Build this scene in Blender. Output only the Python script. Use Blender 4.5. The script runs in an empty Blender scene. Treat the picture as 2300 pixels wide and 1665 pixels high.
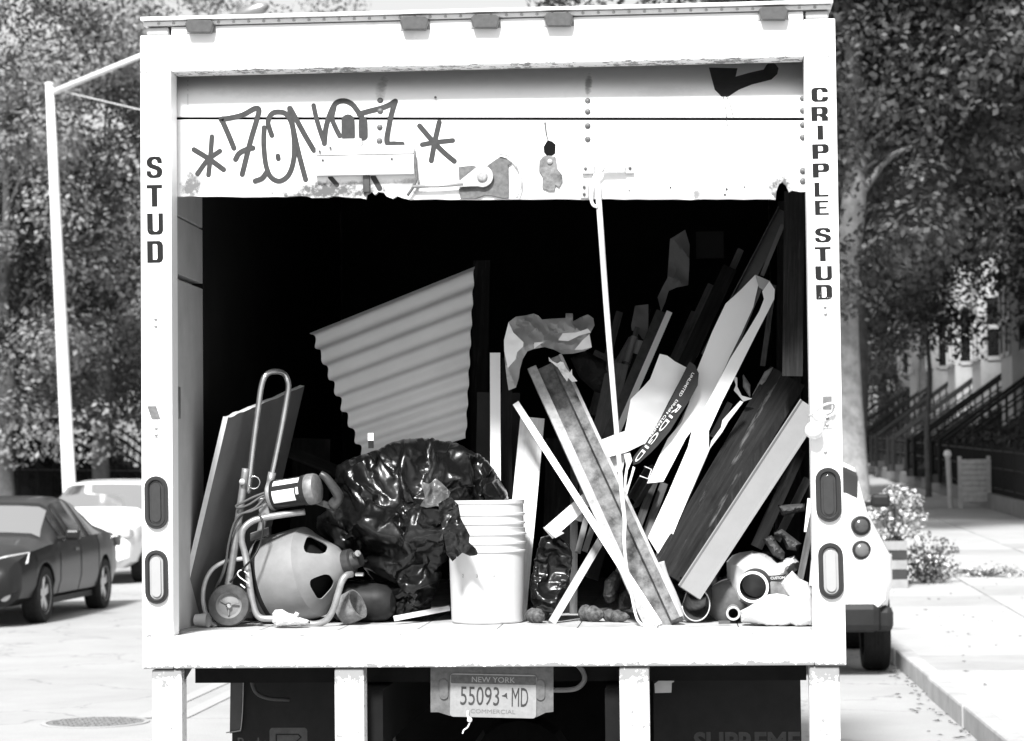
import bpy, bmesh, math, random
import numpy as np
from mathutils import Vector, Matrix, noise
from mathutils.geometry import delaunay_2d_cdt, tessellate_polygon
R = math.radians
random.seed(7)
rng = np.random.default_rng(11)
SC = bpy.context.scene
COL = SC.collection

# ------------------------------------------------------------------ camera
FPX, CX, CY = 5257.9, 1150.0, 832.5                 # focal length and centre in photograph pixels
CAM = Vector((0.66646, -8.09677, 1.6))
YAW, PITCH, ROLL = 0.071616, 0.045795, -0.0109032
_f = Vector((-math.sin(YAW) * math.cos(PITCH), math.cos(YAW) * math.cos(PITCH), math.sin(PITCH)))
_r0 = Vector((math.cos(YAW), math.sin(YAW), 0))
_u0 = _r0.cross(_f)
_r = _r0 * math.cos(ROLL) + _u0 * math.sin(ROLL)
_u = -_r0 * math.sin(ROLL) + _u0 * math.cos(ROLL)
cam_d = bpy.data.cameras.new('camera')
cam = bpy.data.objects.new('camera', cam_d)
COL.objects.link(cam)
m = Matrix((( _r.x, _u.x, -_f.x, CAM.x), (_r.y, _u.y, -_f.y, CAM.y), (_r.z, _u.z, -_f.z, CAM.z), (0, 0, 0, 1)))
cam.matrix_world = m
cam_d.sensor_fit = 'HORIZONTAL'
cam_d.sensor_width = 36
cam_d.lens = 36 * FPX / 2300
cam_d.clip_start = 0.1
cam_d.clip_end = 2000
cam_d.dof.use_dof = True
cam_d.dof.focus_distance = 8.45
cam_d.dof.aperture_fstop = 6.3
SC.camera = cam

# ------------------------------------------------------------------ sky, sun, exposure
SUN_EL, SUN_AZ = R(46), R(190)                      # high, behind the camera; azimuth clockwise from +Y
wd = bpy.data.worlds.new('World')
SC.world = wd
wd.use_nodes = True
nt = wd.node_tree
nt.nodes.clear()
sky = nt.nodes.new('ShaderNodeTexSky')
sky.sky_type = 'NISHITA'
sky.sun_disc = False
sky.sun_elevation = SUN_EL
sky.sun_rotation = SUN_AZ
sky.dust_density = 4.0
sky.air_density = 1.0
bw = nt.nodes.new('ShaderNodeRGBToBW')              # the photograph is black and white
bg = nt.nodes.new('ShaderNodeBackground')
bg.inputs['Strength'].default_value = 0.1
wo = nt.nodes.new('ShaderNodeOutputWorld')
nt.links.new(sky.outputs[0], bw.inputs[0])
pw = nt.nodes.new('ShaderNodeMath'); pw.operation = 'POWER'; pw.inputs[1].default_value = .3      # thin white veil: an even, bright sky
ml = nt.nodes.new('ShaderNodeMath'); ml.operation = 'MULTIPLY'; ml.inputs[1].default_value = 2.15
nt.links.new(bw.outputs[0], pw.inputs[0])
nt.links.new(pw.outputs[0], ml.inputs[0])
nt.links.new(ml.outputs[0], bg.inputs['Color'])
nt.links.new(bg.outputs[0], wo.inputs['Surface'])
sun_d = bpy.data.lights.new('sun', 'SUN')
sun_d.energy = 3.0
sun_d.angle = R(9)
sun = bpy.data.objects.new('sun', sun_d)
COL.objects.link(sun)
_sd = Vector((math.sin(SUN_AZ) * math.cos(SUN_EL), math.cos(SUN_AZ) * math.cos(SUN_EL), math.sin(SUN_EL)))
sun.rotation_euler = _sd.to_track_quat('Z', 'Y').to_euler()
sun.location = _sd * 40
SC.view_settings.view_transform = 'Standard'
SC.view_settings.look = 'None'
SC.view_settings.exposure = 1.55
SC.view_settings.gamma = 1.0
SC.view_settings.use_curve_mapping = False
SC.cycles.max_bounces = 6
SC.cycles.diffuse_bounces = 3
SC.cycles.glossy_bounces = 3
SC.cycles.transmission_bounces = 6
SC.cycles.caustics_reflective = False
SC.cycles.caustics_refractive = False

# ------------------------------------------------------------------ helpers
def P(px, py, Y):
    """the point at distance Y beyond the truck's tail that the photograph shows at px, py"""
    d = _f + _r * ((px - CX) / FPX) - _u * ((py - CY) / FPX)
    t = (Y - CAM.y) / d.y
    return CAM + d * t

def PZ(px, py, Z):
    d = _f + _r * ((px - CX) / FPX) - _u * ((py - CY) / FPX)
    return CAM + d * ((Z - CAM.z) / d.z)

def proj(p):
    d = Vector(p) - CAM
    z = d.dot(_f)
    return CX + FPX * d.dot(_r) / z, CY - FPX * d.dot(_u) / z

def S(n, Y):
    return n * (Y + 8.1) / FPX

def clamp(v, a=0., b=1.):
    return max(a, min(b, v))

def smooth(v):
    v = clamp(v)
    return v * v * (3 - 2 * v)

ORG = {}

def tag(o, label=None, cat=None, group=None, kind=None):
    if label: o['label'] = label
    if cat: o['category'] = cat
    if group: o['group'] = group
    if kind: o['kind'] = kind
    return o

def thing(name, label, cat, loc=(0, 0, 0), group=None, rotz=0):
    o = bpy.data.objects.new(name, None)
    o.empty_display_size = 0.1
    COL.objects.link(o)
    o.location = loc
    o.rotation_euler = (0, 0, rotz)
    ORG[o.name] = Vector(loc)
    return tag(o, label, cat, group)

def copy_tree(o, parent=None):
    c = o.copy()
    COL.objects.link(c)
    c.parent = parent
    for ch in list(o.children):
        copy_tree(ch, c)
    return c

def link(name, me, mat, parent=None, origin=None, smoothf=False, bevel=0, local=False, sm_angle=None):
    """me is in world coordinates (unless local); give it an origin at its parent's or at its own base"""
    o = bpy.data.objects.new(name, me)
    COL.objects.link(o)
    if mat is not None:
        if isinstance(mat, (list, tuple)):
            for q in mat: me.materials.append(q)
        else:
            me.materials.append(mat)
    if not local:
        if parent is not None:
            org = ORG[parent.name]
            me.transform(Matrix.Translation(-org))
            ORG[o.name] = org
        else:
            n = len(me.vertices)
            co = np.empty(n * 3)
            me.vertices.foreach_get('co', co)
            co = co.reshape(-1, 3)
            lo, hi = co.min(0), co.max(0)
            org = Vector(((lo[0] + hi[0]) / 2, (lo[1] + hi[1]) / 2, lo[2])) if origin is None else Vector(origin)
            me.transform(Matrix.Translation(-org))
            o.location = org
            ORG[o.name] = org
    else:
        ORG[o.name] = Vector((0, 0, 0))
    if parent is not None:
        o.parent = parent
    if smoothf:
        me.polygons.foreach_set('use_smooth', [True] * len(me.polygons))
    if sm_angle is not None:
        me.polygons.foreach_set('use_smooth', [True] * len(me.polygons))
        bm = bmesh.new(); bm.from_mesh(me)
        for e in bm.edges:
            if len(e.link_faces) == 2 and e.calc_face_angle(0) > R(sm_angle):
                e.smooth = False
        bm.to_mesh(me); bm.free()
    if bevel:
        md = o.modifiers.new('edge', 'BEVEL')
        md.width = bevel; md.segments = 2; md.limit_method = 'ANGLE'; md.angle_limit = R(40)
    return o

class MB:
    def __init__(s):
        s.v = []; s.f = []; s.mi = []
    def add(s, vs, fs, mi=0):
        n = len(s.v)
        s.v += [tuple(q) for q in vs]
        s.f += [tuple(i + n for i in q) for q in fs]
        s.mi += [mi] * len(fs)
        return s
    def box(s, lo, hi, mi=0):
        x0, y0, z0 = lo; x1, y1, z1 = hi
        return s.add([(x0, y0, z0), (x1, y0, z0), (x1, y1, z0), (x0, y1, z0), (x0, y0, z1), (x1, y0, z1), (x1, y1, z1), (x0, y1, z1)],
                     [(0, 3, 2, 1), (4, 5, 6, 7), (0, 1, 5, 4), (1, 2, 6, 5), (2, 3, 7, 6), (3, 0, 4, 7)], mi)
    def obox(s, c, ax, ay, az, mi=0):
        c, ax, ay, az = Vector(c), Vector(ax), Vector(ay), Vector(az)
        vs = [c + ax * i + ay * j + az * k for k in (-1, 1) for i, j in ((-1, -1), (1, -1), (1, 1), (-1, 1))]
        return s.add(vs, [(0, 3, 2, 1), (4, 5, 6, 7), (0, 1, 5, 4), (1, 2, 6, 5), (2, 3, 7, 6), (3, 0, 4, 7)], mi)
    def prism(s, poly, o, ux, uy, un, mi=0, holes=()):
        """polygon in the plane (ux, uy) at o, extruded by un (front face at o, back at o + un)"""
        o, ux, uy, un = Vector(o), Vector(ux), Vector(uy), Vector(un)
        loops = [list(poly)] + [list(h) for h in holes]
        flat = [q for l in loops for q in l]
        tris = tessellate_polygon([[Vector((a, b, 0)) for a, b in l] for l in loops])
        N = len(flat)
        vs = [o + ux * a + uy * b for a, b in flat] + [o + un + ux * a + uy * b for a, b in flat]
        fs = []
        nrm = ux.cross(uy)
        front_is_pos = nrm.dot(un) < 0
        for t in tris:
            a, b, c = t
            ar = (flat[b][0] - flat[a][0]) * (flat[c][1] - flat[a][1]) - (flat[c][0] - flat[a][0]) * (flat[b][1] - flat[a][1])
            if (ar > 0) != front_is_pos: a, b, c = a, c, b
            fs.append((a, b, c)); fs.append((a + N, c + N, b + N))
        k = 0
        for l in loops:
            n = len(l)
            for i in range(n):
                fs.append((k + i, k + (i + 1) % n, k + (i + 1) % n + N, k + i + N))
            k += n
        return s.add(vs, fs, mi)
    def tube(s, pts, r, n=10, caps=True, mi=0, flat=None):
        """round tube along pts; r a number or one per point; flat = (a, b, ref) for an oval strap"""
        pts = [Vector(q) for q in pts]
        k = len(pts)
        rs = r if isinstance(r, (list, tuple)) else [r] * k
        t0 = (pts[1] - pts[0]).normalized()
        ref = Vector((0, 0, 1)) if abs(t0.z) < .9 else Vector((1, 0, 0))
        if flat: ref = Vector(flat[2])
        nrm = (ref - t0 * ref.dot(t0)).normalized()
        vs = []; fs = []
        for i, p in enumerate(pts):
            t = (pts[min(i + 1, k - 1)] - pts[max(i - 1, 0)])
            t = t.normalized() if t.length > 1e-9 else t0
            nrm = (nrm - t * nrm.dot(t))
            nrm = nrm.normalized() if nrm.length > 1e-6 else t.orthogonal().normalized()
            b = t.cross(nrm)
            for j in range(n):
                a = 2 * math.pi * j / n
                if flat:
                    vs.append(p + nrm * math.cos(a) * flat[0] * rs[i] + b * math.sin(a) * flat[1] * rs[i])
                else:
                    vs.append(p + (nrm * math.cos(a) + b * math.sin(a)) * rs[i])
        for i in range(k - 1):
            for j in range(n):
                fs.append((i * n + j, i * n + (j + 1) % n, (i + 1) * n + (j + 1) % n, (i + 1) * n + j))
        if caps:
            fs.append(tuple(range(n - 1, -1, -1)))
            fs.append(tuple((k - 1) * n + j for j in range(n)))
        return s.add(vs, fs, mi)
    def lathe(s, prof, o, axis, n=32, mi=0, skip=None, close=False):
        """prof: (radius, distance along axis)"""
        o = Vector(o); ax = Vector(axis).normalized()
        a1 = Vector((0, 0, 1)); a1 = (a1 - ax * a1.dot(ax))
        a1 = a1.normalized() if a1.length > 1e-3 else Vector((1, 0, 0))
        a2 = ax.cross(a1)
        vs = []; fs = []
        k = len(prof)
        for r, h in prof:
            for j in range(n):
                a = 2 * math.pi * j / n
                vs.append(o + ax * h + (a1 * math.cos(a) + a2 * math.sin(a)) * r)
        for i in range(k - 1 + (1 if close else 0)):
            for j in range(n):
                if skip and skip(i, j): continue
                i2 = (i + 1) % k
                fs.append((i * n + j, i * n + (j + 1) % n, i2 * n + (j + 1) % n, i2 * n + j))
        return s.add(vs, fs, mi)
    def beam(s, a, b, prof, roll=0, mi=0, side=None):
        """profile (u, n) swept from a to b; n points to the camera, u across"""
        a, b = Vector(a), Vector(b)
        ax = (b - a).normalized()
        vd = (CAM - (a + b) / 2).normalized() if side is None else Vector(side)
        u = ax.cross(vd).normalized()
        nn = u.cross(ax).normalized()
        if roll:
            q = Matrix.Rotation(roll, 3, ax)
            u = q @ u; nn = q @ nn
        s.prism(prof, a, u, nn, b - a, mi)
        return s
    def mesh(s, name, weld=False):
        me = bpy.data.meshes.new(name)
        me.from_pydata(s.v, [], s.f)
        if any(s.mi): me.polygons.foreach_set('material_index', s.mi)
        bm = bmesh.new(); bm.from_mesh(me)
        if weld: bmesh.ops.remove_doubles(bm, verts=bm.verts, dist=1e-5)
        bmesh.ops.recalc_face_normals(bm, faces=bm.faces)
        bm.to_mesh(me); bm.free()
        me.update()
        return me
    def build(s, name, mat, parent=None, **k):
        weld = k.pop('weld', False)
        return link(name, s.mesh(name, weld), mat, parent, **k)

def rect(w, d):            # profile: face at n = 0 turned to the camera, thickness behind it
    return [(-w / 2, -d), (w / 2, -d), (w / 2, 0), (-w / 2, 0)]

def channel(w, d, t):      # open to the camera
    return [(-w / 2, -d), (w / 2, -d), (w / 2, 0), (w / 2 - t, 0), (w / 2 - t, -d + t), (-w / 2 + t, -d + t), (-w / 2 + t, 0), (-w / 2, 0)]

def angle(w, d, t):
    return [(-w / 2, -t), (w / 2 - t, -t), (w / 2 - t, -d), (w / 2, -d), (w / 2, 0), (-w / 2, 0)]

def spline(pts, k=8):
    pts = [Vector(p) for p in pts]
    if len(pts) < 3: return pts
    out = []
    q = [pts[0] * 2 - pts[1]] + pts + [pts[-1] * 2 - pts[-2]]
    for i in range(1, len(q) - 2):
        p0, p1, p2, p3 = q[i - 1], q[i], q[i + 1], q[i + 2]
        for j in range(k):
            t = j / k
            out.append(0.5 * ((2 * p1) + (p2 - p0) * t + (2 * p0 - 5 * p1 + 4 * p2 - p3) * t * t + (3 * p1 - p0 - 3 * p2 + p3) * t ** 3))
    out.append(pts[-1])
    return out

def arc(cx, cy, r, a0, a1, n=8):
    return [(cx + r * math.cos(R(a0 + (a1 - a0) * i / n)), cy + r * math.sin(R(a0 + (a1 - a0) * i / n))) for i in range(n + 1)]

def stadium(w, h, n=10):
    r = w / 2; k = h / 2 - r
    return arc(0, k, r, 0, 180, n) + arc(0, -k, r, 180, 360, n)

def rrect(w, h, r, n=4):
    x, y = w / 2 - r, h / 2 - r
    return arc(x, y, r, 0, 90, n) + arc(-x, y, r, 90, 180, n) + arc(-x, -y, r, 180, 270, n) + arc(x, -y, r, 270, 360, n)

def tri_poly(poly, res, jitter=.3, seed=1):
    """triangulate a 2D polygon with boundary and interior samples res apart"""
    rd = random.Random(seed)
    n = len(poly); bd = []
    for i in range(n):
        a, b = Vector(poly[i]), Vector(poly[(i + 1) % n])
        k = max(1, int((b - a).length / res))
        for j in range(k): bd.append(a + (b - a) * (j / k))
    A = np.array([tuple(q) for q in bd]); B = np.roll(A, -1, 0)
    x0, y0 = A.min(0); x1, y1 = A.max(0)
    gx, gy = np.meshgrid(np.arange(x0 + res / 2, x1, res), np.arange(y0 + res / 2, y1, res * .87))
    gx[1::2] += res / 2
    g = np.stack([gx.ravel(), gy.ravel()], 1)
    g += np.array([[rd.uniform(-1, 1), rd.uniform(-1, 1)] for _ in range(len(g))]) * res * jitter if len(g) else 0
    def dist(p):
        d = np.full(len(p), 1e9)
        ins = np.zeros(len(p), bool)
        for a, b in zip(A, B):
            ab = b - a; L = max((ab * ab).sum(), 1e-12)
            t = np.clip(((p - a) @ ab) / L, 0, 1)
            d = np.minimum(d, np.hypot(*(p - a - t[:, None] * ab).T))
            c = (a[1] > p[:, 1]) != (b[1] > p[:, 1])
            with np.errstate(divide='ignore', invalid='ignore'):
                xi = a[0] + (p[:, 1] - a[1]) / (b[1] - a[1] + 1e-15) * ab[0]
            ins ^= c & (p[:, 0] < xi)
        return d, ins
    d, ins = dist(g)
    g = g[ins & (d > res * .45)]
    co = [Vector(q) for q in A] + [Vector(q) for q in g]
    r = delaunay_2d_cdt(co, [], [list(range(len(A)))], 1, 1e-4)
    V = np.array([tuple(q) for q in r[0]]); F = r[2]
    d, _ = dist(V)
    return V, F, d

def pillow(name, poly, Y, thick, res, amp, mat, parent=None, seed=1, freq=9., back=.45, crease=1., floor=None, sm=25, yf=None, build=True, warp=0., facet=0.):
    """a soft closed body with the given outline: bulges to the front and the back, with crumples"""
    V, F, d = tri_poly(poly, res, seed=seed)
    D = max(d.max() * .8, 1e-6)
    h = np.sqrt(np.clip(1 - (1 - np.clip(d / D, 0, 1)) ** 2, 0, 1))
    n = len(V); vs = []; fs = []
    on = d < 1e-3
    idx_b = {}
    for i in range(n):
        Yi = Y if yf is None else yf(V[i][0], V[i][1])
        p = P(V[i][0], V[i][1], Yi)
        q = p * freq + Vector((seed * 3.1, 0, 0))
        w = 0.
        if h[i] > 0:
            if warp:
                q = q + noise.noise_vector(q * .45) * warp
                q = Vector((q.x * 1.0 + q.z * .35, q.y, q.z * .55))
                w = (abs(noise.noise(q)) * 1.4 + abs(noise.noise(q * 2.1 + Vector((5, 1, 2)))) * 1.0 + abs(noise.noise(q * 4.3)) * .38 * crease - .85) * amp * min(1, h[i] * 1.6)
            else:
                w = (abs(noise.noise(q)) * 1.3 + abs(noise.noise(q * 2.3)) * .7 + abs(noise.noise(q * 4.7)) * .35 * crease - .8) * amp * min(1, h[i] * 1.6)
        if facet and h[i] > 0: w += random.uniform(-facet, facet)
        vs.append(P(V[i][0], V[i][1], Yi - thick * (1 - back) * h[i] + w))
    for i in range(n):
        if on[i]: idx_b[i] = i
        else:
            Yi = Y if yf is None else yf(V[i][0], V[i][1])
            idx_b[i] = len(vs)
            vs.append(P(V[i][0], V[i][1], Yi + thick * back * h[i]))
    if floor is not None:
        vs = [Vector((v.x, v.y, max(v.z, floor + .001 * (i % 3)))) for i, v in enumerate(vs)]
    for f in F:
        fs.append(tuple(f)); fs.append(tuple(idx_b[i] for i in reversed(f)))
    mb = MB().add(vs, fs)
    if not build: return mb
    return mb.build(name, mat, parent, sm_angle=sm)

def crinkle(o, share=.4, seed=1, level=2):
    """thin film: rounded between sharp folds along part of the mesh's edges"""
    rd = random.Random(seed)
    me = o.data
    at_ = me.attributes.new('crease_edge', 'FLOAT', 'EDGE')
    at_.data.foreach_set('value', [(rd.uniform(.75, 1) if rd.random() < share else 0) for _ in me.edges])
    me.polygons.foreach_set('use_smooth', [True] * len(me.polygons))
    if 'sharp_edge' in me.attributes: me.attributes.remove(me.attributes['sharp_edge'])
    md = o.modifiers.new('film', 'SUBSURF'); md.levels = level; md.render_levels = level
    return o

def sheet(name, poly, yf, thick, res, amp, mat, parent=None, seed=1, freq=8., sm=30, build=True):
    """a thin crumpled or flat sheet with the outline poly; yf gives its distance at px, py"""
    V, F, d = tri_poly(poly, res, seed=seed)
    n = len(V); pts = []
    for x, y in V:
        Yv = yf(x, y) if callable(yf) else yf
        p = P(x, y, Yv)
        w = 0
        if amp:
            q = p * freq + Vector((seed * 2.7, 0, 0))
            w = (abs(noise.noise(q)) * 1.2 + abs(noise.noise(q * 2.1)) * .6 - .5) * amp
        pts.append(P(x, y, Yv + w))
    vd = (CAM - pts[0]).normalized()
    me_n = []
    vs = pts + [p - vd * thick for p in pts]
    fs = [tuple(f) for f in F] + [tuple(i + n for i in reversed(f)) for f in F]
    ec = {}
    for f in F:
        for i in range(3):
            e = (f[i], f[(i + 1) % 3])
            ec[e] = ec.get(e, 0) + 1
    for (a, b) in list(ec):
        if (b, a) not in ec: fs.append((a, b, b + n, a + n))
    mb = MB().add(vs, fs)
    if not build: return mb
    return mb.build(name, mat, parent, sm_angle=sm)

def stroke2d(pts, w, capn=6):
    """outline polygon of a brush stroke (px)"""
    pts = [Vector((a, b)) for a, b in pts]
    ws = w if isinstance(w, (list, tuple)) else [w] * len(pts)
    L = []; Rr = []
    k = len(pts)
    for i, p in enumerate(pts):
        t = pts[min(i + 1, k - 1)] - pts[max(0, i - 1)]
        t.normalize()
        nn = Vector((-t.y, t.x)) * ws[i] / 2
        L.append(p + nn); Rr.append(p - nn)
    return L, Rr

def stroke(mb, pts, w, Y, k=8, sp=True, mi=0):
    """flat brush stroke lying on the plane at distance Y"""
    q = [Vector((a, b, 0)) for a, b in pts]
    if sp: q = spline(q, k)
    c = [(v.x, v.y) for v in q]
    L, Rr = stroke2d(c, w)
    n = len(L)
    PP = Y if callable(Y) else (lambda a_, b_: P(a_, b_, Y))
    vs = [PP(a.x, a.y) for a in L] + [PP(a.x, a.y) for a in Rr]
    fs = [(i, i + 1, n + i + 1, n + i) for i in range(n - 1)]
    for e, s_ in ((0, -1), (n - 1, 1)):
        ctr = (L[e] + Rr[e]) / 2; d = L[e] - ctr
        t = Vector((d.y, -d.x)) * (1 if s_ > 0 else -1)
        base = len(vs)
        arcp = [ctr + d * math.cos(math.pi * j / 8) + t * math.sin(math.pi * j / 8) for j in range(9)]
        vs += [PP(a.x, a.y) for a in arcp]
        fs.append(tuple(range(base, base + 9)))
    mb.add(vs, fs, mi)

def text_polys(txt, size=1., bold=0., spacing=1.):
    cu = bpy.data.curves.new('t', 'FONT')
    cu.body = txt; cu.size = size; cu.offset = bold; cu.space_character = spacing
    cu.align_x = 'CENTER'; cu.align_y = 'CENTER'
    cu.resolution_u = 3
    ob = bpy.data.objects.new('t', cu)
    COL.objects.link(ob)
    dg = bpy.context.evaluated_depsgraph_get()
    me = bpy.data.meshes.new_from_object(ob.evaluated_get(dg))
    bpy.data.objects.remove(ob)
    bpy.data.curves.remove(cu)
    return me

def text(name, txt, o, ux, uy, mat, parent, bold=0., height=None, width=None, lift=.0006):
    """flat print: text centred at o, ux/uy unit vectors"""
    me = text_polys(txt, 1., bold)
    co = np.array([v.co[:2] for v in me.vertices])
    lo, hi = co.min(0), co.max(0)
    c = (lo + hi) / 2; sz = hi - lo
    sy = height / sz[1] if height else 1
    sx = width / sz[0] if width else sy
    if not height: sy = sx
    ux, uy = Vector(ux).normalized(), Vector(uy).normalized()
    nn = ux.cross(uy)
    o = Vector(o) + nn * lift
    for v in me.vertices:
        v.co = o + ux * ((v.co.x - c[0]) * sx) + uy * ((v.co.y - c[1]) * sy)
    return link(name, me, mat, parent)

# ------------------------------------------------------------------ materials (all neutral: black and white photograph)
MATS = {}
def mat(name, v, rough=.6, metal=0., var=.12, scale=6., bump=.0, bscale=40., spec=None, var2=None, coat=0., trans=0., alpha=None):
    if name in MATS: return MATS[name]
    mt = bpy.data.materials.new(name); MATS[name] = mt
    mt.use_nodes = True
    n = mt.node_tree.nodes; l = mt.node_tree.links
    b = n['Principled BSDF']
    b.inputs['Roughness'].default_value = rough
    b.inputs['Metallic'].default_value = metal
    b.inputs['Specular IOR Level'].default_value = spec if spec is not None else (.5 if v > .1 else .15)
    b.inputs['Coat Weight'].default_value = coat
    b.inputs['Base Color'].default_value = (v, v, v, 1)
    tc = n.new('ShaderNodeTexCoord')
    if var:
        ns = n.new('ShaderNodeTexNoise'); ns.inputs['Scale'].default_value = scale
        ns.inputs['Detail'].default_value = 7; ns.inputs['Roughness'].default_value = .65
        l.new(tc.outputs['Object'], ns.inputs['Vector'])
        mr = n.new('ShaderNodeMapRange')
        mr.inputs['From Min'].default_value = .3; mr.inputs['From Max'].default_value = .7
        mr.inputs['To Min'].default_value = v * (1 - var); mr.inputs['To Max'].default_value = min(1, v * (1 + var))
        l.new(ns.outputs['Fac'], mr.inputs['Value'])
        l.new(mr.outputs[0], b.inputs['Base Color'])
    if bump:
        nb = n.new('ShaderNodeTexNoise'); nb.inputs['Scale'].default_value = bscale; nb.inputs['Detail'].default_value = 5
        l.new(tc.outputs['Object'], nb.inputs['Vector'])
        bp = n.new('ShaderNodeBump'); bp.inputs['Strength'].default_value = bump; bp.inputs['Distance'].default_value = .01
        l.new(nb.outputs['Fac'], bp.inputs['Height']); l.new(bp.outputs[0], b.inputs['Normal'])
    if trans: b.inputs['Transmission Weight'].default_value = trans
    return mt

def chipped(name, v, dark, amount=.5, scale=30., rough=.45, stains=(), zedges=(), stretch=(1, 1, 1), streaks=0.):
    """paint with chips; zedges: (z, reach, amount) chip bands along an edge; stains: (x, z, rx, rz, strength) rust and dirt, world metres"""
    mt = bpy.data.materials.new(name); MATS[name] = mt
    mt.use_nodes = True
    n = mt.node_tree.nodes; l = mt.node_tree.links
    b = n['Principled BSDF']; b.inputs['Roughness'].default_value = rough
    b.inputs['Specular IOR Level'].default_value = .5 if v > .1 else .12
    geo = n.new('ShaderNodeNewGeometry')
    sep = n.new('ShaderNodeSeparateXYZ'); l.new(geo.outputs['Position'], sep.inputs[0])
    mp = n.new('ShaderNodeMapping'); mp.inputs['Scale'].default_value = stretch
    l.new(geo.outputs['Position'], mp.inputs['Vector'])
    def nz(sc, det=6, ro=.7, src=mp):
        q = n.new('ShaderNodeTexNoise'); q.inputs['Scale'].default_value = sc
        q.inputs['Detail'].default_value = det; q.inputs['Roughness'].default_value = ro
        l.new(src.outputs[0], q.inputs['Vector'])
        return q.outputs['Fac']
    def M(op, a, c=None, d=None):
        q = n.new('ShaderNodeMath'); q.operation = op
        for i, w in enumerate((a, c, d)):
            if w is None: continue
            if isinstance(w, (int, float)): q.inputs[i].default_value = w
            else: l.new(w, q.inputs[i])
        return q.outputs[0]
    fine = nz(scale); big = nz(scale * .17, 3)
    thr = .5 + (1 - amount) * .5
    fld = M('ADD', fine, M('MULTIPLY', M('SUBTRACT', big, .5), .5))
    for z, reach, am in zedges:
        dz = M('ABSOLUTE', M('SUBTRACT', sep.outputs['Z'], z))
        e = M('MAXIMUM', M('SUBTRACT', 1., M('DIVIDE', dz, reach)), 0.)
        fld = M('ADD', fld, M('MULTIPLY', e, am))
    mr = n.new('ShaderNodeMapRange'); mr.inputs['From Min'].default_value = thr - .02; mr.inputs['From Max'].default_value = thr + .03
    l.new(fld, mr.inputs['Value'])
    msk = mr.outputs[0]
    if stains:
        wob = nz(14., 5); wob2 = nz(45., 5)
        for x, z, rx, rz, st in stains:
            dx = M('DIVIDE', M('SUBTRACT', sep.outputs['X'], x), rx)
            dz = M('DIVIDE', M('SUBTRACT', sep.outputs['Z'], z), rz)
            dd = M('ADD', M('MULTIPLY', dx, dx), M('MULTIPLY', dz, dz))
            dd = M('ADD', dd, M('ADD', M('MULTIPLY', M('SUBTRACT', wob, .5), 1.8), M('MULTIPLY', M('SUBTRACT', wob2, .5), 2.6)))
            q = n.new('ShaderNodeMapRange'); q.inputs['From Min'].default_value = 1.25; q.inputs['From Max'].default_value = .1
            q.inputs['To Min'].default_value = 0; q.inputs['To Max'].default_value = st
            l.new(dd, q.inputs['Value'])
            msk = M('MAXIMUM', msk, q.outputs[0])
    if streaks:
        ms = n.new('ShaderNodeMapping'); ms.inputs['Scale'].default_value = (1, 1, .06)
        l.new(geo.outputs['Position'], ms.inputs['Vector'])
        sv = nz(26., 4, .6, ms)
        q = n.new('ShaderNodeMapRange'); q.inputs['From Min'].default_value = .56; q.inputs['From Max'].default_value = .75
        q.inputs['To Max'].default_value = streaks
        l.new(sv, q.inputs['Value'])
        msk = M('MAXIMUM', msk, q.outputs[0])
    cr = n.new('ShaderNodeMix'); cr.data_type = 'RGBA'
    cr.inputs['A'].default_value = (v, v, v, 1); cr.inputs['B'].default_value = (dark, dark, dark, 1)
    l.new(msk, cr.inputs['Factor'])
    l.new(cr.outputs['Result'], b.inputs['Base Color'])
    rr = M('ADD', M('MULTIPLY', msk, .35), rough)
    l.new(rr, b.inputs['Roughness'])
    bp = n.new('ShaderNodeBump'); bp.inputs['Strength'].default_value = .25; bp.inputs['Distance'].default_value = .002; bp.invert = True
    l.new(msk, bp.inputs['Height']); l.new(bp.outputs[0], b.inputs['Normal'])
    return mt

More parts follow.
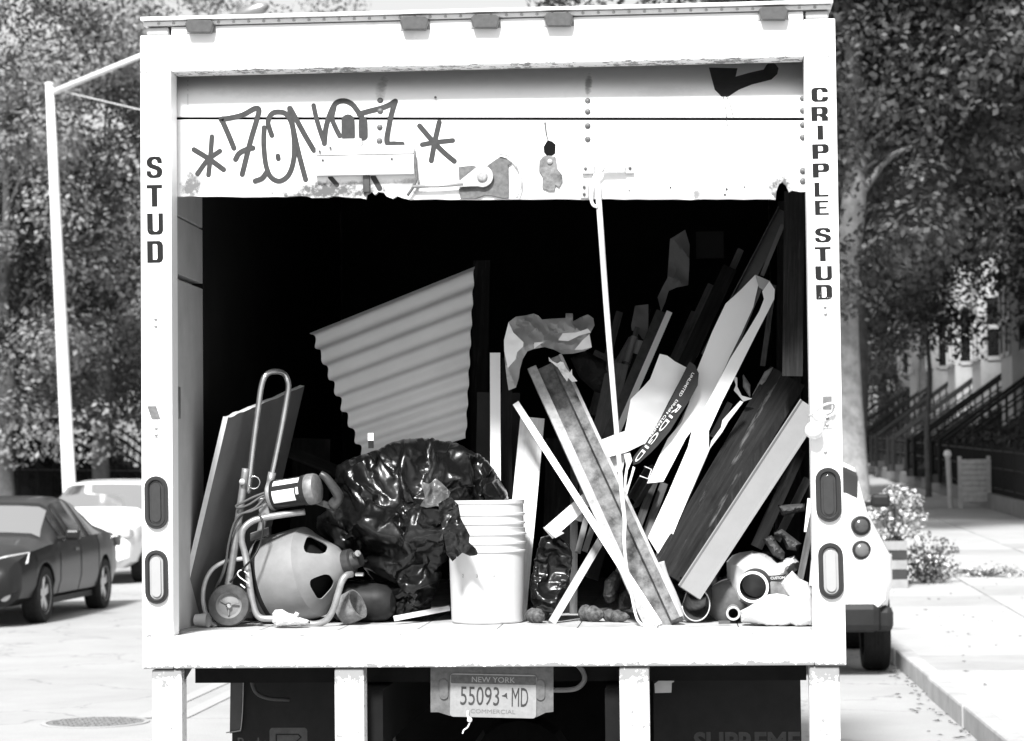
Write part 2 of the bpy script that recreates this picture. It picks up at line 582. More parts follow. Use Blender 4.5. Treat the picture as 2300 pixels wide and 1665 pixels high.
def woodmat(name, v, var=.3, stain=.35, streak=0., rough=.75):
    """timber: grain runs along the piece's own length (local Z), with blotchy stains and worn streaks"""
    mt = bpy.data.materials.new(name); MATS[name] = mt
    mt.use_nodes = True
    n = mt.node_tree.nodes; l = mt.node_tree.links
    b = n['Principled BSDF']; b.inputs['Roughness'].default_value = rough
    b.inputs['Specular IOR Level'].default_value = .3 if v > .1 else .12
    tc = n.new('ShaderNodeTexCoord'); oi = n.new('ShaderNodeObjectInfo')
    ad = n.new('ShaderNodeVectorMath'); ad.operation = 'ADD'
    l.new(tc.outputs['Object'], ad.inputs[0]); l.new(oi.outputs['Random'], ad.inputs[1])
    def nz(sc, scale, det):
        mp = n.new('ShaderNodeMapping'); mp.inputs['Scale'].default_value = sc
        l.new(ad.outputs[0], mp.inputs['Vector'])
        q = n.new('ShaderNodeTexNoise'); q.inputs['Scale'].default_value = scale; q.inputs['Detail'].default_value = det; q.inputs['Roughness'].default_value = .7
        l.new(mp.outputs[0], q.inputs['Vector']); return q.outputs['Fac']
    def mr(src, a, c, d, e):
        q = n.new('ShaderNodeMapRange')
        for k_, v_ in zip(('From Min', 'From Max', 'To Min', 'To Max'), (a, c, d, e)): q.inputs[k_].default_value = v_
        l.new(src, q.inputs['Value']); return q.outputs[0]
    def mul(a, c):
        q = n.new('ShaderNodeMath'); q.operation = 'MULTIPLY'; l.new(a, q.inputs[0]); l.new(c, q.inputs[1]); return q.outputs[0]
    g = nz((1, 1, .05), 70., 4)
    col = mul(mr(g, .3, .7, v * (1 - var), v * (1 + var)), mr(nz((1, 1, .5), 9., 5), .45, .7, 1, 1 - stain))
    if streak:
        sk = mr(nz((1, 1, .12), 22., 6), .56, .72, 0, streak)
        q = n.new('ShaderNodeMath'); q.operation = 'ADD'; l.new(col, q.inputs[0]); l.new(sk, q.inputs[1]); col = q.outputs[0]
    l.new(col, b.inputs['Base Color'])
    bp = n.new('ShaderNodeBump'); bp.inputs['Strength'].default_value = .35; bp.inputs['Distance'].default_value = .004
    l.new(g, bp.inputs['Height']); l.new(bp.outputs[0], b.inputs['Normal'])
    return mt

def leafmat(name, v, var=.35):
    mt = bpy.data.materials.new(name); MATS[name] = mt
    mt.use_nodes = True
    n = mt.node_tree.nodes; l = mt.node_tree.links
    b = n['Principled BSDF']; b.inputs['Roughness'].default_value = .5
    b.inputs['Specular IOR Level'].default_value = .35
    geo = n.new('ShaderNodeNewGeometry')
    mr = n.new('ShaderNodeMapRange'); mr.inputs['To Min'].default_value = v * (1 - var); mr.inputs['To Max'].default_value = v * (1 + var)
    l.new(geo.outputs['Random Per Island'], mr.inputs['Value'])
    l.new(mr.outputs[0], b.inputs['Base Color'])
    tr = n.new('ShaderNodeBsdfTranslucent'); l.new(mr.outputs[0], tr.inputs['Color'])
    mx = n.new('ShaderNodeMixShader'); mx.inputs[0].default_value = .1
    l.new(b.outputs[0], mx.inputs[1]); l.new(tr.outputs[0], mx.inputs[2])
    l.new(mx.outputs[0], n['Material Output'].inputs['Surface'])
    return mt

def filmmat(name, v, rough=.28, scale=9., strength=.7, dist=.02, spec=.5):
    mt = mat(name, v, rough, var=.15, spec=spec)
    n = mt.node_tree.nodes; l = mt.node_tree.links
    tc = n.new('ShaderNodeTexCoord')
    mp = n.new('ShaderNodeMapping'); mp.inputs['Scale'].default_value = (1., .6, .6); mp.inputs['Rotation'].default_value = (0, .6, 0)
    l.new(tc.outputs['Object'], mp.inputs['Vector'])
    ns = n.new('ShaderNodeTexNoise'); ns.noise_type = 'RIDGED_MULTIFRACTAL'
    ns.inputs['Scale'].default_value = scale; ns.inputs['Detail'].default_value = 5; ns.inputs['Distortion'].default_value = .8
    l.new(mp.outputs[0], ns.inputs['Vector'])
    bp = n.new('ShaderNodeBump'); bp.inputs['Strength'].default_value = strength; bp.inputs['Distance'].default_value = dist
    l.new(ns.outputs['Fac'], bp.inputs['Height']); l.new(bp.outputs[0], n['Principled BSDF'].inputs['Normal'])
    return mt

def glassmat(name, v=.02, rough=.04):
    return mat(name, v, rough, 0, var=0, spec=.8)

FLOOR = 1.061
white = mat('white_paint', .82, .35, var=.03, scale=3)
black = mat('black_rubber', .012, .7, var=.25, scale=20)
blackp = mat('black_paint', .02, .35, var=.2)
steel = mat('grey_steel', .35, .35, .8, var=.2, scale=30)
chrome = mat('chrome', .75, .15, 1., var=.05)
darkmetal = mat('dark_metal', .08, .45, .6, var=.3, scale=25)
rusty = mat('rusty_metal', .16, .75, .2, var=.55, scale=28, bump=.4, bscale=60)

# ================================================================== ground, road, pavements
def gz(x, y):
    return .025 * min(max(0, y - 15), 130) * smooth((x + 10) / 13)

def gridsheet(name, xs, ys, off, material, kind='structure', bump=0):
    vs = [(x, y, gz(x, y) + off) for y in ys for x in xs]
    w = len(xs)
    fs = [(j * w + i, j * w + i + 1, (j + 1) * w + i + 1, (j + 1) * w + i) for j in range(len(ys) - 1) for i in range(w - 1)]
    me = bpy.data.meshes.new(name); me.from_pydata(vs, [], fs)
    o = link(name, me, material, None, origin=(0, 0, 0), smoothf=True)
    o['kind'] = kind
    return o

def groundmat(name, v, var, s1, crack=0., fine=.08):
    mt = bpy.data.materials.new(name); mt.use_nodes = True
    n = mt.node_tree.nodes; l = mt.node_tree.links
    b = n['Principled BSDF']; b.inputs['Roughness'].default_value = .85
    geo = n.new('ShaderNodeNewGeometry')
    def nz(sc, d):
        q = n.new('ShaderNodeTexNoise'); q.inputs['Scale'].default_value = sc; q.inputs['Detail'].default_value = d
        q.inputs['Roughness'].default_value = .7
        l.new(geo.outputs['Position'], q.inputs['Vector']); return q.outputs['Fac']
    a = nz(s1, 6); c = nz(90, 4)
    def mrr(src, f0, f1, t0, t1):
        q = n.new('ShaderNodeMapRange')
        for k_, v_ in zip(('From Min', 'From Max', 'To Min', 'To Max'), (f0, f1, t0, t1)): q.inputs[k_].default_value = v_
        l.new(src, q.inputs['Value']); return q.outputs[0]
    m1 = n.new('ShaderNodeMath'); m1.operation = 'MULTIPLY'
    l.new(mrr(a, .3, .7, v * (1 - var), v * (1 + var)), m1.inputs[0]); l.new(mrr(c, .25, .75, 1 - fine, 1 + fine), m1.inputs[1])
    out = m1.outputs[0]
    if crack:
        vo = n.new('ShaderNodeTexVoronoi'); vo.feature = 'DISTANCE_TO_EDGE'; vo.inputs['Scale'].default_value = .45
        wn = n.new('ShaderNodeVectorMath'); wn.operation = 'ADD'
        nc = n.new('ShaderNodeTexNoise'); nc.inputs['Scale'].default_value = 2.; nc.inputs['Detail'].default_value = 6
        l.new(geo.outputs['Position'], nc.inputs['Vector'])
        l.new(geo.outputs['Position'], wn.inputs[0]); l.new(nc.outputs['Color'], wn.inputs[1]); l.new(wn.outputs[0], vo.inputs['Vector'])
        m2 = n.new('ShaderNodeMath'); m2.operation = 'MULTIPLY'
        l.new(mrr(vo.outputs['Distance'], 0, .012, 1 - crack, 1), m2.inputs[0]); l.new(out, m2.inputs[1])
        out = m2.outputs[0]
    l.new(out, b.inputs['Base Color'])
    bp = n.new('ShaderNodeBump'); bp.inputs['Strength'].default_value = .3; bp.inputs['Distance'].default_value = .01
    l.new(c, bp.inputs['Height']); l.new(bp.outputs[0], b.inputs['Normal'])
    return mt

asphalt = groundmat('worn_pale_asphalt', .31, .14, .5, .35, .2)
concrete = groundmat('pale_concrete', .37, .10, .8)
concrete_b = groundmat('pale_concrete_worn', .31, .14, 1.2)
stone_kerb = groundmat('kerb_stone', .36, .25, 3.)
fence_stone = groundmat('fence_stone', .2, .25, 3.)
earth = groundmat('packed_earth', .2, .25, .8)
ys = [-60, -30, -15, -8, -4, 0, 3, 6, 9, 12, 14, 15] + [16 + 4 * i for i in range(34)] + [160, 220, 400, 900]
gridsheet('ground', [-900, -300, -60, -30, -20, -16, -12, -10, -8, -7, -6, -5, -4, -3, -2, -1, 0, 1, 2, 3, 5, 8, 12, 20, 60, 300, 900], ys, -.06, earth)
KX, LX = 2.48, -10.2
gridsheet('road', [LX - .05, -8, -7, -6, -5, -4, -3.05, -2.93, -2.8, -2.68, -2, -1, 0, 1, 2, KX + .05], [y for y in ys if y <= 400], 0, asphalt)
# worn paint line along the road
worn = chipped('worn_road_paint', .34, .27, .62, 7., .8)
mb = MB()
for x0, x1 in ((-3.05, -2.93), (-2.80, -2.68)):
    a = [(x0, 7.6 + i * 2, gz(x0, 7.6 + i * 2) + .006) for i in range(40)]
    c = [(x1, 7.6 + i * 2, gz(x1, 7.6 + i * 2) + .006) for i in range(40)]
    mb.add(a + c, [(i, 40 + i, 41 + i, i + 1) for i in range(39)])
o = mb.build('road_marking', worn, None, origin=(0, 0, 0)); o['kind'] = 'structure'

def pavement(name, x0, x1, cols, y0, y1, step, side):
    """pavement bed with its own slabs and kerb stones"""
    ysp = [y for y in np.arange(y0, y1 + 1, 3.0)]
    far = [y1 + 10 * i for i in range(1, 30)]
    xs = [x0 + (x1 - x0) * i / 4 for i in range(5)]
    bed = gridsheet(name, xs, list(ysp) + far, .105, concrete_b)
    w = (x1 - x0) / cols
    rd = random.Random(5)
    protos = []
    def slab(cx, cy, wx, wy, nm, mt_, th, top):
        g = .006
        mb = MB()
        xs_, ys_ = wx / 2 - g, wy / 2 - g
        pts = [(-xs_, -ys_), (xs_, -ys_), (xs_, ys_), (-xs_, ys_)]
        vs = [(a, b_, gz(cx + a, cy + b_) - gz(cx, cy) - th) for a, b_ in pts] + [(a * .994, b_ * .994, gz(cx + a, cy + b_) - gz(cx, cy)) for a, b_ in pts]
        mb.add(vs, [(4, 5, 6, 7), (0, 1, 5, 4), (1, 2, 6, 5), (2, 3, 7, 6), (3, 0, 4, 7)])
        o = mb.build(nm, mt_, None, local=True)
        o.parent = bed
        o.location = (cx, cy, gz(cx, cy) + top)
        o.rotation_euler = (rd.uniform(-.002, .002), rd.uniform(-.002, .002), 0)
    for i in range(cols):
        for j in range(int((y1 - y0) / step)):
            slab(x0 + w * (i + .5), y0 + step * (j + .5), w, step, 'slab', concrete if (i * 3 + j * 7) % 5 else concrete_b, .03, .14 + rd.uniform(-.002, .004))
    kx = x0 if side > 0 else x1
    yk = y0
    while yk < y1:
        L = rd.uniform(2.0, 3.2)
        mbk = MB()
        cy = yk + L / 2
        hw, hl = .065, L / 2 - .003
        z0, z1 = gz(kx, yk + .006) - gz(kx, cy), gz(kx, yk + L - .006) - gz(kx, cy)
        dx = rd.uniform(-.012, .012)
        mbk.add([(-hw + dx, -hl, z0 - .2), (hw + dx, -hl, z0 - .2), (hw + dx, hl, z1 - .2), (-hw + dx, hl, z1 - .2),
                 (-hw + dx, -hl, z0), (hw + dx, -hl, z0), (hw + dx, hl, z1), (-hw + dx, hl, z1)],
                [(4, 5, 6, 7), (0, 1, 5, 4), (1, 2, 6, 5), (2, 3, 7, 6), (3, 0, 4, 7)])
        o = mbk.build('kerb_stone', stone_kerb, None, local=True, bevel=.018)
        o.parent = bed
        o.location = (kx - side * .0, cy, gz(kx, cy) + .145)
        yk += L
    return bed

pavement('pavement_right', KX, 7.2, 3, 2.0, 62.0, 1.5, 1)
pavement('pavement_left', -15.6, LX, 3, 14.0, 62.0, 3.0, -1)

# manhole cover
iron = mat('cast_iron', .2, .7, .3, var=.45, scale=30, bump=.3)
mc = thing('manhole_cover', 'round iron manhole cover set flush in the pale road', 'manhole', (-3.25, 7.35, 0))
MB().lathe([(.36, 0), (.36, .006), (.325, .006), (.325, .001)], (-3.25, 7.35, .001), (0, 0, 1), 40).build('rim', concrete_b, mc)
mb = MB().lathe([(0.001, .004), (.318, .004), (.318, 0)], (-3.25, 7.35, .002), (0, 0, 1), 40)
for i in range(-6, 7):
    for j in range(-6, 7):
        if math.hypot(i, j) * .045 < .29 and (i + j) % 2 == 0:
            mb.box((-3.25 + i * .045 - .014, 7.35 + j * .045 - .014, .005), (-3.25 + i * .045 + .014, 7.35 + j * .045 + .014, .011))
mb.build('cover', iron, mc)

# ================================================================== houses
brown = mat('brownstone', .045, .85, var=.25, scale=2.5, bump=.3, bscale=30)
brown_d = mat('dark_brick', .035, .85, var=.3, scale=4, bump=.3, bscale=30)
palestone = mat('pale_painted_stone', .38, .7, var=.12, scale=3)
glass_d = glassmat('window_glass', .015, .06)
ironb = mat('black_iron', .02, .5, .3, var=.2)

def house(name, label, x0, sgn, y0, wid, hgt, wallm, trim, bay=True, stoop=True):
    """row house: facade plane x = x0 facing the street (direction -sgn), y0..y0+wid along the street"""
    zb = gz(x0, y0 + wid / 2) + (.5 if sgn > 0 else .1)
    h = thing(name, label, 'house', (x0 + sgn * 5, y0 + wid / 2, zb))
    def X(d): return x0 - sgn * d                   # d metres out of the facade
    def bx(m_, d0, d1, a, b_, z0, z1):
        xa, xb = sorted((X(d0), X(d1)))
        m_.box((xa, a, zb + z0), (xb, b_, zb + z1)); return m_
    bx(MB(), -10, 0, y0, y0 + wid - .02, 0, hgt).build('wall', wallm, h)
    cr = bx(MB(), 0, .45, y0 - .05, y0 + wid + .03, hgt - .55, hgt + .1)
    bx(cr, 0, .25, y0, y0 + wid, hgt - .95, hgt - .55)
    for k in range(7):
        yy = y0 + .3 + (wid - .6) * k / 6
        bx(cr, .25, .42, yy - .07, yy + .07, hgt - .95, hgt - .55)
    cr.build('cornice', trim, h)
    def window(yc, z0, z1, w, d):
        f = MB()
        bx(f, d, d + .09, yc - w / 2 - .13, yc - w / 2, z0, z1); bx(f, d, d + .09, yc + w / 2, yc + w / 2 + .13, z0, z1)
        bx(f, d, d + .13, yc - w / 2 - .18, yc + w / 2 + .18, z1, z1 + .22)
        bx(f, d, d + .05, yc - w / 2, yc + w / 2, (z0 + z1) / 2 - .04, (z0 + z1) / 2 + .04)
        wo_ = f.build('window', trim, h)
        bx(MB(), d, d + .02, yc - w / 2, yc + w / 2, z0, z1).build('pane', glass_d, wo_)
        bx(MB(), d, d + .17, yc - w / 2 - .16, yc + w / 2 + .16, z0 - .14, z0).build('sill', trim, wo_)
    n = 3
    for fl, (z0, z1) in enumerate(((.5, 2.0), (3.0, 5.2), (6.1, 8.0), (8.9, 10.4))):
        if z1 > hgt - 1.1: break
        for k in range(n):
            yc = y0 + wid * (k + .5) / n
            if bay and fl in (1, 2) and k < 2: continue
            if stoop and k == 2 and fl == 0: continue
            if stoop and fl == 1 and k == 2: continue
            window(yc, z0, z1, 1.0, 0)
    if bay:
        yb0, yb1, d = y0 + .4, y0 + wid * .62, 1.1
        pl = [(0, yb0), (d, yb0 + .7), (d, yb1 - .7), (0, yb1)]
        m_ = MB()
        m_.prism([(X(a), b_) for a, b_ in pl], (0, 0, zb + .0), (1, 0, 0), (0, 1, 0), (0, 0, min(8.6, hgt - 1.2)))
        b_ = m_.build('bay', palestone, h)
        for z0, z1 in ((3.2, 5.0), (6.2, 7.8)):
            if z1 > hgt - 1.3: break
            # angled side pane facing down the street, and front panes
            for (a0, c0), (a1, c1) in ((pl[0], pl[1]), (pl[1], pl[2])):
                p0, p1 = Vector((X(a0), c0, 0)), Vector((X(a1), c1, 0))
                e = (p1 - p0); L = e.length; e.normalize()
                nn = Vector((e.y, -e.x, 0))
                if nn.y > .5 or nn.x * sgn > .1: nn = -nn
                nw = 1 if L < 1.6 else 2
                for q in range(nw):
                    c_ = p0 + e * (L * (q + .5) / nw)
                    hwid = min(.42, L / nw * .34)
                    fm = MB()
                    zc, hz = zb + (z0 + z1) / 2, (z1 - z0) / 2
                    for s_ in (-1, 1): fm.obox(c_ + e * (s_ * (hwid + .05)) + nn * .03 + Vector((0, 0, zc)), e * .05, nn * .03, (0, 0, hz))
                    for s_ in (-1, 0, 1): fm.obox(c_ + nn * .028 + Vector((0, 0, zc + s_ * hz)), e * (hwid), nn * .025, (0, 0, .06))
                    w_ = fm.build('bay_window', palestone, b_)
                    MB().obox(c_ + nn * .006 + Vector((0, 0, zc)), e * hwid, nn * .012, (0, 0, hz)).build('bay_pane', glass_d, b_)
    if stoop:
        ys0, ys1 = y0 + wid * .68, y0 + wid * .97
        ns = 12; rise, run = .2, .28
        for k in range(ns):
            bx(MB(), (ns - k - 1) * run, (ns - k) * run, ys0, ys1, 0, (k + 1) * rise).build('step', brown, h)
        dz = ns * rise
        dr = bx(MB(), 0, .06, ys0 + .3, ys1 - .3, dz, dz + 2.3).build('door', mat('dark_door', .04, .4, var=.2), h)
        for s_, yy in ((0, ys0), (1, ys1)):
            m_ = MB()
            p0 = Vector((X(ns * run), yy, zb + .95)); p1 = Vector((X(0), yy, zb + dz + .95))
            m_.tube([p0, p1], .045, 6); m_.tube([p0 - Vector((0, 0, .35)), p1 - Vector((0, 0, .35))], .028, 5)
            m_.tube([p0 - Vector((0, 0, .72)), p1 - Vector((0, 0, .72))], .02, 5)
            for k in range(17):
                q = p0.lerp(p1, k / 16)
                m_.tube([q, q - Vector((0, 0, .80))], .02, 5)
            m_.tube([p0 + Vector((0, 0, .12)), p0 - Vector((0, 0, .95))], .05, 8)
            o_ = m_.build('stair_railing', ironb, h)
    return h

house('row_house', 'brownstone of which only the stoop and railings show at the edge of the view', 10.4, 1, 46.2, 6.2, 11.0, brown_d, brown, bay=False)
house('row_house', 'brownstone row house with pale bay windows behind the iron fence, nearest of the terrace', 10.4, 1, 52.5, 6.2, 11.5, brown, palestone)
house('row_house', 'second brownstone row house of the terrace beyond the pale bay windows', 10.4, 1, 58.8, 6.2, 11.2, brown_d, brown)
house('row_house', 'third brownstone row house half hidden by the street trees', 10.4, 1, 65.1, 6.2, 11.8, brown, palestone)
house('row_house', 'fourth brownstone row house of the tree lined terrace', 10.4, 1, 71.4, 6.2, 11.4, brown_d, palestone)
house('row_house', 'brownstone row house glimpsed past the fourth of the terrace', 10.4, 1, 77.7, 6.2, 11.5, brown, brown)
house('row_house', 'last glimpse of a brownstone row house far down the street', 10.4, 1, 84.0, 6.2, 11.5, brown_d, brown)
house('row_house', 'dark brick house behind the street lamp across the road', -18.2, -1, 48, 7, 8.2, brown_d, brown_d, bay=False)
house('row_house', 'dark brick house behind the young street tree across the road', -18.2, -1, 55.2, 7, 8.6, brown_d, brown, bay=False)
house('row_house', 'dark brick house across the road mostly hidden behind foliage', -18.2, -1, 62.4, 7, 8.4, brown_d, brown_d, bay=False)

# ================================================================== fences, garden wall
def fence(name, label, x, y0, y1, h, base, hw=.12):
    zb0 = gz(x, (y0 + y1) / 2) + .12
    t = thing(name, label, 'fence', (x, (y0 + y1) / 2, zb0))
    def z(y): return gz(x, y) + .12
    n = max(1, int((y1 - y0) / 1.6))
    for k in range(n):
        a, b = y0 + (y1 - y0) * k / n + .006, y0 + (y1 - y0) * (k + 1) / n - .006
        mb = MB(); 
        mb.add([(x - hw, a, z(a) - .1), (x + hw, a, z(a) - .1), (x + hw, b, z(b) - .1), (x - hw, b, z(b) - .1),
                (x - hw, a, z(a) + base), (x + hw, a, z(a) + base), (x + hw, b, z(b) + base), (x - hw, b, z(b) + base)],
               [(0, 3, 2, 1), (4, 5, 6, 7), (0, 1, 5, 4), (1, 2, 6, 5), (2, 3, 7, 6), (3, 0, 4, 7)])
        mb.build('base_stone', fence_stone, t)
    mb = MB()
    N = int((y1 - y0) / .13)
    for k in range(N + 1):
        y = y0 + (y1 - y0) * k / N
        mb.tube([(x, y, z(y) + base), (x, y, z(y) + base + h)], .011, 4)
    o = mb.build('pickets', ironb, t); o['kind'] = 'stuff'
    for zz in (.12, .55, h - .08):
        MB().tube([(x, y0, z(y0) + base + zz), (x, y1, z(y1) + base + zz)], .02, 5).build('rail', ironb, t)
    for k in range(n + 1):
        y = y0 + (y1 - y0) * k / n
        MB().tube([(x, y, z(y) + base), (x, y, z(y) + base + h + .1)], .035, 6).build('post', ironb, t)
    return t
fence('iron_fence', 'black iron picket fence on a low stone kerb along the front gardens', 7.35, 33, 72, 1.0, .34)
fence('iron_fence', 'black iron picket fence across the road behind the parked cars', -15.9, 30, 66, 1.35, .55)
# filler hedge, added to darken the gardens behind the fence
hg = thing('filler_hedge', 'dark hedge added to fill the darkness behind the iron fence', 'hedge', (8.3, 56, gz(8.3, 56)))
rdh = random.Random(3); cl_ = []
for k in range(420):
    y_ = rdh.uniform(-17, 17); x_ = rdh.uniform(-.55, .6)
    cl_.append((x_, y_, gz(8.3, 56 + y_) - gz(8.3, 56) + .2 + rdh.uniform(.1, 1.45)))
HEDGE = cl_
# garden gate of pale boards
gy = 43.0
gb = gz(7.0, gy) + .14
gt = thing('garden_gate', 'grey slatted wooden gate panel standing against the black iron fence', 'gate', (6.98, gy, gb))
gw = mat('weathered_grey_wood', .45, .8, var=.25, scale=8)
for k in range(8):
    MB().box((6.62, gy - .012, gb + .14 + k * .115), (7.32, gy + .012, gb + .14 + k * .115 + .105)).build('slat', gw, gt)
for xx in (6.66, 7.28): MB().box((xx - .04, gy + .013, gb), (xx + .04, gy + .06, gb + 1.12)).build('stile', gw, gt)
pt = thing('gate_post', 'thin pale post with a round white cap beside the slatted gate', 'post', (6.45, gy, gb))
MB().tube([(6.45, gy, gb), (6.41, gy, gb + 1.1)], .055, 10).build('shaft', mat('pale_post', .45, .6, var=.2), pt)
MB().lathe([(.001, -.09), (.06, -.07), (.09, 0), (.06, .07), (.001, .09)], (6.405, gy, gb + 1.17), (0, 0, 1), 14).build('cap', white, pt, smoothf=True)

# ================================================================== street lamp
pole_m = mat('pale_painted_steel', .75, .5, .1, var=.1, scale=3)
pb = P(158, 1140, 34); pt_ = P(111, 192, 34)
dirv = (pt_ - pb).normalized()
base = pb - dirv * ((pb.z - .13 - gz(pb.x, 34)) / dirv.z)
lp = thing('street_lamp', 'tall pale street lamp with a raised arm behind the parked cars', 'street lamp', base)
MB().tube([base + dirv * t for t in (0, 1.2, 1.25, 4, 7, (pt_ - base).length)], [.16, .15, .125, .115, .095, .075], 16).build('pole', pole_m, lp, smoothf=True)
MB().lathe([(.24, 0), (.24, .05), (.19, .1), (.18, .5), (.165, .55)], base, (0, 0, 1), 16).build('base', pole_m, lp)
arm0 = P(118, 208, 34); arm1 = P(330, 120, 33.4); arm2 = P(520, 45, 33)
MB().tube([arm0, arm1, arm2], [.06, .05, .04], 10).build('arm', pole_m, lp, smoothf=True)
MB().tube([P(138, 205, 34), P(330, 250, 33.6)], .008, 5).build('brace_wire', pole_m, lp)
MB().lathe([(.001, .06), (.085, .05), (.085, 0)], pt_, dirv, 14).build('cap', pole_m, lp)
hd = (arm2 - arm1).normalized()
MB().lathe([(.001, 0), (.09, .05), (.14, .3), (.12, .6), (.04, .75), (.001, .76)], arm2, hd, 14).build('lamp_head', steel, lp, smoothf=True)

# ================================================================== trees
bark_l = mat('pale_bark', .24, .9, var=.35, scale=6, bump=.8, bscale=14)
bark = mat('bark', .09, .9, var=.35, scale=6, bump=.8, bscale=14)
leaf_a = leafmat('leaf_mid', .19, .3)
leaf_b = leafmat('leaf_dark', .06, .3)

def leaves_mesh(name, clumps, per, spread, size, seed):
    r_ = np.random.default_rng(seed)
    C = np.repeat(clumps, per, 0)
    n = len(C)
    off = r_.normal(0, 1, (n, 3)); off /= np.linalg.norm(off, axis=1)[:, None] + 1e-9
    dirn = off.copy()
    csz = np.repeat(r_.uniform(.55, 1.35, (len(clumps), 1)), per, 0)
    off *= (r_.random((n, 1)) ** .33) * spread * csz
    c = C[:, :3] + off * np.array([1, 1, .75])
    nrm = r_.normal(0, .42, (n, 3)) + dirn * .9; nrm[:, 2] += .35
    nrm /= np.linalg.norm(nrm, axis=1)[:, None]
    t = np.cross(nrm, r_.normal(0, 1, (n, 3))); t /= np.linalg.norm(t, axis=1)[:, None] + 1e-9
    b = np.cross(nrm, t)
    s = size * r_.uniform(.6, 1.25, (n, 1))
    v = np.empty((n, 4, 3))
    v[:, 0] = c - t * s * .55; v[:, 1] = c + b * s * .34 + nrm * s * .08; v[:, 2] = c + t * s * .55; v[:, 3] = c - b * s * .34 + nrm * s * .08
    me = bpy.data.meshes.new(name)
    me.vertices.add(n * 4); me.vertices.foreach_set('co', v.ravel())
    me.loops.add(n * 4); me.loops.foreach_set('vertex_index', np.arange(n * 4, dtype=np.int32))
    me.polygons.add(n); me.polygons.foreach_set('loop_start', np.arange(0, n * 4, 4, dtype=np.int32))
    me.update(calc_edges=True); me.validate()
    return me

def tree(name, label, loc, h, trunk_r, first, rad, nclump, per, spread, size, leafm, seed, group, lean=(0, 0), low=.15):
    """trunk with limbs that end in leaf clumps; local coordinates, base at the origin"""
    rd = random.Random(seed)
    t = thing(name, label, 'tree', loc, group)
    tm = MB()
    top = Vector((lean[0] * h, lean[1] * h, h * .8))
    pts = [Vector((0, 0, -.1)), Vector((0, 0, .25))] + [Vector((top.x * q + rd.uniform(-.12, .12), top.y * q + rd.uniform(-.12, .12), top.z * q)) for q in (.2, .35, .5, .68, .85, 1.)]
    tr = [trunk_r * 1.35, trunk_r * 1.05] + [trunk_r * q for q in (.95, .85, .68, .45, .25, .1)]
    tm.tube(spline(pts, 4), [float(np.interp(i / (4 * (len(pts) - 1)), np.linspace(0, 1, len(tr)), tr)) for i in range(4 * (len(pts) - 1) + 1)], 10)
    cl = []
    cz = first + (h - first) * .5; rz = (h - first) * .56
    for k in range(nclump):
        while True:
            d = Vector((rd.gauss(0, 1), rd.gauss(0, 1), rd.gauss(0, 1)))
            if d.length > .1: break
        d.normalize()
        q = rd.random() ** .38
        rr_ = 1 + .28 * noise.noise(d * 1.7 + Vector((seed, 0, 0)))
        p = Vector((top.x * .6 + d.x * rad * q * rr_, top.y * .6 + d.y * rad * q * rr_, cz + d.z * rz * q * rr_))
        if p.z < first - rd.random() * .8: p.z = first + rd.random() * 1.5
        cl.append(p)
    nb = 13
    for k in range(nb):
        q = .42 + .55 * k / nb
        st = Vector((top.x * q, top.y * q, top.z * q))
        far = sorted([c for c in cl if (c - st).length < rad * .62] + sorted(cl, key=lambda c: (c - st).length)[:3], key=lambda c: abs(c.z - st.z - rad * .3) + rd.random() * 3)[rd.randrange(3)]
        mid = st.lerp(far, .5) + Vector((rd.uniform(-.3, .3), rd.uniform(-.3, .3), .35))
        r0 = trunk_r * (.42 - .3 * q)
        tm.tube(spline([st, mid, far], 4), [r0 * (1 - .85 * i / 8) for i in range(9)], 6)
        for j in range(3):
            b0 = st.lerp(far, rd.uniform(.35, .8))
            b1 = rd.choice(sorted(cl, key=lambda c: (c - b0).length)[:6])
            tm.tube([b0, b0.lerp(b1, .5) + Vector((0, 0, .1)), b1], [r0 * .4, r0 * .28, r0 * .1], 5)
    tm.build('trunk', bark_l if 'pale' in label[:40] else bark, t, local=True, smoothf=True)
    me = leaves_mesh('crown', np.array([tuple(c) for c in cl]), per, spread, size, seed)
    link('crown', me, leafm, t, local=True)
    return t

link('foliage', leaves_mesh('foliage', np.array(HEDGE), 60, .4, .14, 77), leafmat('leaf_hedge', .03, .4), hg, local=True)
MB().tube([(0, -17, .3), (0, 17, .3)], .03, 5).build('stems', bark, hg, local=True)
def at(px, Y, gx=None):
    return P(px, 1069, Y).x

G1 = 'street trees across the road'
G2 = 'street trees on the near pavement'
LT = [
    # px of the trunk, Y, height, trunk radius, first leaves, crown radius, clumps, leaf material, label
    (20, 44, 13.5, .24, 2.4, 4.8, 190, leaf_a, 'leafy street tree filling the upper corner beside the street lamp'),
    (236, 47, 13.0, .22, 3.0, 4.8, 250, leaf_b, 'leafy street tree with a short stout trunk just behind the white car'),
    (420, 56, 16.0, .25, 2.6, 5.2, 260, leaf_a, 'tall street tree rising behind the roof corner of the truck'),
    (-160, 50, 11.0, .26, 2.2, 5.2, 260, leaf_b, 'dark street tree at the outer edge of the view behind the black car'),
    (150, 62, 10.0, .25, 2.0, 5.0, 240, leaf_b, 'low dark tree standing far behind the street lamp pole'),
    (560, 76, 14.0, .25, 2.4, 5.0, 240, leaf_b, 'distant tree down the far side of the road hidden behind the truck corner'),
    (680, 102, 15.0, .25, 2.2, 5.6, 220, leaf_b, 'farthest tree down the far side of the road behind the truck'),
]
for i, (px, Y, h, tr, fi, ra, nc, lm, lb) in enumerate(LT):
    x = at(px, Y)
    tree('street_tree', lb, (x, Y, gz(x, Y) + .1), h, tr, fi, ra, int(nc * .4), 400, 1.05, .13, lm, 31 + i, G1)
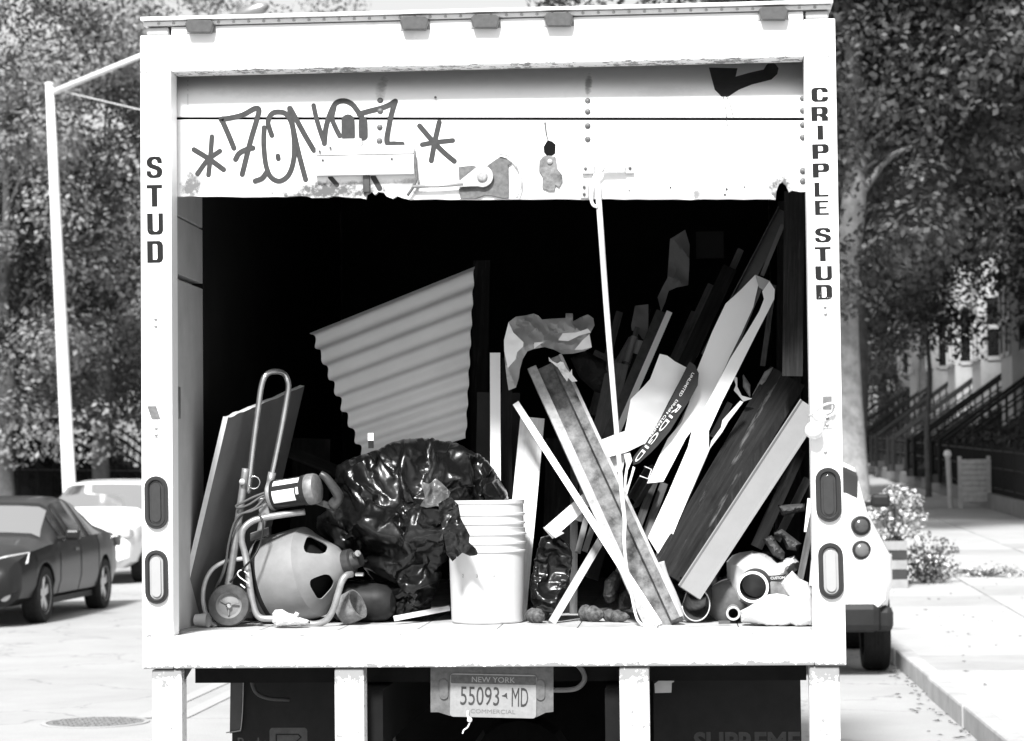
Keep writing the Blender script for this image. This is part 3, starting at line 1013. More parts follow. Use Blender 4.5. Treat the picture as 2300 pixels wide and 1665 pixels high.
RT = [
    (1917, 32, 15.0, .30, 4.3, 4.6, 460, leaf_b, 'big street tree with a pale bare trunk rising behind the white parked car'),
    (2340, 47, 15.5, .16, 8.2, 5.0, 400, leaf_b, 'street tree whose dark crown hangs above the pale bay windows'),
    (2700, 40, 13.5, .2, 5.9, 5.6, 380, leaf_b, 'dark garden tree at the outer edge of the terrace'),
    (1760, 66, 18.5, .25, 4.2, 6.2, 380, leaf_b, 'distant tall street tree showing above the truck roof'),
    (2080, 76, 17.0, .25, 3.8, 6.0, 360, leaf_b, 'distant street tree closing the view in front of the fourth row house'),
    (1925, 42, 15.5, .16, 4.3, 4.8, 440, leaf_b, 'dense street tree whose trunk hides right behind the bare pale trunk'),
    (2420, 34, 13.0, .2, 6.6, 4.6, 400, leaf_b, 'overhanging tree at the very edge of the view above the garden fence'),
    (1900, 100, 22.0, .3, 3.0, 7.5, 330, leaf_b, 'far off street tree at the end of the road behind the pale trunk'),
    (2085, 50, 10.5, .07, 4.0, 3.0, 260, leaf_b, 'slender young tree in front of the terrace between the bays and bare trunk'),
    (1990, 88, 13.0, .2, 1.6, 5.0, 300, leaf_b, 'low bushy tree far down the pavement beyond the iron fence'),
    (2030, 118, 20.0, .3, 1.5, 8.0, 260, leaf_b, 'large hazy tree closing the street behind the low bushy tree'),
]
for i, (px, Y, h, tr, fi, ra, nc, lm, lb) in enumerate(RT):
    x = at(px, Y)
    tree('street_tree', lb, (x, Y, gz(x, Y) + .1), h, tr, fi, ra, int(nc * .44), 320, 1.02, .13, lm, 57 + i, G2)

# ================================================================== planter, shrubs, sack on the pavement
py_ = 19.6
px0, px1 = P(1948, 1200, py_).x, P(2037, 1200, py_).x
pz = gz(3.2, py_) + .14
pl = thing('planter_box', 'square planter of grey and dark boards at the kerb behind the white car', 'planter', ((px0 + px1) / 2, py_ + .25, pz))
gp = mat('grey_planter_board', .25, .8, var=.2); dp = mat('dark_planter_board', .04, .8, var=.2)
ph = .56
for k in range(5):
    z0, z1 = pz + ph * k / 5 + .003, pz + ph * (k + 1) / 5 - .003
    for s_ in range(4):
        m_ = MB()
        if s_ == 0: m_.box((px0, py_, z0), (px1, py_ + .025, z1))
        elif s_ == 1: m_.box((px0, py_ + .475, z0), (px1, py_ + .5, z1))
        elif s_ == 2: m_.box((px0, py_ + .026, z0), (px0 + .025, py_ + .474, z1))
        else: m_.box((px1 - .025, py_ + .026, z0), (px1, py_ + .474, z1))
        m_.build('board', dp if k % 2 else gp, pl)
MB().box((px0 + .026, py_ + .026, pz), (px1 - .026, py_ + .474, pz + ph - .06)).build('soil', mat('soil', .04, .9), pl)
def shrub(name, label, c, rx, rz, n, per, size, lm, seed, group=None):
    rd = random.Random(seed)
    t = thing(name, label, 'plant', c, group)
    cl = []; st = MB()
    for k in range(n):
        a = rd.uniform(0, 6.28); q = rd.random() ** .5
        p = Vector((math.cos(a) * rx * q, math.sin(a) * rx * q * .6, rz * rd.uniform(.15, 1) * (1 - .35 * q)))
        cl.append(p)
        st.tube([Vector((p.x * .15, p.y * .15, 0)), p * .6 + Vector((0, 0, .03)), p], [.009, .006, .003], 5)
    st.build('stems', bark, t, local=True)
    link('foliage', leaves_mesh('foliage', np.array([tuple(q) for q in cl]), per, size * 2.2, size, seed), lm, t, local=True)
    return t
leaf_p = leafmat('leaf_pale', .45, .45)
bc = (P(2010, 1200, py_ + .25).x, py_ + .25, pz + ph - .06)
shrub('flowering_shrub', 'pale flowering shrub growing out of the planter box', bc, .30, .78, 44, 22, .055, leaf_p, 3)
bc2 = P(2085, 1160, py_ + .9)
shrub('leafy_bush', 'darker bush spreading beside the planter box on the pavement', (bc2.x, py_ + .9, gz(3.6, py_) + .15), .30, .7, 34, 18, .06, leafmat('leaf_bush', .14, .4), 4)
sackm = filmmat('white_plastic', .78, .4, 10., .5, .015)
o = pillow('trash_sack', [(2057, 1300), (2050, 1275), (2062, 1256), (2085, 1246), (2110, 1243), (2128, 1252), (2136, 1272), (2133, 1296), (2120, 1308), (2090, 1313), (2068, 1311)], 21.2, .5, 9, .05, sackm, seed=5, freq=5, floor=gz(4, 21.2) + .142)
tag(o, 'round white plastic trash sack lying on the pavement', 'trash bag')
fl_ = MB(); rdl = random.Random(12)
for k in range(420):
    if k % 3: x_, y_ = KX - abs(rdl.gauss(0, .12)) - .02, rdl.uniform(4, 22)
    else: x_, y_ = rdl.uniform(KX + .2, 6.5), rdl.uniform(5, 24)
    a_ = rdl.uniform(0, 6.28); s2 = rdl.uniform(.012, .035)
    z_ = gz(x_, y_) + (.006 if x_ < KX - .02 else .1465)
    ca, sa = math.cos(a_) * s2, math.sin(a_) * s2
    fl_.add([(x_ - ca, y_ - sa, z_), (x_ + sa * .5, y_ - ca * .5, z_ + .006), (x_ + ca, y_ + sa, z_ + .002), (x_ - sa * .5, y_ + ca * .5, z_ + .008)], [(0, 1, 2, 3)])
o = fl_.build('fallen_leaves', mat('dry_leaf', .08, .8, var=.4), None); tag(o, 'dry leaves and litter along the kerb and pavement', 'leaves', kind='stuff')
w0 = P(2210, 1290, 21.5)
shrub('weed_clump', 'small weeds sprawling on the pavement beside the white sack', (w0.x, 21.5, gz(4, 21.5) + .145), .55, .14, 40, 10, .05, leaf_p, 8)

# ================================================================== box truck
TRUCK = thing('box_truck', 'white box truck seen from behind, its roll-up door half raised over scrap', 'truck', (0, 2.2, 0))
tw = chipped('truck_white_paint', .84, .22, .06, 34., .38, zedges=[(.947, .04, .62), (1.061, .02, .45), (3.045, .018, .45)],
             stains=[(-.39, 3.13, .03, .1, .25), (-.28, 3.12, .05, .09, .18), (.02, 1.0, .5, .012, .35), (.55, 1.05, .4, .008, .5), (-.15, 1.052, .35, .008, .45), (-1.215, 1.02, .012, .09, .4), (-1.2, 1.75, .01, .12, .45), (1.2, 1.8, .008, .03, .35)])
ZB, ZT, ZO = .947, 3.176, 3.045
post = {}
post[-1] = MB().box((-1.22, 0, ZB), (-1.11, .10, ZT)).build('rear_post', tw, TRUCK, bevel=.004)
post[1] = MB().box((1.112, 0, ZB), (1.22, .10, ZT)).build('rear_post', tw, TRUCK, bevel=.004)
MB().box((-1.1085, .0015, ZB + .001), (1.1105, .034, 1.061)).build('sill', tw, TRUCK, bevel=.003)
MB().box((-1.1085, .046, ZB + .03), (1.1105, .30, 1.0595)).build('sill_plate', chipped('sill_plate_paint', .8, .2, .6, 26., .4, stretch=(.35, 1, 1)), TRUCK, bevel=.002)
MB().box((-1.1085, .0015, ZO), (1.1105, .11, 3.205)).build('header', tw, TRUCK, bevel=.004)
hz = lambda a: a
rail = mat('aluminium_rail', .62, .4, .5, var=.1, scale=12)
MB().box((-1.205, -.012, 3.207), (1.205, .12, 3.222)).build('roof_rail', rail, TRUCK, bevel=.002)
MB().box((-1.212, -.03, 3.2235), (1.212, .14, 3.236)).build('roof_lip', tw, TRUCK, bevel=.002)
for s_ in (-1, 1):
    x0, x1 = sorted((s_ * 1.118, s_ * 1.198))
    MB().box((x0, .004, ZT + .002), (x1, .1, 3.205)).build('corner_cap', mat('grey_casting', .5, .5, .3, var=.15), TRUCK, bevel=.006)
mb = MB()
for k in range(44):
    x = -1.15 + 2.3 * k / 43
    mb.lathe([(.006, 0), (.005, .003), (.001, .004)], (x, -.012, 3.2145), (0, -1, 0), 7)
o = mb.build('rivets', steel, TRUCK); o['kind'] = 'stuff'
# body shell
dark_in = mat('shade_dark_lining', .012, .85, var=.3, scale=5)  # near black: the deep shade inside the box is put into its colour
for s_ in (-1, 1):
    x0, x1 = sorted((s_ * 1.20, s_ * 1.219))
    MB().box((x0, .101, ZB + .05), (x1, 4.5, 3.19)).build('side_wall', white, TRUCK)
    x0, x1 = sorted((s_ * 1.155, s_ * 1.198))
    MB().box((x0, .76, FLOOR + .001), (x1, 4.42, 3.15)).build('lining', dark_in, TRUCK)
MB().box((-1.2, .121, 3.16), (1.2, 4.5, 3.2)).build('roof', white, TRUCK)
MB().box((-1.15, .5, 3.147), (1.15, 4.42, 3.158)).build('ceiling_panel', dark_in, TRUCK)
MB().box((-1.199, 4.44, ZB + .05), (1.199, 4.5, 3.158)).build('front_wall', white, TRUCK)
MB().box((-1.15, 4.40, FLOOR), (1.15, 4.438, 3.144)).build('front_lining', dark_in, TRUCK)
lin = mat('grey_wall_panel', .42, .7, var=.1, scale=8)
zg = P(392, 612, .15).z; zg0 = P(392, 478, .15).z
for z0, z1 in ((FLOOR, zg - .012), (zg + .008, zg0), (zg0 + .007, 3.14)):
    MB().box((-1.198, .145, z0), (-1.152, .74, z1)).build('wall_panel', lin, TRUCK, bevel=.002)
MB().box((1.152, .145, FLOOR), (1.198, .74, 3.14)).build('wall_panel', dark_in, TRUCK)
for s_ in (-1, 1):
    x0, x1 = sorted((s_ * 1.125, s_ * 1.15))
    MB().box((x0, .1015, 1.065), (x1, .104, 3.1)).build('door_track', steel, TRUCK)
# striker plate on the jamb
MB().box((-1.1515, .2, P(402, 940, .2).z), (-1.135, .26, P(402, 868, .2).z)).build('striker_plate', steel, TRUCK, bevel=.003)
for k in range(8):
    x0, x1 = -1.15 + 2.3 * k / 8, -1.15 + 2.3 * (k + 1) / 8
    MB().box((x0 + .002, .302, FLOOR - .045), (x1 - .002, 4.42, FLOOR - .0015)).build('floor_board', mat('worn_floor_board', .42, .7, var=.35, scale=9), TRUCK)

# ---- painted letters on the posts
V_, H_ = .36, .17
def L_(ch):
    v, h = V_, H_
    c = .16
    if ch == 'I': return [[(.33, 0), (.67, 0), (.67, 1), (.33, 1)]]
    if ch == 'L': return [[(0, 0), (1, 0), (1, .13), (v, .13), (v, 1), (0, 1)]]
    if ch == 'E': return [[(0, 0), (1, 0), (1, .13), (v, .13), (v, .44), (.85, .44), (.85, .57), (v, .57), (v, .87), (.97, .87), (.97, 1), (0, 1)]]
    if ch == 'T': return [[(.32, 0), (.68, 0), (.68, .84), (1, .84), (1, 1), (0, 1), (0, .84), (.32, .84)]]
    if ch == 'U': return [[(0, 1), (0, .2), (.08, .06), (.22, 0), (.78, 0), (.92, .06), (1, .2), (1, 1), (1 - v * .8, 1), (1 - v * .8, .22), (.6, .15), (.45, .15), (v, .22), (v, 1)]]
    if ch == 'D': return [[(0, 0), (.78, 0), (.92, .06), (1, .2), (1, .8), (.92, .94), (.78, 1), (0, 1)], [(v, .14), (v, .86), (.58, .86), (.64, .8), (.64, .2), (.58, .14)]]
    if ch == 'P': return [[(0, 0), (v, 0), (v, .38), (.8, .38), (.93, .44), (1, .56), (1, .82), (.93, .94), (.8, 1), (0, 1)], [(v, .52), (v, .87), (.58, .87), (.64, .81), (.64, .58), (.58, .52)]]
    if ch == 'R': return [[(0, 0), (v, 0), (v, .36), (.46, .36), (.62, .24), (.62, 0), (1, 0), (1, .26), (.86, .42), (.96, .5), (1, .62), (1, .84), (.93, .95), (.8, 1), (0, 1)], [(v, .5), (v, .87), (.58, .87), (.64, .81), (.64, .56), (.58, .5)]]
    if ch == 'C': return [[(1, .66), (1, .8), (.92, .94), (.78, 1), (.22, 1), (.08, .94), (0, .8), (0, .2), (.08, .06), (.22, 0), (.78, 0), (.92, .06), (1, .2), (1, .34), (.66, .34), (.64, .2), (.58, .13), (v + .06, .13), (v, .2), (v, .8), (v + .06, .87), (.58, .87), (.64, .8), (.66, .66)]]
    if ch == 'S': return [[(.98, .68), (.96, .86), (.82, .98), (.5, 1.0), (.2, .97), (.05, .86), (0, .72), (.05, .58), (.2, .48), (.62, .36), (.66, .26), (.6, .16), (.42, .13), (.3, .2), (.26, .33), (0, .33), (.02, .13), (.2, .02), (.5, 0), (.82, .03), (.96, .15), (1, .3), (.95, .44), (.78, .54), (.38, .65), (.34, .74), (.4, .84), (.54, .87), (.66, .81), (.7, .68)]]
ink = chipped('letter_ink', .014, .7, .6, 55., .6)
def letters(s_, items):
    for ch, cx, y0, y1, w in items:
        loops = L_(ch)
        c = P(cx, (y0 + y1) / 2, 0); c.y = -.0012
        hh = S(y1 - y0, 0); ww = S(w, 0)
        mp_ = [[((a - .5) * ww, (b - .5) * hh) for a, b in lp_] for lp_ in loops]
        MB().prism(mp_[0], c, (1, 0, 0), (-.012, 0, 1), (0, .0014, 0), holes=mp_[1:]).build('letter', ink, post[s_])
letters(-1, [('S', 347, 351, 401, 37), ('T', 347, 415, 465, 36), ('U', 348.5, 479, 528, 37), ('D', 348.5, 541, 591, 37)])
letters(1, [('C', 1841, 197, 229, 37), ('R', 1841, 240, 272, 37), ('I', 1842.5, 282, 314, 37), ('P', 1843, 324, 357, 37), ('P', 1844, 367, 399, 37),
            ('L', 1845, 410, 442, 31), ('E', 1846, 451, 483, 31), ('S', 1848.5, 512, 545, 36), ('T', 1848, 555, 587, 36), ('U', 1850, 598, 630, 37), ('D', 1851, 640, 673, 36)])
faint = mat('faded_print', .62, .6, var=.1)
tp = P(350, 1020, 0); tp.y = -.0003
text('faded_print', 'MOVING', tp, (0, 0, 1), (-1, 0, 0), faint, post[-1], width=S(55, 0), height=S(8, 0))

# ---- tail lights
bez = mat('black_rubber_bezel', .03, .55, var=.2)
lens_red = mat('dark_red_lens', .03, .12, var=.15, scale=40, spec=.8)
lens_clr = mat('clear_lens', .33, .15, var=.06, spec=.8)
for s_, cx, cy, w, h, lm in ((-1, 352, 1129, 53, 120, lens_red), (-1, 352.5, 1296, 52, 122, lens_clr), (1, 1860.5, 1111.5, 56, 121, lens_red), (1, 1866, 1282.5, 55, 125, lens_clr)):
    c = P(cx, cy, 0); c.y = 0
    W, H = S(w, 0), S(h, 0)
    tl = MB().prism(stadium(W, H), (c.x, -.014, c.z), (1, 0, 0), (-.012, 0, 1), (0, .0135, 0), holes=[stadium(W * .62, H - W * .38)]).build('tail_light', bez, TRUCK, bevel=.003)
    MB().prism(stadium(W * .615, H - W * .385), (c.x, -.006, c.z), (1, 0, 0), (-.012, 0, 1), (0, .0055, 0)).build('lens', lm, tl, bevel=.003)
    mb = MB(); mb.prism(stadium(W * .4, H - W * .6), (c.x, -.0125, c.z), (1, 0, 0), (-.012, 0, 1), (0, .0063, 0)); mb.build('lens_ridge', lm, tl, bevel=.005)
    mb = MB(); mb.prism(stadium(W * .78, H - W * .22), (c.x, -.0165, c.z), (1, 0, 0), (-.012, 0, 1), (0, .0024, 0), holes=[stadium(W * .70, H - W * .30)]); mb.build('bezel_ring', bez, tl)
# ---- marker lights
lens_mk = mat('marker_lens', .07, .3, var=.25, scale=60, spec=.6)
for cx, cy in ((449, 60), (931, 53), (1090, 49), (1255, 45), (1737, 31)):
    c = P(cx, cy, -.02)
    W, H = S(66, 0), S(29, 0)
    pf = [(-W * .5, H * .22), (-W * .40, H * .5), (W * .40, H * .5), (W * .5, H * .22), (W * .42, -H * .5), (-W * .42, -H * .5)]
    ml = MB().prism(pf, (c.x, -.033, c.z), (1, 0, -.022), (0, 0, 1), (0, .031, 0)).build('marker_light', lens_mk, TRUCK, bevel=.004)
    MB().box((c.x - W * .52, -.0015, c.z - H * .42), (c.x + W * .52, .0012, c.z + H * .3)).build('base', mat('grey_base', .3, .5), ml)

# ---- bolts and hooks
def bolt(px, py, r=6., parent=None, m_=None, Y=0.):
    c = P(px, py, Y); c.y = Y
    rr = S(r, 0)
    return MB().lathe([(rr, 0), (rr, .002), (rr * .75, .005), (rr * .3, .0062), (.0004, .0063)], c, (0, -1, 0), 10).build('bolt', m_ or steel, parent or TRUCK)
for q in ((350, 717), (350, 733), (1853, 690), (1854, 706), (1854, 1016)): bolt(*q, r=4.2)
hookm = mat('worn_grey_hook', .4, .5, .4, var=.3, scale=40)
for s_, cx, y0, y1 in ((-1, 351, 942, 983), (1, 1858, 920, 962)):
    a, b = P(cx, y0, 0), P(cx, y1, 0)
    w = S(20, 0)
    hk = MB().box((a.x - w / 2, -.005, b.z), (a.x + w / 2, -.0005, a.z)).build('hook', tw, TRUCK, bevel=.001)
    tp_ = P(cx - (9 if s_ < 0 else 0), y0 - 29, -.04)
    mb = MB(); d = Vector((tp_.x, -.052, tp_.z)); e = Vector((a.x, -.003, a.z - .002))
    mb.add([e + Vector((-w / 2, 0, 0)), e + Vector((w / 2, 0, 0)), d + Vector((w / 2, 0, 0)), d + Vector((-w / 2, 0, 0)),
            e + Vector((-w / 2, .004, .003)), e + Vector((w / 2, .004, .003)), d + Vector((w / 2, .004, .003)), d + Vector((-w / 2, .004, .003))],
           [(0, 1, 2, 3), (7, 6, 5, 4), (0, 4, 5, 1), (1, 5, 6, 2), (2, 6, 7, 3), (3, 7, 4, 0)])
    mb.build('hook_tongue', hookm, hk)
    for yy in (y0 + 20, y0 + 35): bolt(cx, yy, 4.2, hk, Y=-.005)

# ---- supports under the sill
legm = chipped('rusty_white_leg', .82, .25, .76, 64., .5, zedges=[(.944, .075, .3)], streaks=.55)
for a, b in ((341, 408), (751, 817), (1391, 1458), (1818, 1886)):
    xa, xb = P(a, 1520, .012).x, P(b, 1520, .012).x
    MB().box((xa, .012, .46), (xb, .10, .944)).build('bumper_support', legm, TRUCK, bevel=.006)
MB().box((-1.2, .005, .36), (1.2, .13, .458)).build('bumper', legm, TRUCK, bevel=.008)
# gusset by the outer support
gx = P(408, 1505, .05).x
MB().prism([(0, 0), (.03, 0), (0, -.05)], (gx + .001, .06, .943), (1, 0, 0), (0, 0, 1), (0, .02, 0)).build('gusset', darkmetal, TRUCK)

# ---- underside
und = mat('grime_shade_black', .006, .8, var=.4, scale=8)  # near black, for the underside and for shaded gaps and hollows
for s_ in (-1, 1):
    MB().box((s_ * .43 - .04, .11, .66), (s_ * .43 + .04, 6.2, .86)).build('chassis_rail', und, TRUCK)
for y in (.32, 1.6, 2.6, 3.6): MB().box((-1.1, y, .87), (1.1, y + .08, .99)).build('crossmember', und, TRUCK)
MB().box((-1.14, .304, .985), (1.14, 4.4, 1.012)).build('underfloor', und, TRUCK)
for s_ in (-1, 1):
    for xx in (.72, .98):
        c = Vector((s_ * xx, 1.55, .40))
        w_ = MB().lathe([(.2, -.1), (.36, -.11), (.40, -.07), (.40, .07), (.36, .11), (.2, .1)], c, (1, 0, 0), 32, close=True).build('wheel', black, TRUCK, smoothf=False)
        MB().lathe([(.001, -.03), (.2, -.03), (.205, .03), (.001, .03)], c, (1, 0, 0), 24).build('rim', darkmetal, w_)
    c = Vector((s_ * .95, 5.6, .40))
    w_ = MB().lathe([(.2, -.1), (.36, -.12), (.40, -.07), (.40, .07), (.36, .12), (.2, .1)], c, (1, 0, 0), 32, close=True).build('wheel', black, TRUCK)
    MB().lathe([(.001, -.03), (.2, -.03), (.205, .03), (.001, .03)], c, (1, 0, 0), 24).build('rim', steel, w_)
mb = MB(); mb.tube([(-.95, 1.55, .42), (.95, 1.55, .42)], .08, 12); mb.lathe([(.05, -.2), (.2, -.1), (.22, 0), (.2, .1), (.05, .2)], (0, 1.5, .42), (0, 1, 0), 16)
mb.build('rear_axle', und, TRUCK)
MB().box((-.95, 2.75, .32), (.95, 3.5, .86)).build('underbody_block', und, TRUCK, bevel=.04)  # full-width dark box added to block the bright road beyond
MB().box((-.98, 5.0, .35), (.98, 6.3, 1.0)).build('front_block', und, TRUCK)  # dark block added to close off the bright view farther ahead
# cab
cabw = white
cb = MB().box((-1.02, 4.62, .62), (1.02, 6.9, 1.55)); cb.box((-.98, 4.64, 1.552), (.98, 6.2, 2.35))
cb.build('cab', cabw, TRUCK, bevel=.08)
for s_ in (-1, 1): MB().box((s_ * .985 - .005, 5.1, 1.6), (s_ * .985 + .005, 6.0, 2.2)).build('cab_window', glass_d, TRUCK)

# ---- mud flaps
flapm = mat('black_rubber_flap', .016, .55, var=.3, scale=10)
strip = mat('grey_strip', .07, .5, .3, var=.2)
yF = .7
fl = MB().box((P(521, 1600, yF).x, yF, .34), (P(752, 1600, yF).x, yF + .012, .985)).build('mud_flap', flapm, TRUCK)
mb = MB(); a, b = P(518, 1500, yF - .02), P(516, 1648, yF - .02); c, d = P(546, 1500, yF - .02), P(541, 1643, yF - .02)
mb.add([a, c, d, b, a + Vector((0, .004, 0)), c + Vector((0, .004, 0)), d + Vector((0, .004, 0)), b + Vector((0, .004, 0))], [(0, 1, 2, 3), (7, 6, 5, 4), (0, 4, 5, 1), (1, 5, 6, 2), (2, 6, 7, 3), (3, 7, 4, 0)])
mb.build('edge_strip', strip, fl)
MB().tube(spline([P(547, 1512, yF - .024), P(545, 1590, yF - .024), P(541, 1636, yF - .024), P(535, 1642, yF - .024), P(508, 1646, yF - .024)], 5), .0022, 6).build('edge_wire', steel, fl)
pale = mat('pale_flap_print', .09, .6, var=.25, scale=30)
lc = P(648, 1664, yF); lc.y = yF - .0012
LW, LH = S(86, yF), S(58, yF)
MB().prism(rrect(LW, LH, .012), lc, (1, 0, 0), (0, 0, 1), (0, .001, 0)).build('printed_emblem', pale, fl)
mb = MB(); q = lc + Vector((0, -.0008, 0))
mb.prism([(-LW * .34, -LH * .5), (-LW * .34, LH * .27), (LW * .27, LH * .27), (LW * .36, LH * .14), (LW * .14, -LH * .16), (LW * .34, -LH * .5), (LW * .14, -LH * .5), (-LW * .02, -LH * .22), (-LW * .14, -LH * .22), (-LW * .14, -LH * .5)], q, (1, 0, 0), (0, 0, 1), (0, .0006, 0),
         holes=[[(-LW * .3, -LH * .46), (-LW * .3, LH * .22), (LW * .25, LH * .22), (LW * .31, LH * .13), (LW * .09, -LH * .16), (LW * .27, -LH * .46), (LW * .16, -LH * .46), (LW * .01, -LH * .18), (-LW * .18, -LH * .18), (-LW * .18, -LH * .46)]])
mb.build('emblem_outline', flapm, fl)
text('flap_print', 'Body', P(566, 1672, yF - .0008), (1, 0, 0), (0, 0, 1), pale, fl, bold=.01, height=S(30, yF))
fr = MB().box((P(1468, 1600, yF).x, yF, .34), (P(1799, 1600, yF).x, yF + .012, .985)).build('mud_flap', flapm, TRUCK)
pale2 = mat('dull_flap_print', .06, .6, var=.25, scale=30)
text('flap_print', 'SUPREME', P(1678, 1668, yF - .0008), (1, 0, 0), (0, 0, 1), pale2, fr, bold=.035, height=S(48, yF), width=S(236, yF))
# hanging foil and hoses under the tail
tg = [(1470, 1536), (1486, 1524), (1514, 1528), (1514, 1532), (1509, 1534), (1508, 1556), (1471, 1557)]
sheet('hanging_foil', tg, .5, .002, 8, .004, mat('pale_foil', .6, .45, .1, var=.06), TRUCK, seed=2)
MB().tube(spline([P(1296, 1492, .3), P(1310, 1510, .28), P(1312, 1530, .27), P(1296, 1546, .27), P(1270, 1550, .28), P(1235, 1550, .3)], 6), .009, 8).build('air_hose', mat('grey_hose', .16, .5, var=.2), TRUCK, smoothf=True)
for pts in ([(838, 1498), (845, 1560), (862, 1600), (880, 1640), (892, 1690)], [(850, 1498), (858, 1570), (872, 1620), (872, 1690)]):
    MB().tube(spline([P(a, b, .45) for a, b in pts], 5), .006, 6).build('brake_line', mat('dark_hose', .06, .6, var=.2), TRUCK, smoothf=True)
MB().tube(spline([P(560, 1498, .55), P(572, 1550, .55), P(600, 1568, .56), P(650, 1572, .6)], 5), .008, 6).build('brake_line', MATS['dark_hose'], TRUCK, smoothf=True)

# ---- licence plate and bracket
galv = mat('galvanised_bracket', .12, .6, .3, var=.3, scale=45)
yb = .085
pw = [(967, 1490), (1243, 1490), (1243, 1599), (1226, 1601), (1205, 1611), (1010, 1608), (985, 1600), (967, 1600)]
br = MB().prism([(P(a, b, yb).x, P(a, b, yb).z) for a, b in pw], (0, yb, 0), (1, 0, 0), (0, 0, 1), (0, .004, 0)).build('plate_bracket', galv, TRUCK)
for cx, cy in ((997, 1548), (1214, 1550)):
    c = P(cx, cy, yb); 
    MB().prism(stadium(S(20, 0), S(46, 0)), (c.x, yb - .006, c.z), (1, 0, 0), (0, 0, 1), (0, .0055, 0)).build('bracket_boss', galv, br, bevel=.004)
plm = mat('pale_plate', .28, .4, .2, var=.12, scale=50)
ux_ = Vector((1, 0, -.026)).normalized(); uz_ = Vector((.026, 0, 1)).normalized()
pc = P(1108, 1563, yb); pc.y = yb - .004
PW, PH = S(196, 0), S(98, 0)
plate = MB().prism(rrect(PW, PH, .012), pc, ux_, uz_, (0, .0025, 0)).build('licence_plate', plm, TRUCK, bevel=.0015)
pdk = mat('plate_ink', .045, .5, var=.2)
MB().prism(rrect(PW * .985, PH * .2, .004), pc + uz_ * (PH * .37) + Vector((0, -.0008, 0)), ux_, uz_, (0, .0006, 0)).build('plate_band', mat('plate_band', .10, .5, var=.3, scale=60), plate)
text('plate_print', 'NEW YORK', pc + uz_ * (PH * .37) + Vector((0, -.0012, 0)), ux_, uz_, mat('plate_pale_ink', .3, .5, var=.1), plate, height=PH * .125, width=PW * .5)
text('plate_print', '55093', pc - ux_ * (PW * .155) - uz_ * (PH * .01) + Vector((0, -.0006, 0)), ux_, uz_, pdk, plate, height=PH * .43, width=PW * .45, bold=.0)
text('plate_print', 'MD', pc + ux_ * (PW * .31) - uz_ * (PH * .02) + Vector((0, -.0006, 0)), ux_, uz_, pdk, plate, height=PH * .43, width=PW * .19)
st = [(-.5, .1), (-.1, .2), (.2, .5), (.35, .5), (.4, -.2), (.5, -.5), (.3, -.35), (.15, -.15), (-.5, -.05)]
MB().prism([(a * .02, b * .022) for a, b in st], pc + ux_ * (PW * .135) + Vector((0, -.001, 0)), ux_, uz_, (0, .0008, 0)).build('plate_state_mark', pdk, plate)
text('plate_print', 'COMMERCIAL', pc - uz_ * (PH * .36) + Vector((0, -.0006, 0)), ux_, uz_, mat('plate_grey_ink', .14, .5, var=.1), plate, height=PH * .095, width=PW * .52)
mb = MB(); mb.tube([P(1051, 1596, yb - .01), P(1050, 1606, yb - .012), P(1053, 1616, yb - .012)], .004, 7); mb.lathe([(.001, -.01), (.008, -.006), (.0095, 0), (.007, .007), (.001, .01)], P(1055, 1617, yb - .014), (0, 0, 1), 9)
mb.tube(spline([P(1056, 1622, yb - .012), P(1050, 1634, yb - .014), P(1042, 1640, yb - .014), P(1039, 1648, yb - .014)], 4), .0028, 6)
mb.build('tie_string', mat('pale_string', .6, .8, var=.1), TRUCK)

# ---- roll-up door
YD = .107
doorm = chipped('door_white_paint', .84, .10, .03, 30., .4, streaks=.05, stains=[
    (P(432, 415, YD).x, P(432, 415, YD).z, .04, .06, .95), (P(432, 440, YD).x, P(432, 440, YD).z, .02, .02, .9),
    (P(740, 430, YD).x, P(740, 430, YD).z, .24, .034, 1.), (P(690, 438, YD).x, P(690, 438, YD).z, .12, .016, 1.), (P(1230, 375, YD).x, P(1230, 375, YD).z, .05, .09, .4), (P(1150, 400, YD).x, P(1150, 400, YD).z, .04, .06, .35), (P(920, 420, YD).x, P(920, 420, YD).z, .07, .03, .6), (P(600, 200, YD).x, P(600, 200, YD).z, .25, .03, .12), (P(1500, 205, YD).x, P(1500, 205, YD).z, .12, .03, .12), (P(860, 425, YD).x, P(860, 425, YD).z, .05, .03, .5),
    (P(800, 300, YD).x, P(800, 300, YD).z, .055, .045, .55), (P(860, 310, YD).x, P(860, 310, YD).z, .035, .03, .55),
    (P(1570, 415, YD).x, P(1570, 415, YD).z, .028, .05, .55), (P(1565, 438, YD).x, P(1565, 438, YD).z, .018, .018, .85),
    (P(1755, 425, YD).x, P(1755, 425, YD).z, .05, .06, 1.), (P(1000, 420, YD).x, P(1000, 420, YD).z, .05, .02, .3),
    (P(1808, 380, YD).x, P(1808, 380, YD).z, .02, .09, .6), (P(1308, 420, YD).x, P(1308, 420, YD).z, .03, .035, .4),
    (P(853, 190, YD).x, P(853, 190, YD).z, .02, .05, .5), (P(1320, 180, YD).x, P(1320, 180, YD).z, .012, .05, .7),
    (P(550, 410, YD).x, P(550, 410, YD).z, .06, .02, .16), (P(390, 330, YD).x, P(390, 330, YD).z, .02, .2, .12)])
rd = random.Random(4)
bot = [(372, 441)]
for x in range(400, 640, 24): bot.append((x, 442 + rd.uniform(-1, 1)))
for x in range(640, 905, 12): bot.append((x, 443.5 + rd.uniform(-4, 1.5)))
bot += [(760, 447)] if False else []
bot = [q for q in bot if not (820 <= q[0] <= 884)] 
i0 = max(i for i, q in enumerate(bot) if q[0] < 820)
bot[i0 + 1:i0 + 1] = [(822, 447), (824, 437), (834, 430), (842, 438), (850, 431), (862, 433), (868, 441), (882, 446)]
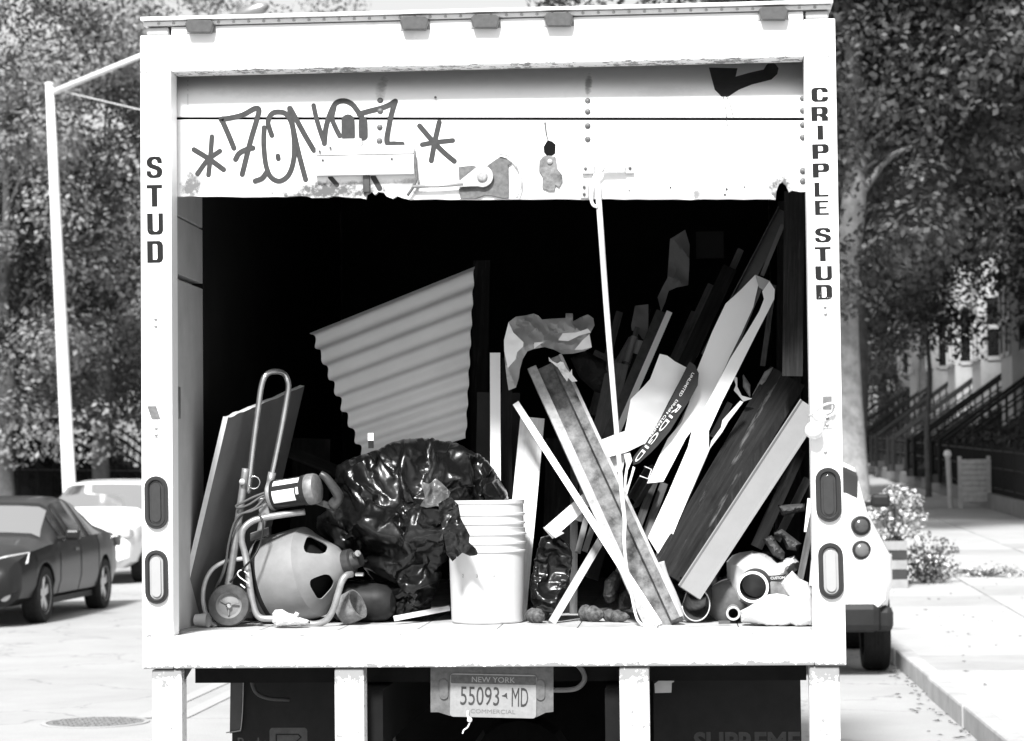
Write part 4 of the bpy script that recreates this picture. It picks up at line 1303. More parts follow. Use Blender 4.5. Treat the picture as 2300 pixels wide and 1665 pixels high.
for x in range(920, 1740, 30): bot.append((x, 447.5 + rd.uniform(-1.2, 1.2)))
bot += [(1742, 449), (1744, 430), (1750, 414), (1757, 409), (1765, 416), (1772, 432), (1780, 428), (1800, 431), (1832, 430)]
low = [(372, 269), (1832, 271)] + bot[::-1]
def door_panel(poly, nm):
    return MB().prism([(P(a, b, YD).x, P(a, b, YD).z) for a, b in poly], (0, YD, 0), (1, 0, 0), (0, 0, 1), (0, .022, 0)).build(nm, doorm, TRUCK)
dlow = door_panel(low, 'door_panel')
up = MB()
rows = [(262.5, 263.5, 0), (240, 240.5, .001), (222, 222, .006), (206, 206, .022), (192, 191.5, .046), (178, 177, .08), (164, 162, .12), (150, 147, .165), (136, 132, .215), (122, 117, .27), (108, 102, .33)]
vs = []
for a, b, dy in rows:
    for px, py in ((372, a), (1832, b)):
        p = P(px, py, YD); vs.append(Vector((p.x, YD + dy, p.z)))
def DP0(px, py, lift=.0008):
    p = P(px, py, YD)
    dy = float(np.interp(-py, [-(r_[0] + (r_[1] - r_[0]) * (px - 372) / 1460) for r_ in rows], [r_[2] for r_ in rows])) if py < 262 else 0
    return Vector((p.x, YD + dy - lift, p.z))
def DP(px, py, lift=.0008):
    a, b = px, py
    for _ in range(7):
        u, v = proj(DP0(a, b, lift)); a += px - u; b = max(109, b + py - v)
    return DP0(a, b, lift)
n = len(vs); vs += [v + Vector((0, .022, 0)) for v in vs]
fs = []
for i in range(len(rows) - 1):
    a = 2 * i; fs += [(a, a + 1, a + 3, a + 2), (n + a, n + a + 2, n + a + 3, n + a + 1), (a, a + 2, n + a + 2, n + a), (a + 1, n + a + 1, n + a + 3, a + 3)]
fs += [(0, n, n + 1, 1), (n - 2, n - 1, 2 * n - 1, 2 * n - 2)]
dup_ = up.add(vs, fs).build('door_panel', doorm, TRUCK, sm_angle=40)
# black strip added behind the joint for the shade in the gap
MB().box((P(372, 266, YD).x, YD + .018, P(372, 268, YD).z - .07), (P(1832, 266, YD).x, YD + .034, P(372, 262, YD).z + .02)).build('joint_shade_strip', und, TRUCK)
# door liner line
mb = MB(); stroke(mb, [(422, y) for y in range(172, 262, 10)], 1.2, lambda a, b: DP(a, b, .0006), sp=False); mb.build('panel_seam', mat('seam_grey', .45, .6), dup_)
mb = MB(); stroke(mb, [(422, 273), (422, 370)], 1.2, lambda a, b: DP(a, b, .0006), sp=False); mb.build('panel_seam', MATS['seam_grey'], dlow)
# graffiti
spray = mat('grey_spray_paint', .048, .6, var=.18, scale=60)
gk = [0]
def gA(pts, w, sp=True, parent=None, m_=None, conv=None):
    conv = conv or (lambda a, b: (300 + a / 3.24, b / 3.24))
    mb = MB(); gk[0] += 1
    stroke(mb, [conv(a, b) for a, b in pts], w, lambda a_, b_, e_=.0008 + .00022 * (gk[0] % 9): DP(a_, b_, e_), sp=sp)
    return mb.build('graffiti_stroke', m_ or spray, parent or dlow)
W8 = 11.
gA([(570, 995), (560, 1130), (545, 1275)], W8); gA([(440, 1090), (545, 1155), (655, 1235)], W8 + 1); gA([(628, 1100), (540, 1165), (465, 1265)], W8)
gA([(730, 1078), (690, 980), (650, 890), (640, 868), (690, 862), (790, 838), (880, 792), (912, 800), (900, 860), (850, 1030), (790, 1270)], W8 + 1)
gA([(742, 1160), (770, 1115), (830, 1085), (868, 1078)], W8 + 1)
gA([(1006, 985), (990, 940), (978, 885), (1004, 830), (1050, 815), (1110, 830), (1150, 900), (1168, 1020), (1165, 1160), (1130, 1270), (1065, 1318), (1000, 1290), (965, 1210), (950, 1100), (947, 1010), (950, 930)], W8 + .5)
gA([(885, 1318), (935, 1298), (968, 1255)], W8 + 1)
gA([(1050, 1135), (1053, 1155)], 11)
gA([(1135, 790), (1160, 930), (1200, 1110), (1252, 1308)], W8 + 1); gA([(1140, 790), (1190, 880), (1250, 990), (1312, 1095)], W8 + 1)
gA([(1310, 770), (1330, 860), (1360, 960), (1390, 1045)], W8)
gA([(1388, 1045), (1400, 930), (1430, 830), (1470, 755), (1530, 735), (1590, 760), (1635, 815), (1660, 850)], W8 + 1)
gA([(1460, 780), (1445, 860), (1470, 930), (1500, 990)], W8); gA([(1640, 830), (1720, 808), (1800, 788), (1860, 765), (1905, 738)], W8 + 1)
gA([(1905, 738), (1880, 820), (1862, 900), (1845, 1035), (1900, 1048), (1955, 1050)], W8 + 1)
gA([(1560, 880), (1562, 990)], 30); gA([(1670, 885), (1672, 990)], 20)
cB = lambda a, b: (900 + a / 3.42, b / 3.42)
gA([(145, 968), (250, 1090), (340, 1180), (412, 1240)], W8 + 1, conv=cB); gA([(296, 940), (262, 1090), (235, 1235)], W8 + 1, conv=cB); gA([(165, 1112), (260, 1095), (400, 1080)], W8, conv=cB)
gA([(1430, 1290), (1480, 1345)], 10); gA([(1745, 1290), (1790, 1370)], 12)
blk = mat('black_spray_paint', .02, .5, var=.2)
cC = lambda a, b: (1300 + a / 3.421, b / 3.421)
gp_ = [cC(*q) for q in ((1000, 520), (1020, 600), (1045, 690), (1095, 742), (1150, 742), (1230, 690), (1330, 650), (1480, 612), (1525, 570), (1535, 525), (1500, 478), (1455, 480), (1420, 535), (1310, 560), (1205, 590), (1220, 525))]
V2, F2, _d = tri_poly(gp_, 5)
MB().add([DP(a, b, .002) for a, b in V2], [tuple(q) for q in F2]).build('graffiti_stroke', blk, dup_)
gA([(1108, 740), (1118, 790), (1130, 850), (1142, 970)], 1.8, parent=dup_, m_=blk, conv=cC); gA([(1135, 740), (1160, 800), (1170, 830), (1186, 895)], 1.8, parent=dup_, m_=blk, conv=cC)
cP_ = mat('pale_sticker', .7, .5, var=.2, scale=60)
# rivets on the door
rivm = mat('rusted_rivet', .12, .6, .3, var=.35, scale=80)
for px, py in [(1320, 227), (1320, 251), (1320, 283), (1320, 313), (854, 226), (854, 250), (853, 286), (852, 317), (1803, 222), (1803, 249), (1803, 281), (1803, 309), (1803, 384), (1803, 407)]:
    c = DP(px, py, .0004)
    rr = S(7, 0)
    MB().lathe([(rr, 0), (rr * .95, .003), (rr * .6, .006), (.0005, .007)], c, (0, -1, 0), 12).build('rivet', rivm, dup_ if py < 262 else dlow, smoothf=True)
for px, py, r_ in ((978, 219, 3), (1632, 425, 3), (1506, 421, 2.5), (1628, 437, 3), (1672, 420, 2), (1413, 428, 2)):
    bolt(px, py, r_, dlow, rivm, YD)
# wooden handle block on the lower panel
wbr = mat('grey_white_bracket', .45, .6, var=.15, scale=40)
wb = mat('white_board', .55, .6, var=.15, scale=14)
def face_box(nm, x0, x1, y0, y1, Yf, d, m_, parent, bevel=.002):
    a, b = P(x0, (y0 + y1) / 2, Yf), P(x1, (y0 + y1) / 2, Yf)
    za, zb_ = P((x0 + x1) / 2, y0, Yf).z, P((x0 + x1) / 2, y1, Yf).z
    return MB().box((a.x, Yf, zb_), (b.x, Yf + d, za)).build(nm, m_, parent, bevel=bevel)
hb = face_box('handle_board', 707, 930, 349, 393, .076, .03, wb, dlow)
face_box('handle_board', 709, 929, 328, 347.5, .080, .026, wb, dlow)
face_box('board_block', 742, 812, 312, 328, .088, .018, wb, dlow)
for q in ((718, 340), (725, 360), (880, 357), (742, 332)): bolt(*q, 2.5, dlow, rivm, .076)
face_box('handle_bracket', 815, 830, 393, 432, .09, .016, darkmetal, dlow)
# latch: rod, lever, plate, guard
rodm = mat('grey_latch', .33, .5, .4, var=.3, scale=50)
MB().tube([P(925, 419, .085), P(985, 418, .085), P(1040, 414, .085)], .006, 8).build('latch_rod', rodm, dlow, smoothf=True)
MB().tube(spline([P(931, 340, .085), P(934, 375, .084), P(936, 400, .084), P(928, 420, .085), P(915, 440, .088)], 4), .005, 8).build('latch_cable', rivm, dlow, smoothf=True)
pz_ = [(1030, 376), (1062, 372), (1085, 380), (1112, 360), (1125, 352), (1138, 356), (1150, 368), (1142, 372), (1143, 446), (1130, 447), (1105, 441), (1090, 440), (1070, 447), (1034, 446), (1031, 425), (1040, 420), (1032, 410)]
MB().prism([(P(a, b, YD).x, P(a, b, YD).z) for a, b in pz_], (0, .098, 0), (1, 0, 0), (0, 0, 1), (0, .0085, 0)).build('latch_plate', mat('worn_latch_plate', .12, .6, .3, var=.45, scale=40), dlow, bevel=.002)
cL = P(1083, 396, .08)
tear = [(cL.x + S(25, 0) * math.cos(R(a)), cL.z + S(25, 0) * math.sin(R(a))) for a in range(-115, 140, 15)]
tear += [(P(1030, 408, .08).x, P(1030, 408, .08).z), (P(1026, 420, .08).x, P(1026, 420, .08).z)]
lev = MB().prism(tear, (0, .082, 0), (1, 0, 0), (0, 0, 1), (0, .014, 0)).build('latch_lever', mat('pale_latch_lever', .42, .5, .2, var=.25, scale=50), dlow, bevel=.004)
MB().lathe([(S(12, 0), 0), (S(12, 0), .006), (S(9, 0), .008), (.0005, .0085)], (cL.x, .082, cL.z), (0, -1, 0), 14).build('pivot', rodm, lev)
MB().tube(spline([P(1120, 345, .09), P(1145, 352, .088), P(1165, 380, .087), P(1170, 415, .088), P(1160, 446, .09)], 6), .004, 8).build('latch_guard', wbr, dlow, smoothf=True)
# torn lock hole: a flat black patch paints its dark inside
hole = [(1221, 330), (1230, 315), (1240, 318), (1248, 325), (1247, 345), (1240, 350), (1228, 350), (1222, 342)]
MB().prism([(P(a, b, YD).x, P(a, b, YD).z) for a, b in hole], (0, YD - .001, 0), (1, 0, 0), (0, 0, 1), (0, .0008, 0)).build('lock_hole_patch', mat('hole_shade', .004, .9, var=0), dlow)
lk = [(1212, 362), (1220, 352), (1232, 350), (1246, 352), (1252, 340), (1253, 318), (1249, 314), (1252, 380), (1263, 392), (1264, 410), (1255, 424), (1248, 416), (1245, 430), (1232, 430), (1218, 424), (1219, 398), (1211, 385)]
lk = [(1212, 362), (1220, 352), (1232, 350), (1248, 353), (1252, 380), (1263, 394), (1264, 408), (1256, 423), (1248, 417), (1246, 430), (1232, 430), (1218, 424), (1219, 398), (1211, 385)]
lo_ = MB().prism([(P(a, b, YD).x, P(a, b, YD).z) for a, b in lk], (0, .099, 0), (1, 0, 0), (0, 0, 1), (0, .0075, 0)).build('lock_case', rusty, dlow, bevel=.002)
bolt(1235, 364, 7, lo_, rodm, .099)
MB().tube(spline([P(1224, 275, .104), P(1227, 300, .104), P(1231, 316, .104)], 3), [.004, .0035, .003, .003, .0025, .002, .0015], 6).build('rust_drip', rivm, dlow)
# strap handle brackets
face_box('strap_bracket', 1307, 1335, 365, 391, .092, .014, wbr, dlow, .003)
face_box('strap_bracket', 1404, 1424, 366, 390, .092, .014, wbr, dlow, .003)
face_box('strap_bracket', 1303, 1322, 412, 446, .094, .012, wbr, dlow, .004)
mb = MB(); mb.box((P(1352, 378, .08).x, .080, P(1380, 386, .08).z), (P(1404, 378, .08).x, .084, P(1380, 368, .08).z))
mb.build('strap_grip', wbr, dlow, bevel=.002)
for q in ((1315, 379), (1415, 378), (1312, 420), (1312, 436)): bolt(*q, 3.5, dlow, rivm, .092)
# sticker remnant
face_box('sticker_remnant', 452, 565, 398, 428, YD - .0007, .0005, cP_, dlow, 0)

# ================================================================== the load in the truck
def one(o, label, cat, group=None):
    return tag(o, label, cat, group)

def zc(ox, oy, s):
    return lambda a, b: (ox + a / s, oy + b / s)
c5 = zc(380, 800, 2.527); c6 = zc(700, 900, 2.985); c7 = zc(1100, 450, 2.985); c8 = zc(1100, 900, 2.985); c9 = zc(1560, 1220, 7.56); c10 = zc(1100, 680, 5.67); c12 = zc(430, 1240, 7.82)
def M5(a, b, Y): return P(*c5(a, b), Y)

def stick(name, label, cat, a, Ya, b, Yb, prof, m_, roll=0, group=None, parent=None, bevel=0):
    """a straight length of stock from pixel a (distance Ya) to pixel b (distance Yb); Yb None: down to the floor"""
    A = P(a[0], a[1], Ya)
    B = PZ(b[0], b[1], FLOOR + .003) if Yb is None else P(b[0], b[1], Yb)
    ax = (A - B); L = ax.length; ax.normalize()
    vd = (CAM - (A + B) / 2).normalized()
    u = ax.cross(vd).normalized(); nn = u.cross(ax).normalized()
    if roll:
        q = Matrix.Rotation(-roll, 3, ax); u = q @ u; nn = q @ nn
    o = MB().prism(prof, (0, 0, 0), (1, 0, 0), (0, 1, 0), (0, 0, L)).build(name, m_, None, local=True, bevel=bevel)
    o.matrix_world = Matrix(((u.x, nn.x, ax.x, B.x), (u.y, nn.y, ax.y, B.y), (u.z, nn.z, ax.z, B.z), (0, 0, 0, 1)))
    return one(o, label, cat, group) if label else o

wood = woodmat('pale_wood', .5)
wood_w = woodmat('whitewashed_wood', .85, .1, .2)
wood_d = woodmat('dark_stained_wood', .016, .4, .4, .03)
wood_g = woodmat('grey_old_wood', .10, .4, .5, .05)
vinyl = mat('white_vinyl', .8, .4, var=.03)
vinyl_shade = mat('shaded_vinyl', .42, .5, var=.06)  # turned facet of the white strip, its shade put into the colour
galvl = mat('galvanised_sheet', .45, .45, .35, var=.1, scale=30)
plastic_b = filmmat('black_plastic_film', .005, .28, 30., .28, .006, .42)
paper = mat('pale_wrapping_paper', .35, .8, var=.08)
paper_d = mat('dull_paper', .2, .8, var=.1)
dusty = mat('dusty_grime', .05, .8, var=.5, scale=16, bump=.5, bscale=30)

# ---- corrugated sheet
def corr():
    mb = MB()
    TL, TR, BL, BR = P(698, 745, 1.36), P(1065, 597, 1.36), P(826, 1050, 1.12), P(1046, 985, 1.12)
    nu, nv = 10, 132
    nw = 8.6
    nrm = (TR - TL).cross(BL - TL).normalized()
    if nrm.y > 0: nrm = -nrm
    vs = []
    for j in range(nv + 1):
        v = j / nv
        for i in range(nu + 1):
            u = i / nu
            p = TL.lerp(TR, u).lerp(BL.lerp(BR, u), v)
            w = math.sin(2 * math.pi * (v * nw - .15)); w = w * (1.1 - .1 * w * w)
            edge = 0
            if i == 0: p = p + (TL - TR).normalized() * (-.010 * w + .006 * noise.noise(Vector((v * 20, 0, 0))))
            vs.append(p + nrm * (.011 * w))
    W = nu + 1
    fs = [(j * W + i, j * W + i + 1, (j + 1) * W + i + 1, (j + 1) * W + i) for j in range(nv) for i in range(nu)]
    N = len(vs)
    vs += [q - nrm * .0025 for q in vs]
    fs += [tuple(N + k for k in reversed(f)) for f in fs]
    bd = [i for i in range(W)] + [j * W + nu for j in range(1, nv + 1)] + [nv * W + i for i in range(nu - 1, -1, -1)] + [j * W for j in range(nv - 1, 0, -1)]
    for k in range(len(bd)):
        a, b = bd[k], bd[(k + 1) % len(bd)]
        fs.append((a, b, b + N, a + N))
    mb.add(vs, fs)
    o = mb.build('corrugated_sheet', mat('pale_corrugated_plastic', .8, .5, var=.06, scale=4), None, sm_angle=50)
    one(o, 'pale corrugated panel standing on edge behind the garbage bag', 'panel')
    return o
csh = corr()
# props behind and beside it
stick('plywood_board', 'dark plywood board standing upright beside the corrugated panel', 'board', (1082, 585), 1.62, (1068, 1350), 1.5, rect(.07, .5), wood_d)
stick('plywood_board', 'dark grey board standing behind the white upright channel', 'board', (1120, 882), 1.15, (1112, 1385), None, rect(.17, .018), mat('charcoal_board', .03, .8, var=.2))
stick('metal_channel', 'bright white metal channel standing upright behind the bucket', 'channel', (1112, 795), .98, (1114, 1388), None, channel(.040, .03, .003), vinyl, roll=math.pi)
stick('plywood_board', 'narrow black board in the shadow beside the white upright channel', 'board', (1138, 805), 1.0, (1140, 1380), None, rect(.04, .03), wood_d)

# ---- plasterboard sheet
def slab4(name, A, B, C_, thick, mface, medge, jag=0):
    D = A + (C_ - B)
    nrm = (B - A).cross(C_ - B).normalized()
    if nrm.x < 0: nrm = -nrm
    n = 26
    rd = random.Random(2)
    top = [B.lerp(C_, i / n) + (A - B).normalized() * (rd.uniform(0, jag) if 0 < i < n else 0) for i in range(n + 1)]
    botm = [A.lerp(D, i / n) for i in range(n + 1)]
    mb = MB()
    f = top + botm
    N = len(f)
    vs = f + [q - nrm * thick for q in f]
    fs = []; mi = []
    for i in range(n):
        mb_ = (i, i + 1, n + 2 + i, n + 1 + i)
        fs.append(mb_); mi.append(0)
        fs.append(tuple(N + k for k in reversed(mb_))); mi.append(0)
        fs.append((i, i + 1, N + i + 1, N + i)); mi.append(1)
        fs.append((n + 1 + i, n + 2 + i, N + n + 2 + i, N + n + 1 + i)); mi.append(1)
    fs.append((0, n + 1, N + n + 1, N)); mi.append(1)
    fs.append((n, 2 * n + 1, N + 2 * n + 1, N + n)); mi.append(1)
    for q, w in zip(fs, mi): mb.f.append(q); mb.mi.append(w)
    mb.v = [tuple(q) for q in vs]
    return mb.build(name, [mface, medge])
gyp_f = mat('grey_board_face', .14, .8, var=.15, scale=6)
gyp_e = mat('white_gypsum', .78, .8, var=.08, scale=20)
A = PZ(397, 1408, FLOOR + .003); A = P(401, 1392, A.y)
A.z = FLOOR + .003
o = slab4('plasterboard_sheet', A, P(512, 938, .52), P(684, 867, 1.25), .02, gyp_f, gyp_e, .005)
one(o, 'thick grey plasterboard sheet with chalky white edges leaning against the wall', 'plasterboard')

# ---- drain cleaning machine
DM = thing('drain_machine', 'wheeled drain cleaning machine with a pale drum, small motor and tube handle', 'drain machine', (M5(560, 1530, .55).x, .6, FLOOR))
tubem = mat('grey_tube', .3, .4, .5, var=.25, scale=30)
tubel = mat('pale_tube', .62, .45, .2, var=.15, scale=30)
hand = [M5(a, b, y) for a, b, y in ((447, 780, .62), (462, 640, .63), (482, 470, .64), (505, 300, .65), (524, 170, .66), (552, 105, .67), (610, 88, .70), (655, 105, .73), (676, 160, .75), (668, 240, .75), (640, 400, .74), (608, 560, .73), (578, 700, .72))]
MB().tube(spline(hand, 5), .0112, 12).build('handle', mat('polished_tube', .55, .22, .9, var=.15, scale=20), DM, smoothf=True)
for pts in ([(436, 640, .62), (418, 760, .61), (392, 940, .60), (352, 1200, .58), (334, 1330, .57), (335, 1420, .56)], [(585, 660, .72), (540, 900, .72), (480, 1200, .7), (450, 1450, .68)]):
    MB().tube(spline([M5(*q) for q in pts], 5), .0155, 10).build('upright', tubem, DM, smoothf=True)
fr = [M5(*q) for q in ((770, 884, .6), (660, 898, .58), (540, 918, .56), (470, 938, .55), (420, 985, .54), (412, 1050, .54), (432, 1130, .54), (448, 1230, .53), (462, 1340, .52), (485, 1440, .52), (520, 1486, .52), (600, 1492, .52), (720, 1505, .52), (820, 1522, .51), (890, 1500, .5), (930, 1440, .49), (955, 1360, .48), (980, 1280, .48), (1005, 1246, .49), (1035, 1238, .52))]
MB().tube(spline(fr, 5), .0125, 12).build('frame', tubem, DM, smoothf=True)
MB().tube(spline([M5(*q) for q in ((420, 1150, .6), (330, 1163, .58), (250, 1205, .56), (205, 1280, .55), (192, 1370, .54), (205, 1450, .53), (240, 1515, .52), (275, 1532, .52))], 6), .0085, 10).build('cord_bracket', tubel, DM, smoothf=True)
# wheels
def small_wheel(c, ax, r, parent):
    w = MB().lathe([(r * .62, -.02), (r * .94, -.024), (r, -.014), (r, .014), (r * .94, .024), (r * .62, .02)], c, ax, 36, close=True).build('wheel', mat('grey_rubber', .07, .75, var=.3, scale=40), parent, sm_angle=35)
    hub = MB().lathe([(.0005, .014), (r * .08, .014), (r * .12, .008), (r * .5, .002), (r * .62, .012), (r * .62, -.01), (.0005, -.01)], c, ax, 36).build('hub', mat('grey_plastic_hub', .22, .5, var=.1), w, sm_angle=35)
    return w
wc = M5(340, 1415, .50); wr = wc.z - FLOOR - .001
wax = Vector((.10, -1, .05)).normalized()
w1 = small_wheel(wc, wax, wr, DM)
mb = MB()
for q in (15, 150, 268):
    d = Vector((math.cos(R(q)), 0, math.sin(R(q))))
    mb.tube([wc + wax * .012 + d * wr * .15, wc + wax * .012 + d * wr * .48], .0035, 6)
mb.build('hub_ribs', tubem, w1)
MB().lathe([(.011, 0), (.011, .006), (.006, .01), (.0005, .0105)], wc + wax * .014, wax, 10).build('axle_cap', chrome, w1)
small_wheel(Vector((wc.x + .03, wc.y + .38, wc.z)), wax, wr, DM)
MB().tube([wc, Vector((wc.x + .03, wc.y + .38, wc.z))], .008, 8).build('axle', darkmetal, DM)
# drum
dax = Vector((.925, -.27, .235)).normalized()
dc = M5(806, 1224, .70)
drumm = mat('pale_drum', .22, .5, .1, var=.16, scale=10)
rD = .174
cone = [(rD - .002, .008), (rD - .016, .02), (rD - .026, .03), (.075, .115), (.05, .132), (.036, .145)]
prof = [(rD * .86, -.178), (rD * .95, -.182), (rD * .97, -.17), (rD * .97, -.15), (rD, -.13), (rD * 1.005, -.02)]
outer = prof + cone[:3] + [(.07, .122)] + cone[4:]
inner = [(max(.02, r_ - .004), h_ - .003) for r_, h_ in reversed(outer)]
d_o = MB().lathe(outer + inner, dc, dax, 72, close=True).build('drum', drumm, DM)
cut = MB()
a1_ = Vector((0, 0, 1)); a1_ = (a1_ - dax * a1_.dot(dax)).normalized(); a2_ = dax.cross(a1_)
sl = Vector((.07 - cone[2][0], .122 - cone[2][1])); sl.normalize()          # (radius, along axis) direction up the cone
for ca in (38, 128, 218, 308):
    rd_ = a1_ * math.cos(R(ca)) + a2_ * math.sin(R(ca)); tg_ = dax.cross(rd_)
    up_ = rd_ * sl.x + dax * sl.y
    nr_ = tg_.cross(up_).normalized()
    if nr_.dot(rd_) < 0: nr_ = -nr_
    c0 = dc + rd_ * ((cone[2][0] + .07) / 2) + dax * ((cone[2][1] + .122) / 2)
    base = [(-.050, -.030), (-.030, -.044), (.030, -.044), (.050, -.030), (.034, .026), (.018, .042), (-.018, .042), (-.034, .026)]
    pl = []
    for k in range(8):                                                       # soften the corners
        q0, q1, q2 = Vector(base[k - 1]), Vector(base[k]), Vector(base[(k + 1) % 8])
        for t_ in (0, .5, 1):
            b0, b1 = q1.lerp(q0, .3), q1.lerp(q2, .3)
            pl.append(tuple(b0.lerp(q1, t_).lerp(q1.lerp(b1, t_), t_)))
    cut.prism(pl, c0 - nr_ * .03, tg_, up_, nr_ * .07)
cm_ = cut.mesh('cut', weld=True); co_ = bpy.data.objects.new('cut', cm_); COL.objects.link(co_)
d_o.matrix_parent_inverse = Matrix.Identity(4)
co_.location = (0, 0, 0)
bpy.context.view_layer.update()
md = d_o.modifiers.new('b', 'BOOLEAN'); md.operation = 'DIFFERENCE'; md.object = co_; md.solver = 'EXACT'
bpy.context.view_layer.update()
nm_ = bpy.data.meshes.new_from_object(d_o.evaluated_get(bpy.context.evaluated_depsgraph_get()))
d_o.modifiers.clear(); d_o.data = nm_; bpy.data.objects.remove(co_)
bm_ = bmesh.new(); bm_.from_mesh(nm_)
for fc in bm_.faces: fc.smooth = True
for e in bm_.edges: e.smooth = not (len(e.link_faces) == 2 and e.calc_face_angle(0) > R(38))
bm_.to_mesh(nm_); bm_.free()
MB().lathe([(rD * .78, -.17), (rD * .86, -.12), (rD * .86, -.01), (rD * .78, .005), (.05, .07), (.03, .1)], dc, dax, 48).build('drum_dark_shell', und, d_o, smoothf=True)  # black shell added so the drum's inside reads dark through the windows
MB().lathe([(rD * .975, -.166), (rD * 1.0, -.164), (rD * 1.0, -.150), (rD * .975, -.148)], dc, dax, 60).build('drive_belt', black, DM)
MB().lathe([(.0005, -.2), (rD * .85, -.2), (rD * .86, -.176)], dc, dax, 40).build('drum_back', darkmetal, d_o)
MB().lathe([(.034, .143), (.045, .146), (.047, .175), (.034, .18), (.03, .21), (.0005, .212)], dc, dax, 24).build('nose_collar', darkmetal, DM, sm_angle=35)
MB().lathe([(.012, 0), (.012, .03), (.0005, .031)], dc + dax * .19 + Vector((.0, -.03, .02)), Vector((.5, -.8, .2)), 12).build('clamp_bolt', chrome, DM)
MB().lathe([(.008, 0), (.008, .03), (.0005, .031)], M5(1060, 1238, .48), (1, -.3, 0), 10).build('clamp_bolt', chrome, DM)
# motor
ma, mb_ = M5(578, 792, .60), M5(792, 758, .56)
mx = (mb_ - ma)
L = mx.length; mx.normalize(); mr_ = S(88 / 2.527, .58)
mo = MB().lathe([(.0005, -.002), (mr_ * .75, -.004), (mr_ * .97, .006), (mr_ * .99, .02), (mr_ * .95, .022), (mr_ * .95, L - .02), (mr_, L - .018), (mr_, L)], ma, mx, 36).build('motor', blackp, DM, sm_angle=35)
bell = mat('cast_grey_bell', .2, .5, .3, var=.3, scale=60)
MB().lathe([(mr_ * 1.0, L), (mr_ * 1.02, L + .002), (mr_ * 1.0, L + .024), (mr_ * .95, L + .034), (mr_ * .8, L + .038), (mr_ * .35, L + .04), (.0005, L + .04)], ma, mx, 36).build('end_bell', bell, mo, sm_angle=45)
MB().lathe([(.0005, -.006), (mr_ * .8, -.006), (mr_ * 1.0, .003), (mr_ * 1.0, .015), (mr_ * .97, .018)], ma, mx, 36).build('end_bell', bell, mo, sm_angle=45)
def cyl_label(h0, h1, a0, a1, m_, nm, rr):
    mbx = MB(); n = 10
    ax = mx; a1_ = Vector((0, 0, 1)); a1_ = (a1_ - ax * a1_.dot(ax)).normalized(); a2_ = ax.cross(a1_)
    vs = []
    for i in range(n + 1):
        a = R(a0 + (a1 - a0) * i / n); d = a1_ * math.cos(a) + a2_ * math.sin(a)
        vs += [ma + ax * h0 + d * rr, ma + ax * h1 + d * rr]
    mbx.add(vs, [(2 * i, 2 * i + 1, 2 * i + 3, 2 * i + 2) for i in range(n)])
    return mbx.build(nm, m_, mo, smoothf=True)
lab = mat('white_sticker', .82, .4, var=.03)
cyl_label(.028, .028 + S(140 / 2.527, .58), 78, 128, lab, 'sticker', mr_ * .956)
cyl_label(.03 + S(146 / 2.527, .58), .03 + S(170 / 2.527, .58), 76, 104, lab, 'sticker', mr_ * .956)
cyl_label(.03, .03 + S(180 / 2.527, .58), 28, 56, lab, 'sticker', mr_ * .956)
MB().obox(M5(545, 865, .62), (.02, 0, 0), (0, .03, 0), (-.004, 0, .04)).build('motor_bracket', tubem, DM, bevel=.004)
MB().obox(M5(520, 1010, .64), (.036, 0, .012), (0, .03, 0), (0, 0, .016)).build('motor_plate', darkmetal, DM, bevel=.003)
MB().obox(M5(855, 830, .6), (.05, .02, -.02), (0, .02, 0), (0, 0, .012)).build('guide_arm', darkmetal, DM, bevel=.003)
MB().tube(spline([M5(858, 668, .53), M5(890, 690, .53), M5(935, 750, .54), M5(960, 800, .56), M5(930, 850, .58)], 5), [.012 + .0006 * i for i in range(21)], 10).build('motor_guard', darkmetal, DM, smoothf=True)
# knob, ring pin, cords, bungee hooks
MB().lathe([(.0005, -.004), (.011, 0), (.011, .01), (.004, .015), (.0005, .016)], M5(416, 713, .59), (0, -1, 0), 14).build('knob', tubel, DM)
rc = M5(480, 718, .59)
MB().tube([rc + Vector((math.cos(R(a)) * .023, 0, math.sin(R(a)) * .023)) for a in range(-150, 135, 12)], .0028, 8).build('ring_pin', chrome, DM, smoothf=True)
cordm = mat('grey_cord', .1, .6, var=.3)
for k, pts in enumerate(([(545, 775), (480, 800), (420, 830), (380, 850), (395, 862), (450, 845), (520, 800), (548, 790)], [(545, 800), (490, 860), (420, 895), (380, 950), (340, 1050), (325, 1150), (300, 1240), (262, 1320)], [(530, 850), (470, 880), (405, 900), (365, 960), (335, 1080), (318, 1200), (280, 1300)])):
    MB().tube(spline([M5(a, b, .57 - .006 * k) for a, b in pts], 6), .0045, 8).build('power_cord', cordm, DM, smoothf=True)
MB().tube(spline([M5(*q) for q in ((508, 895, .55), (528, 935, .54), (532, 985, .53), (515, 1070, .52), (480, 1140, .5), (430, 1195, .5), (395, 1230, .5), (345, 1285, .5))], 6), .004, 8).build('bungee_cord', blackp, DM, smoothf=True)
MB().tube(spline([P(*c12(a, b), .49) for a, b in ((880, 318), (835, 335), (810, 385), (845, 440), (910, 490), (1000, 552))], 6), .0022, 8).build('bungee_hook', lab, DM, smoothf=True)
MB().tube([P(*c12(860, 570), .5), P(*c12(940, 632), .5)], .0025, 8).build('cotter_pin', lab, DM)
MB().tube([P(*c12(925, 340), .5), P(*c12(1000, 392), .5)], .0018, 8).build('cotter_pin', lab, DM)

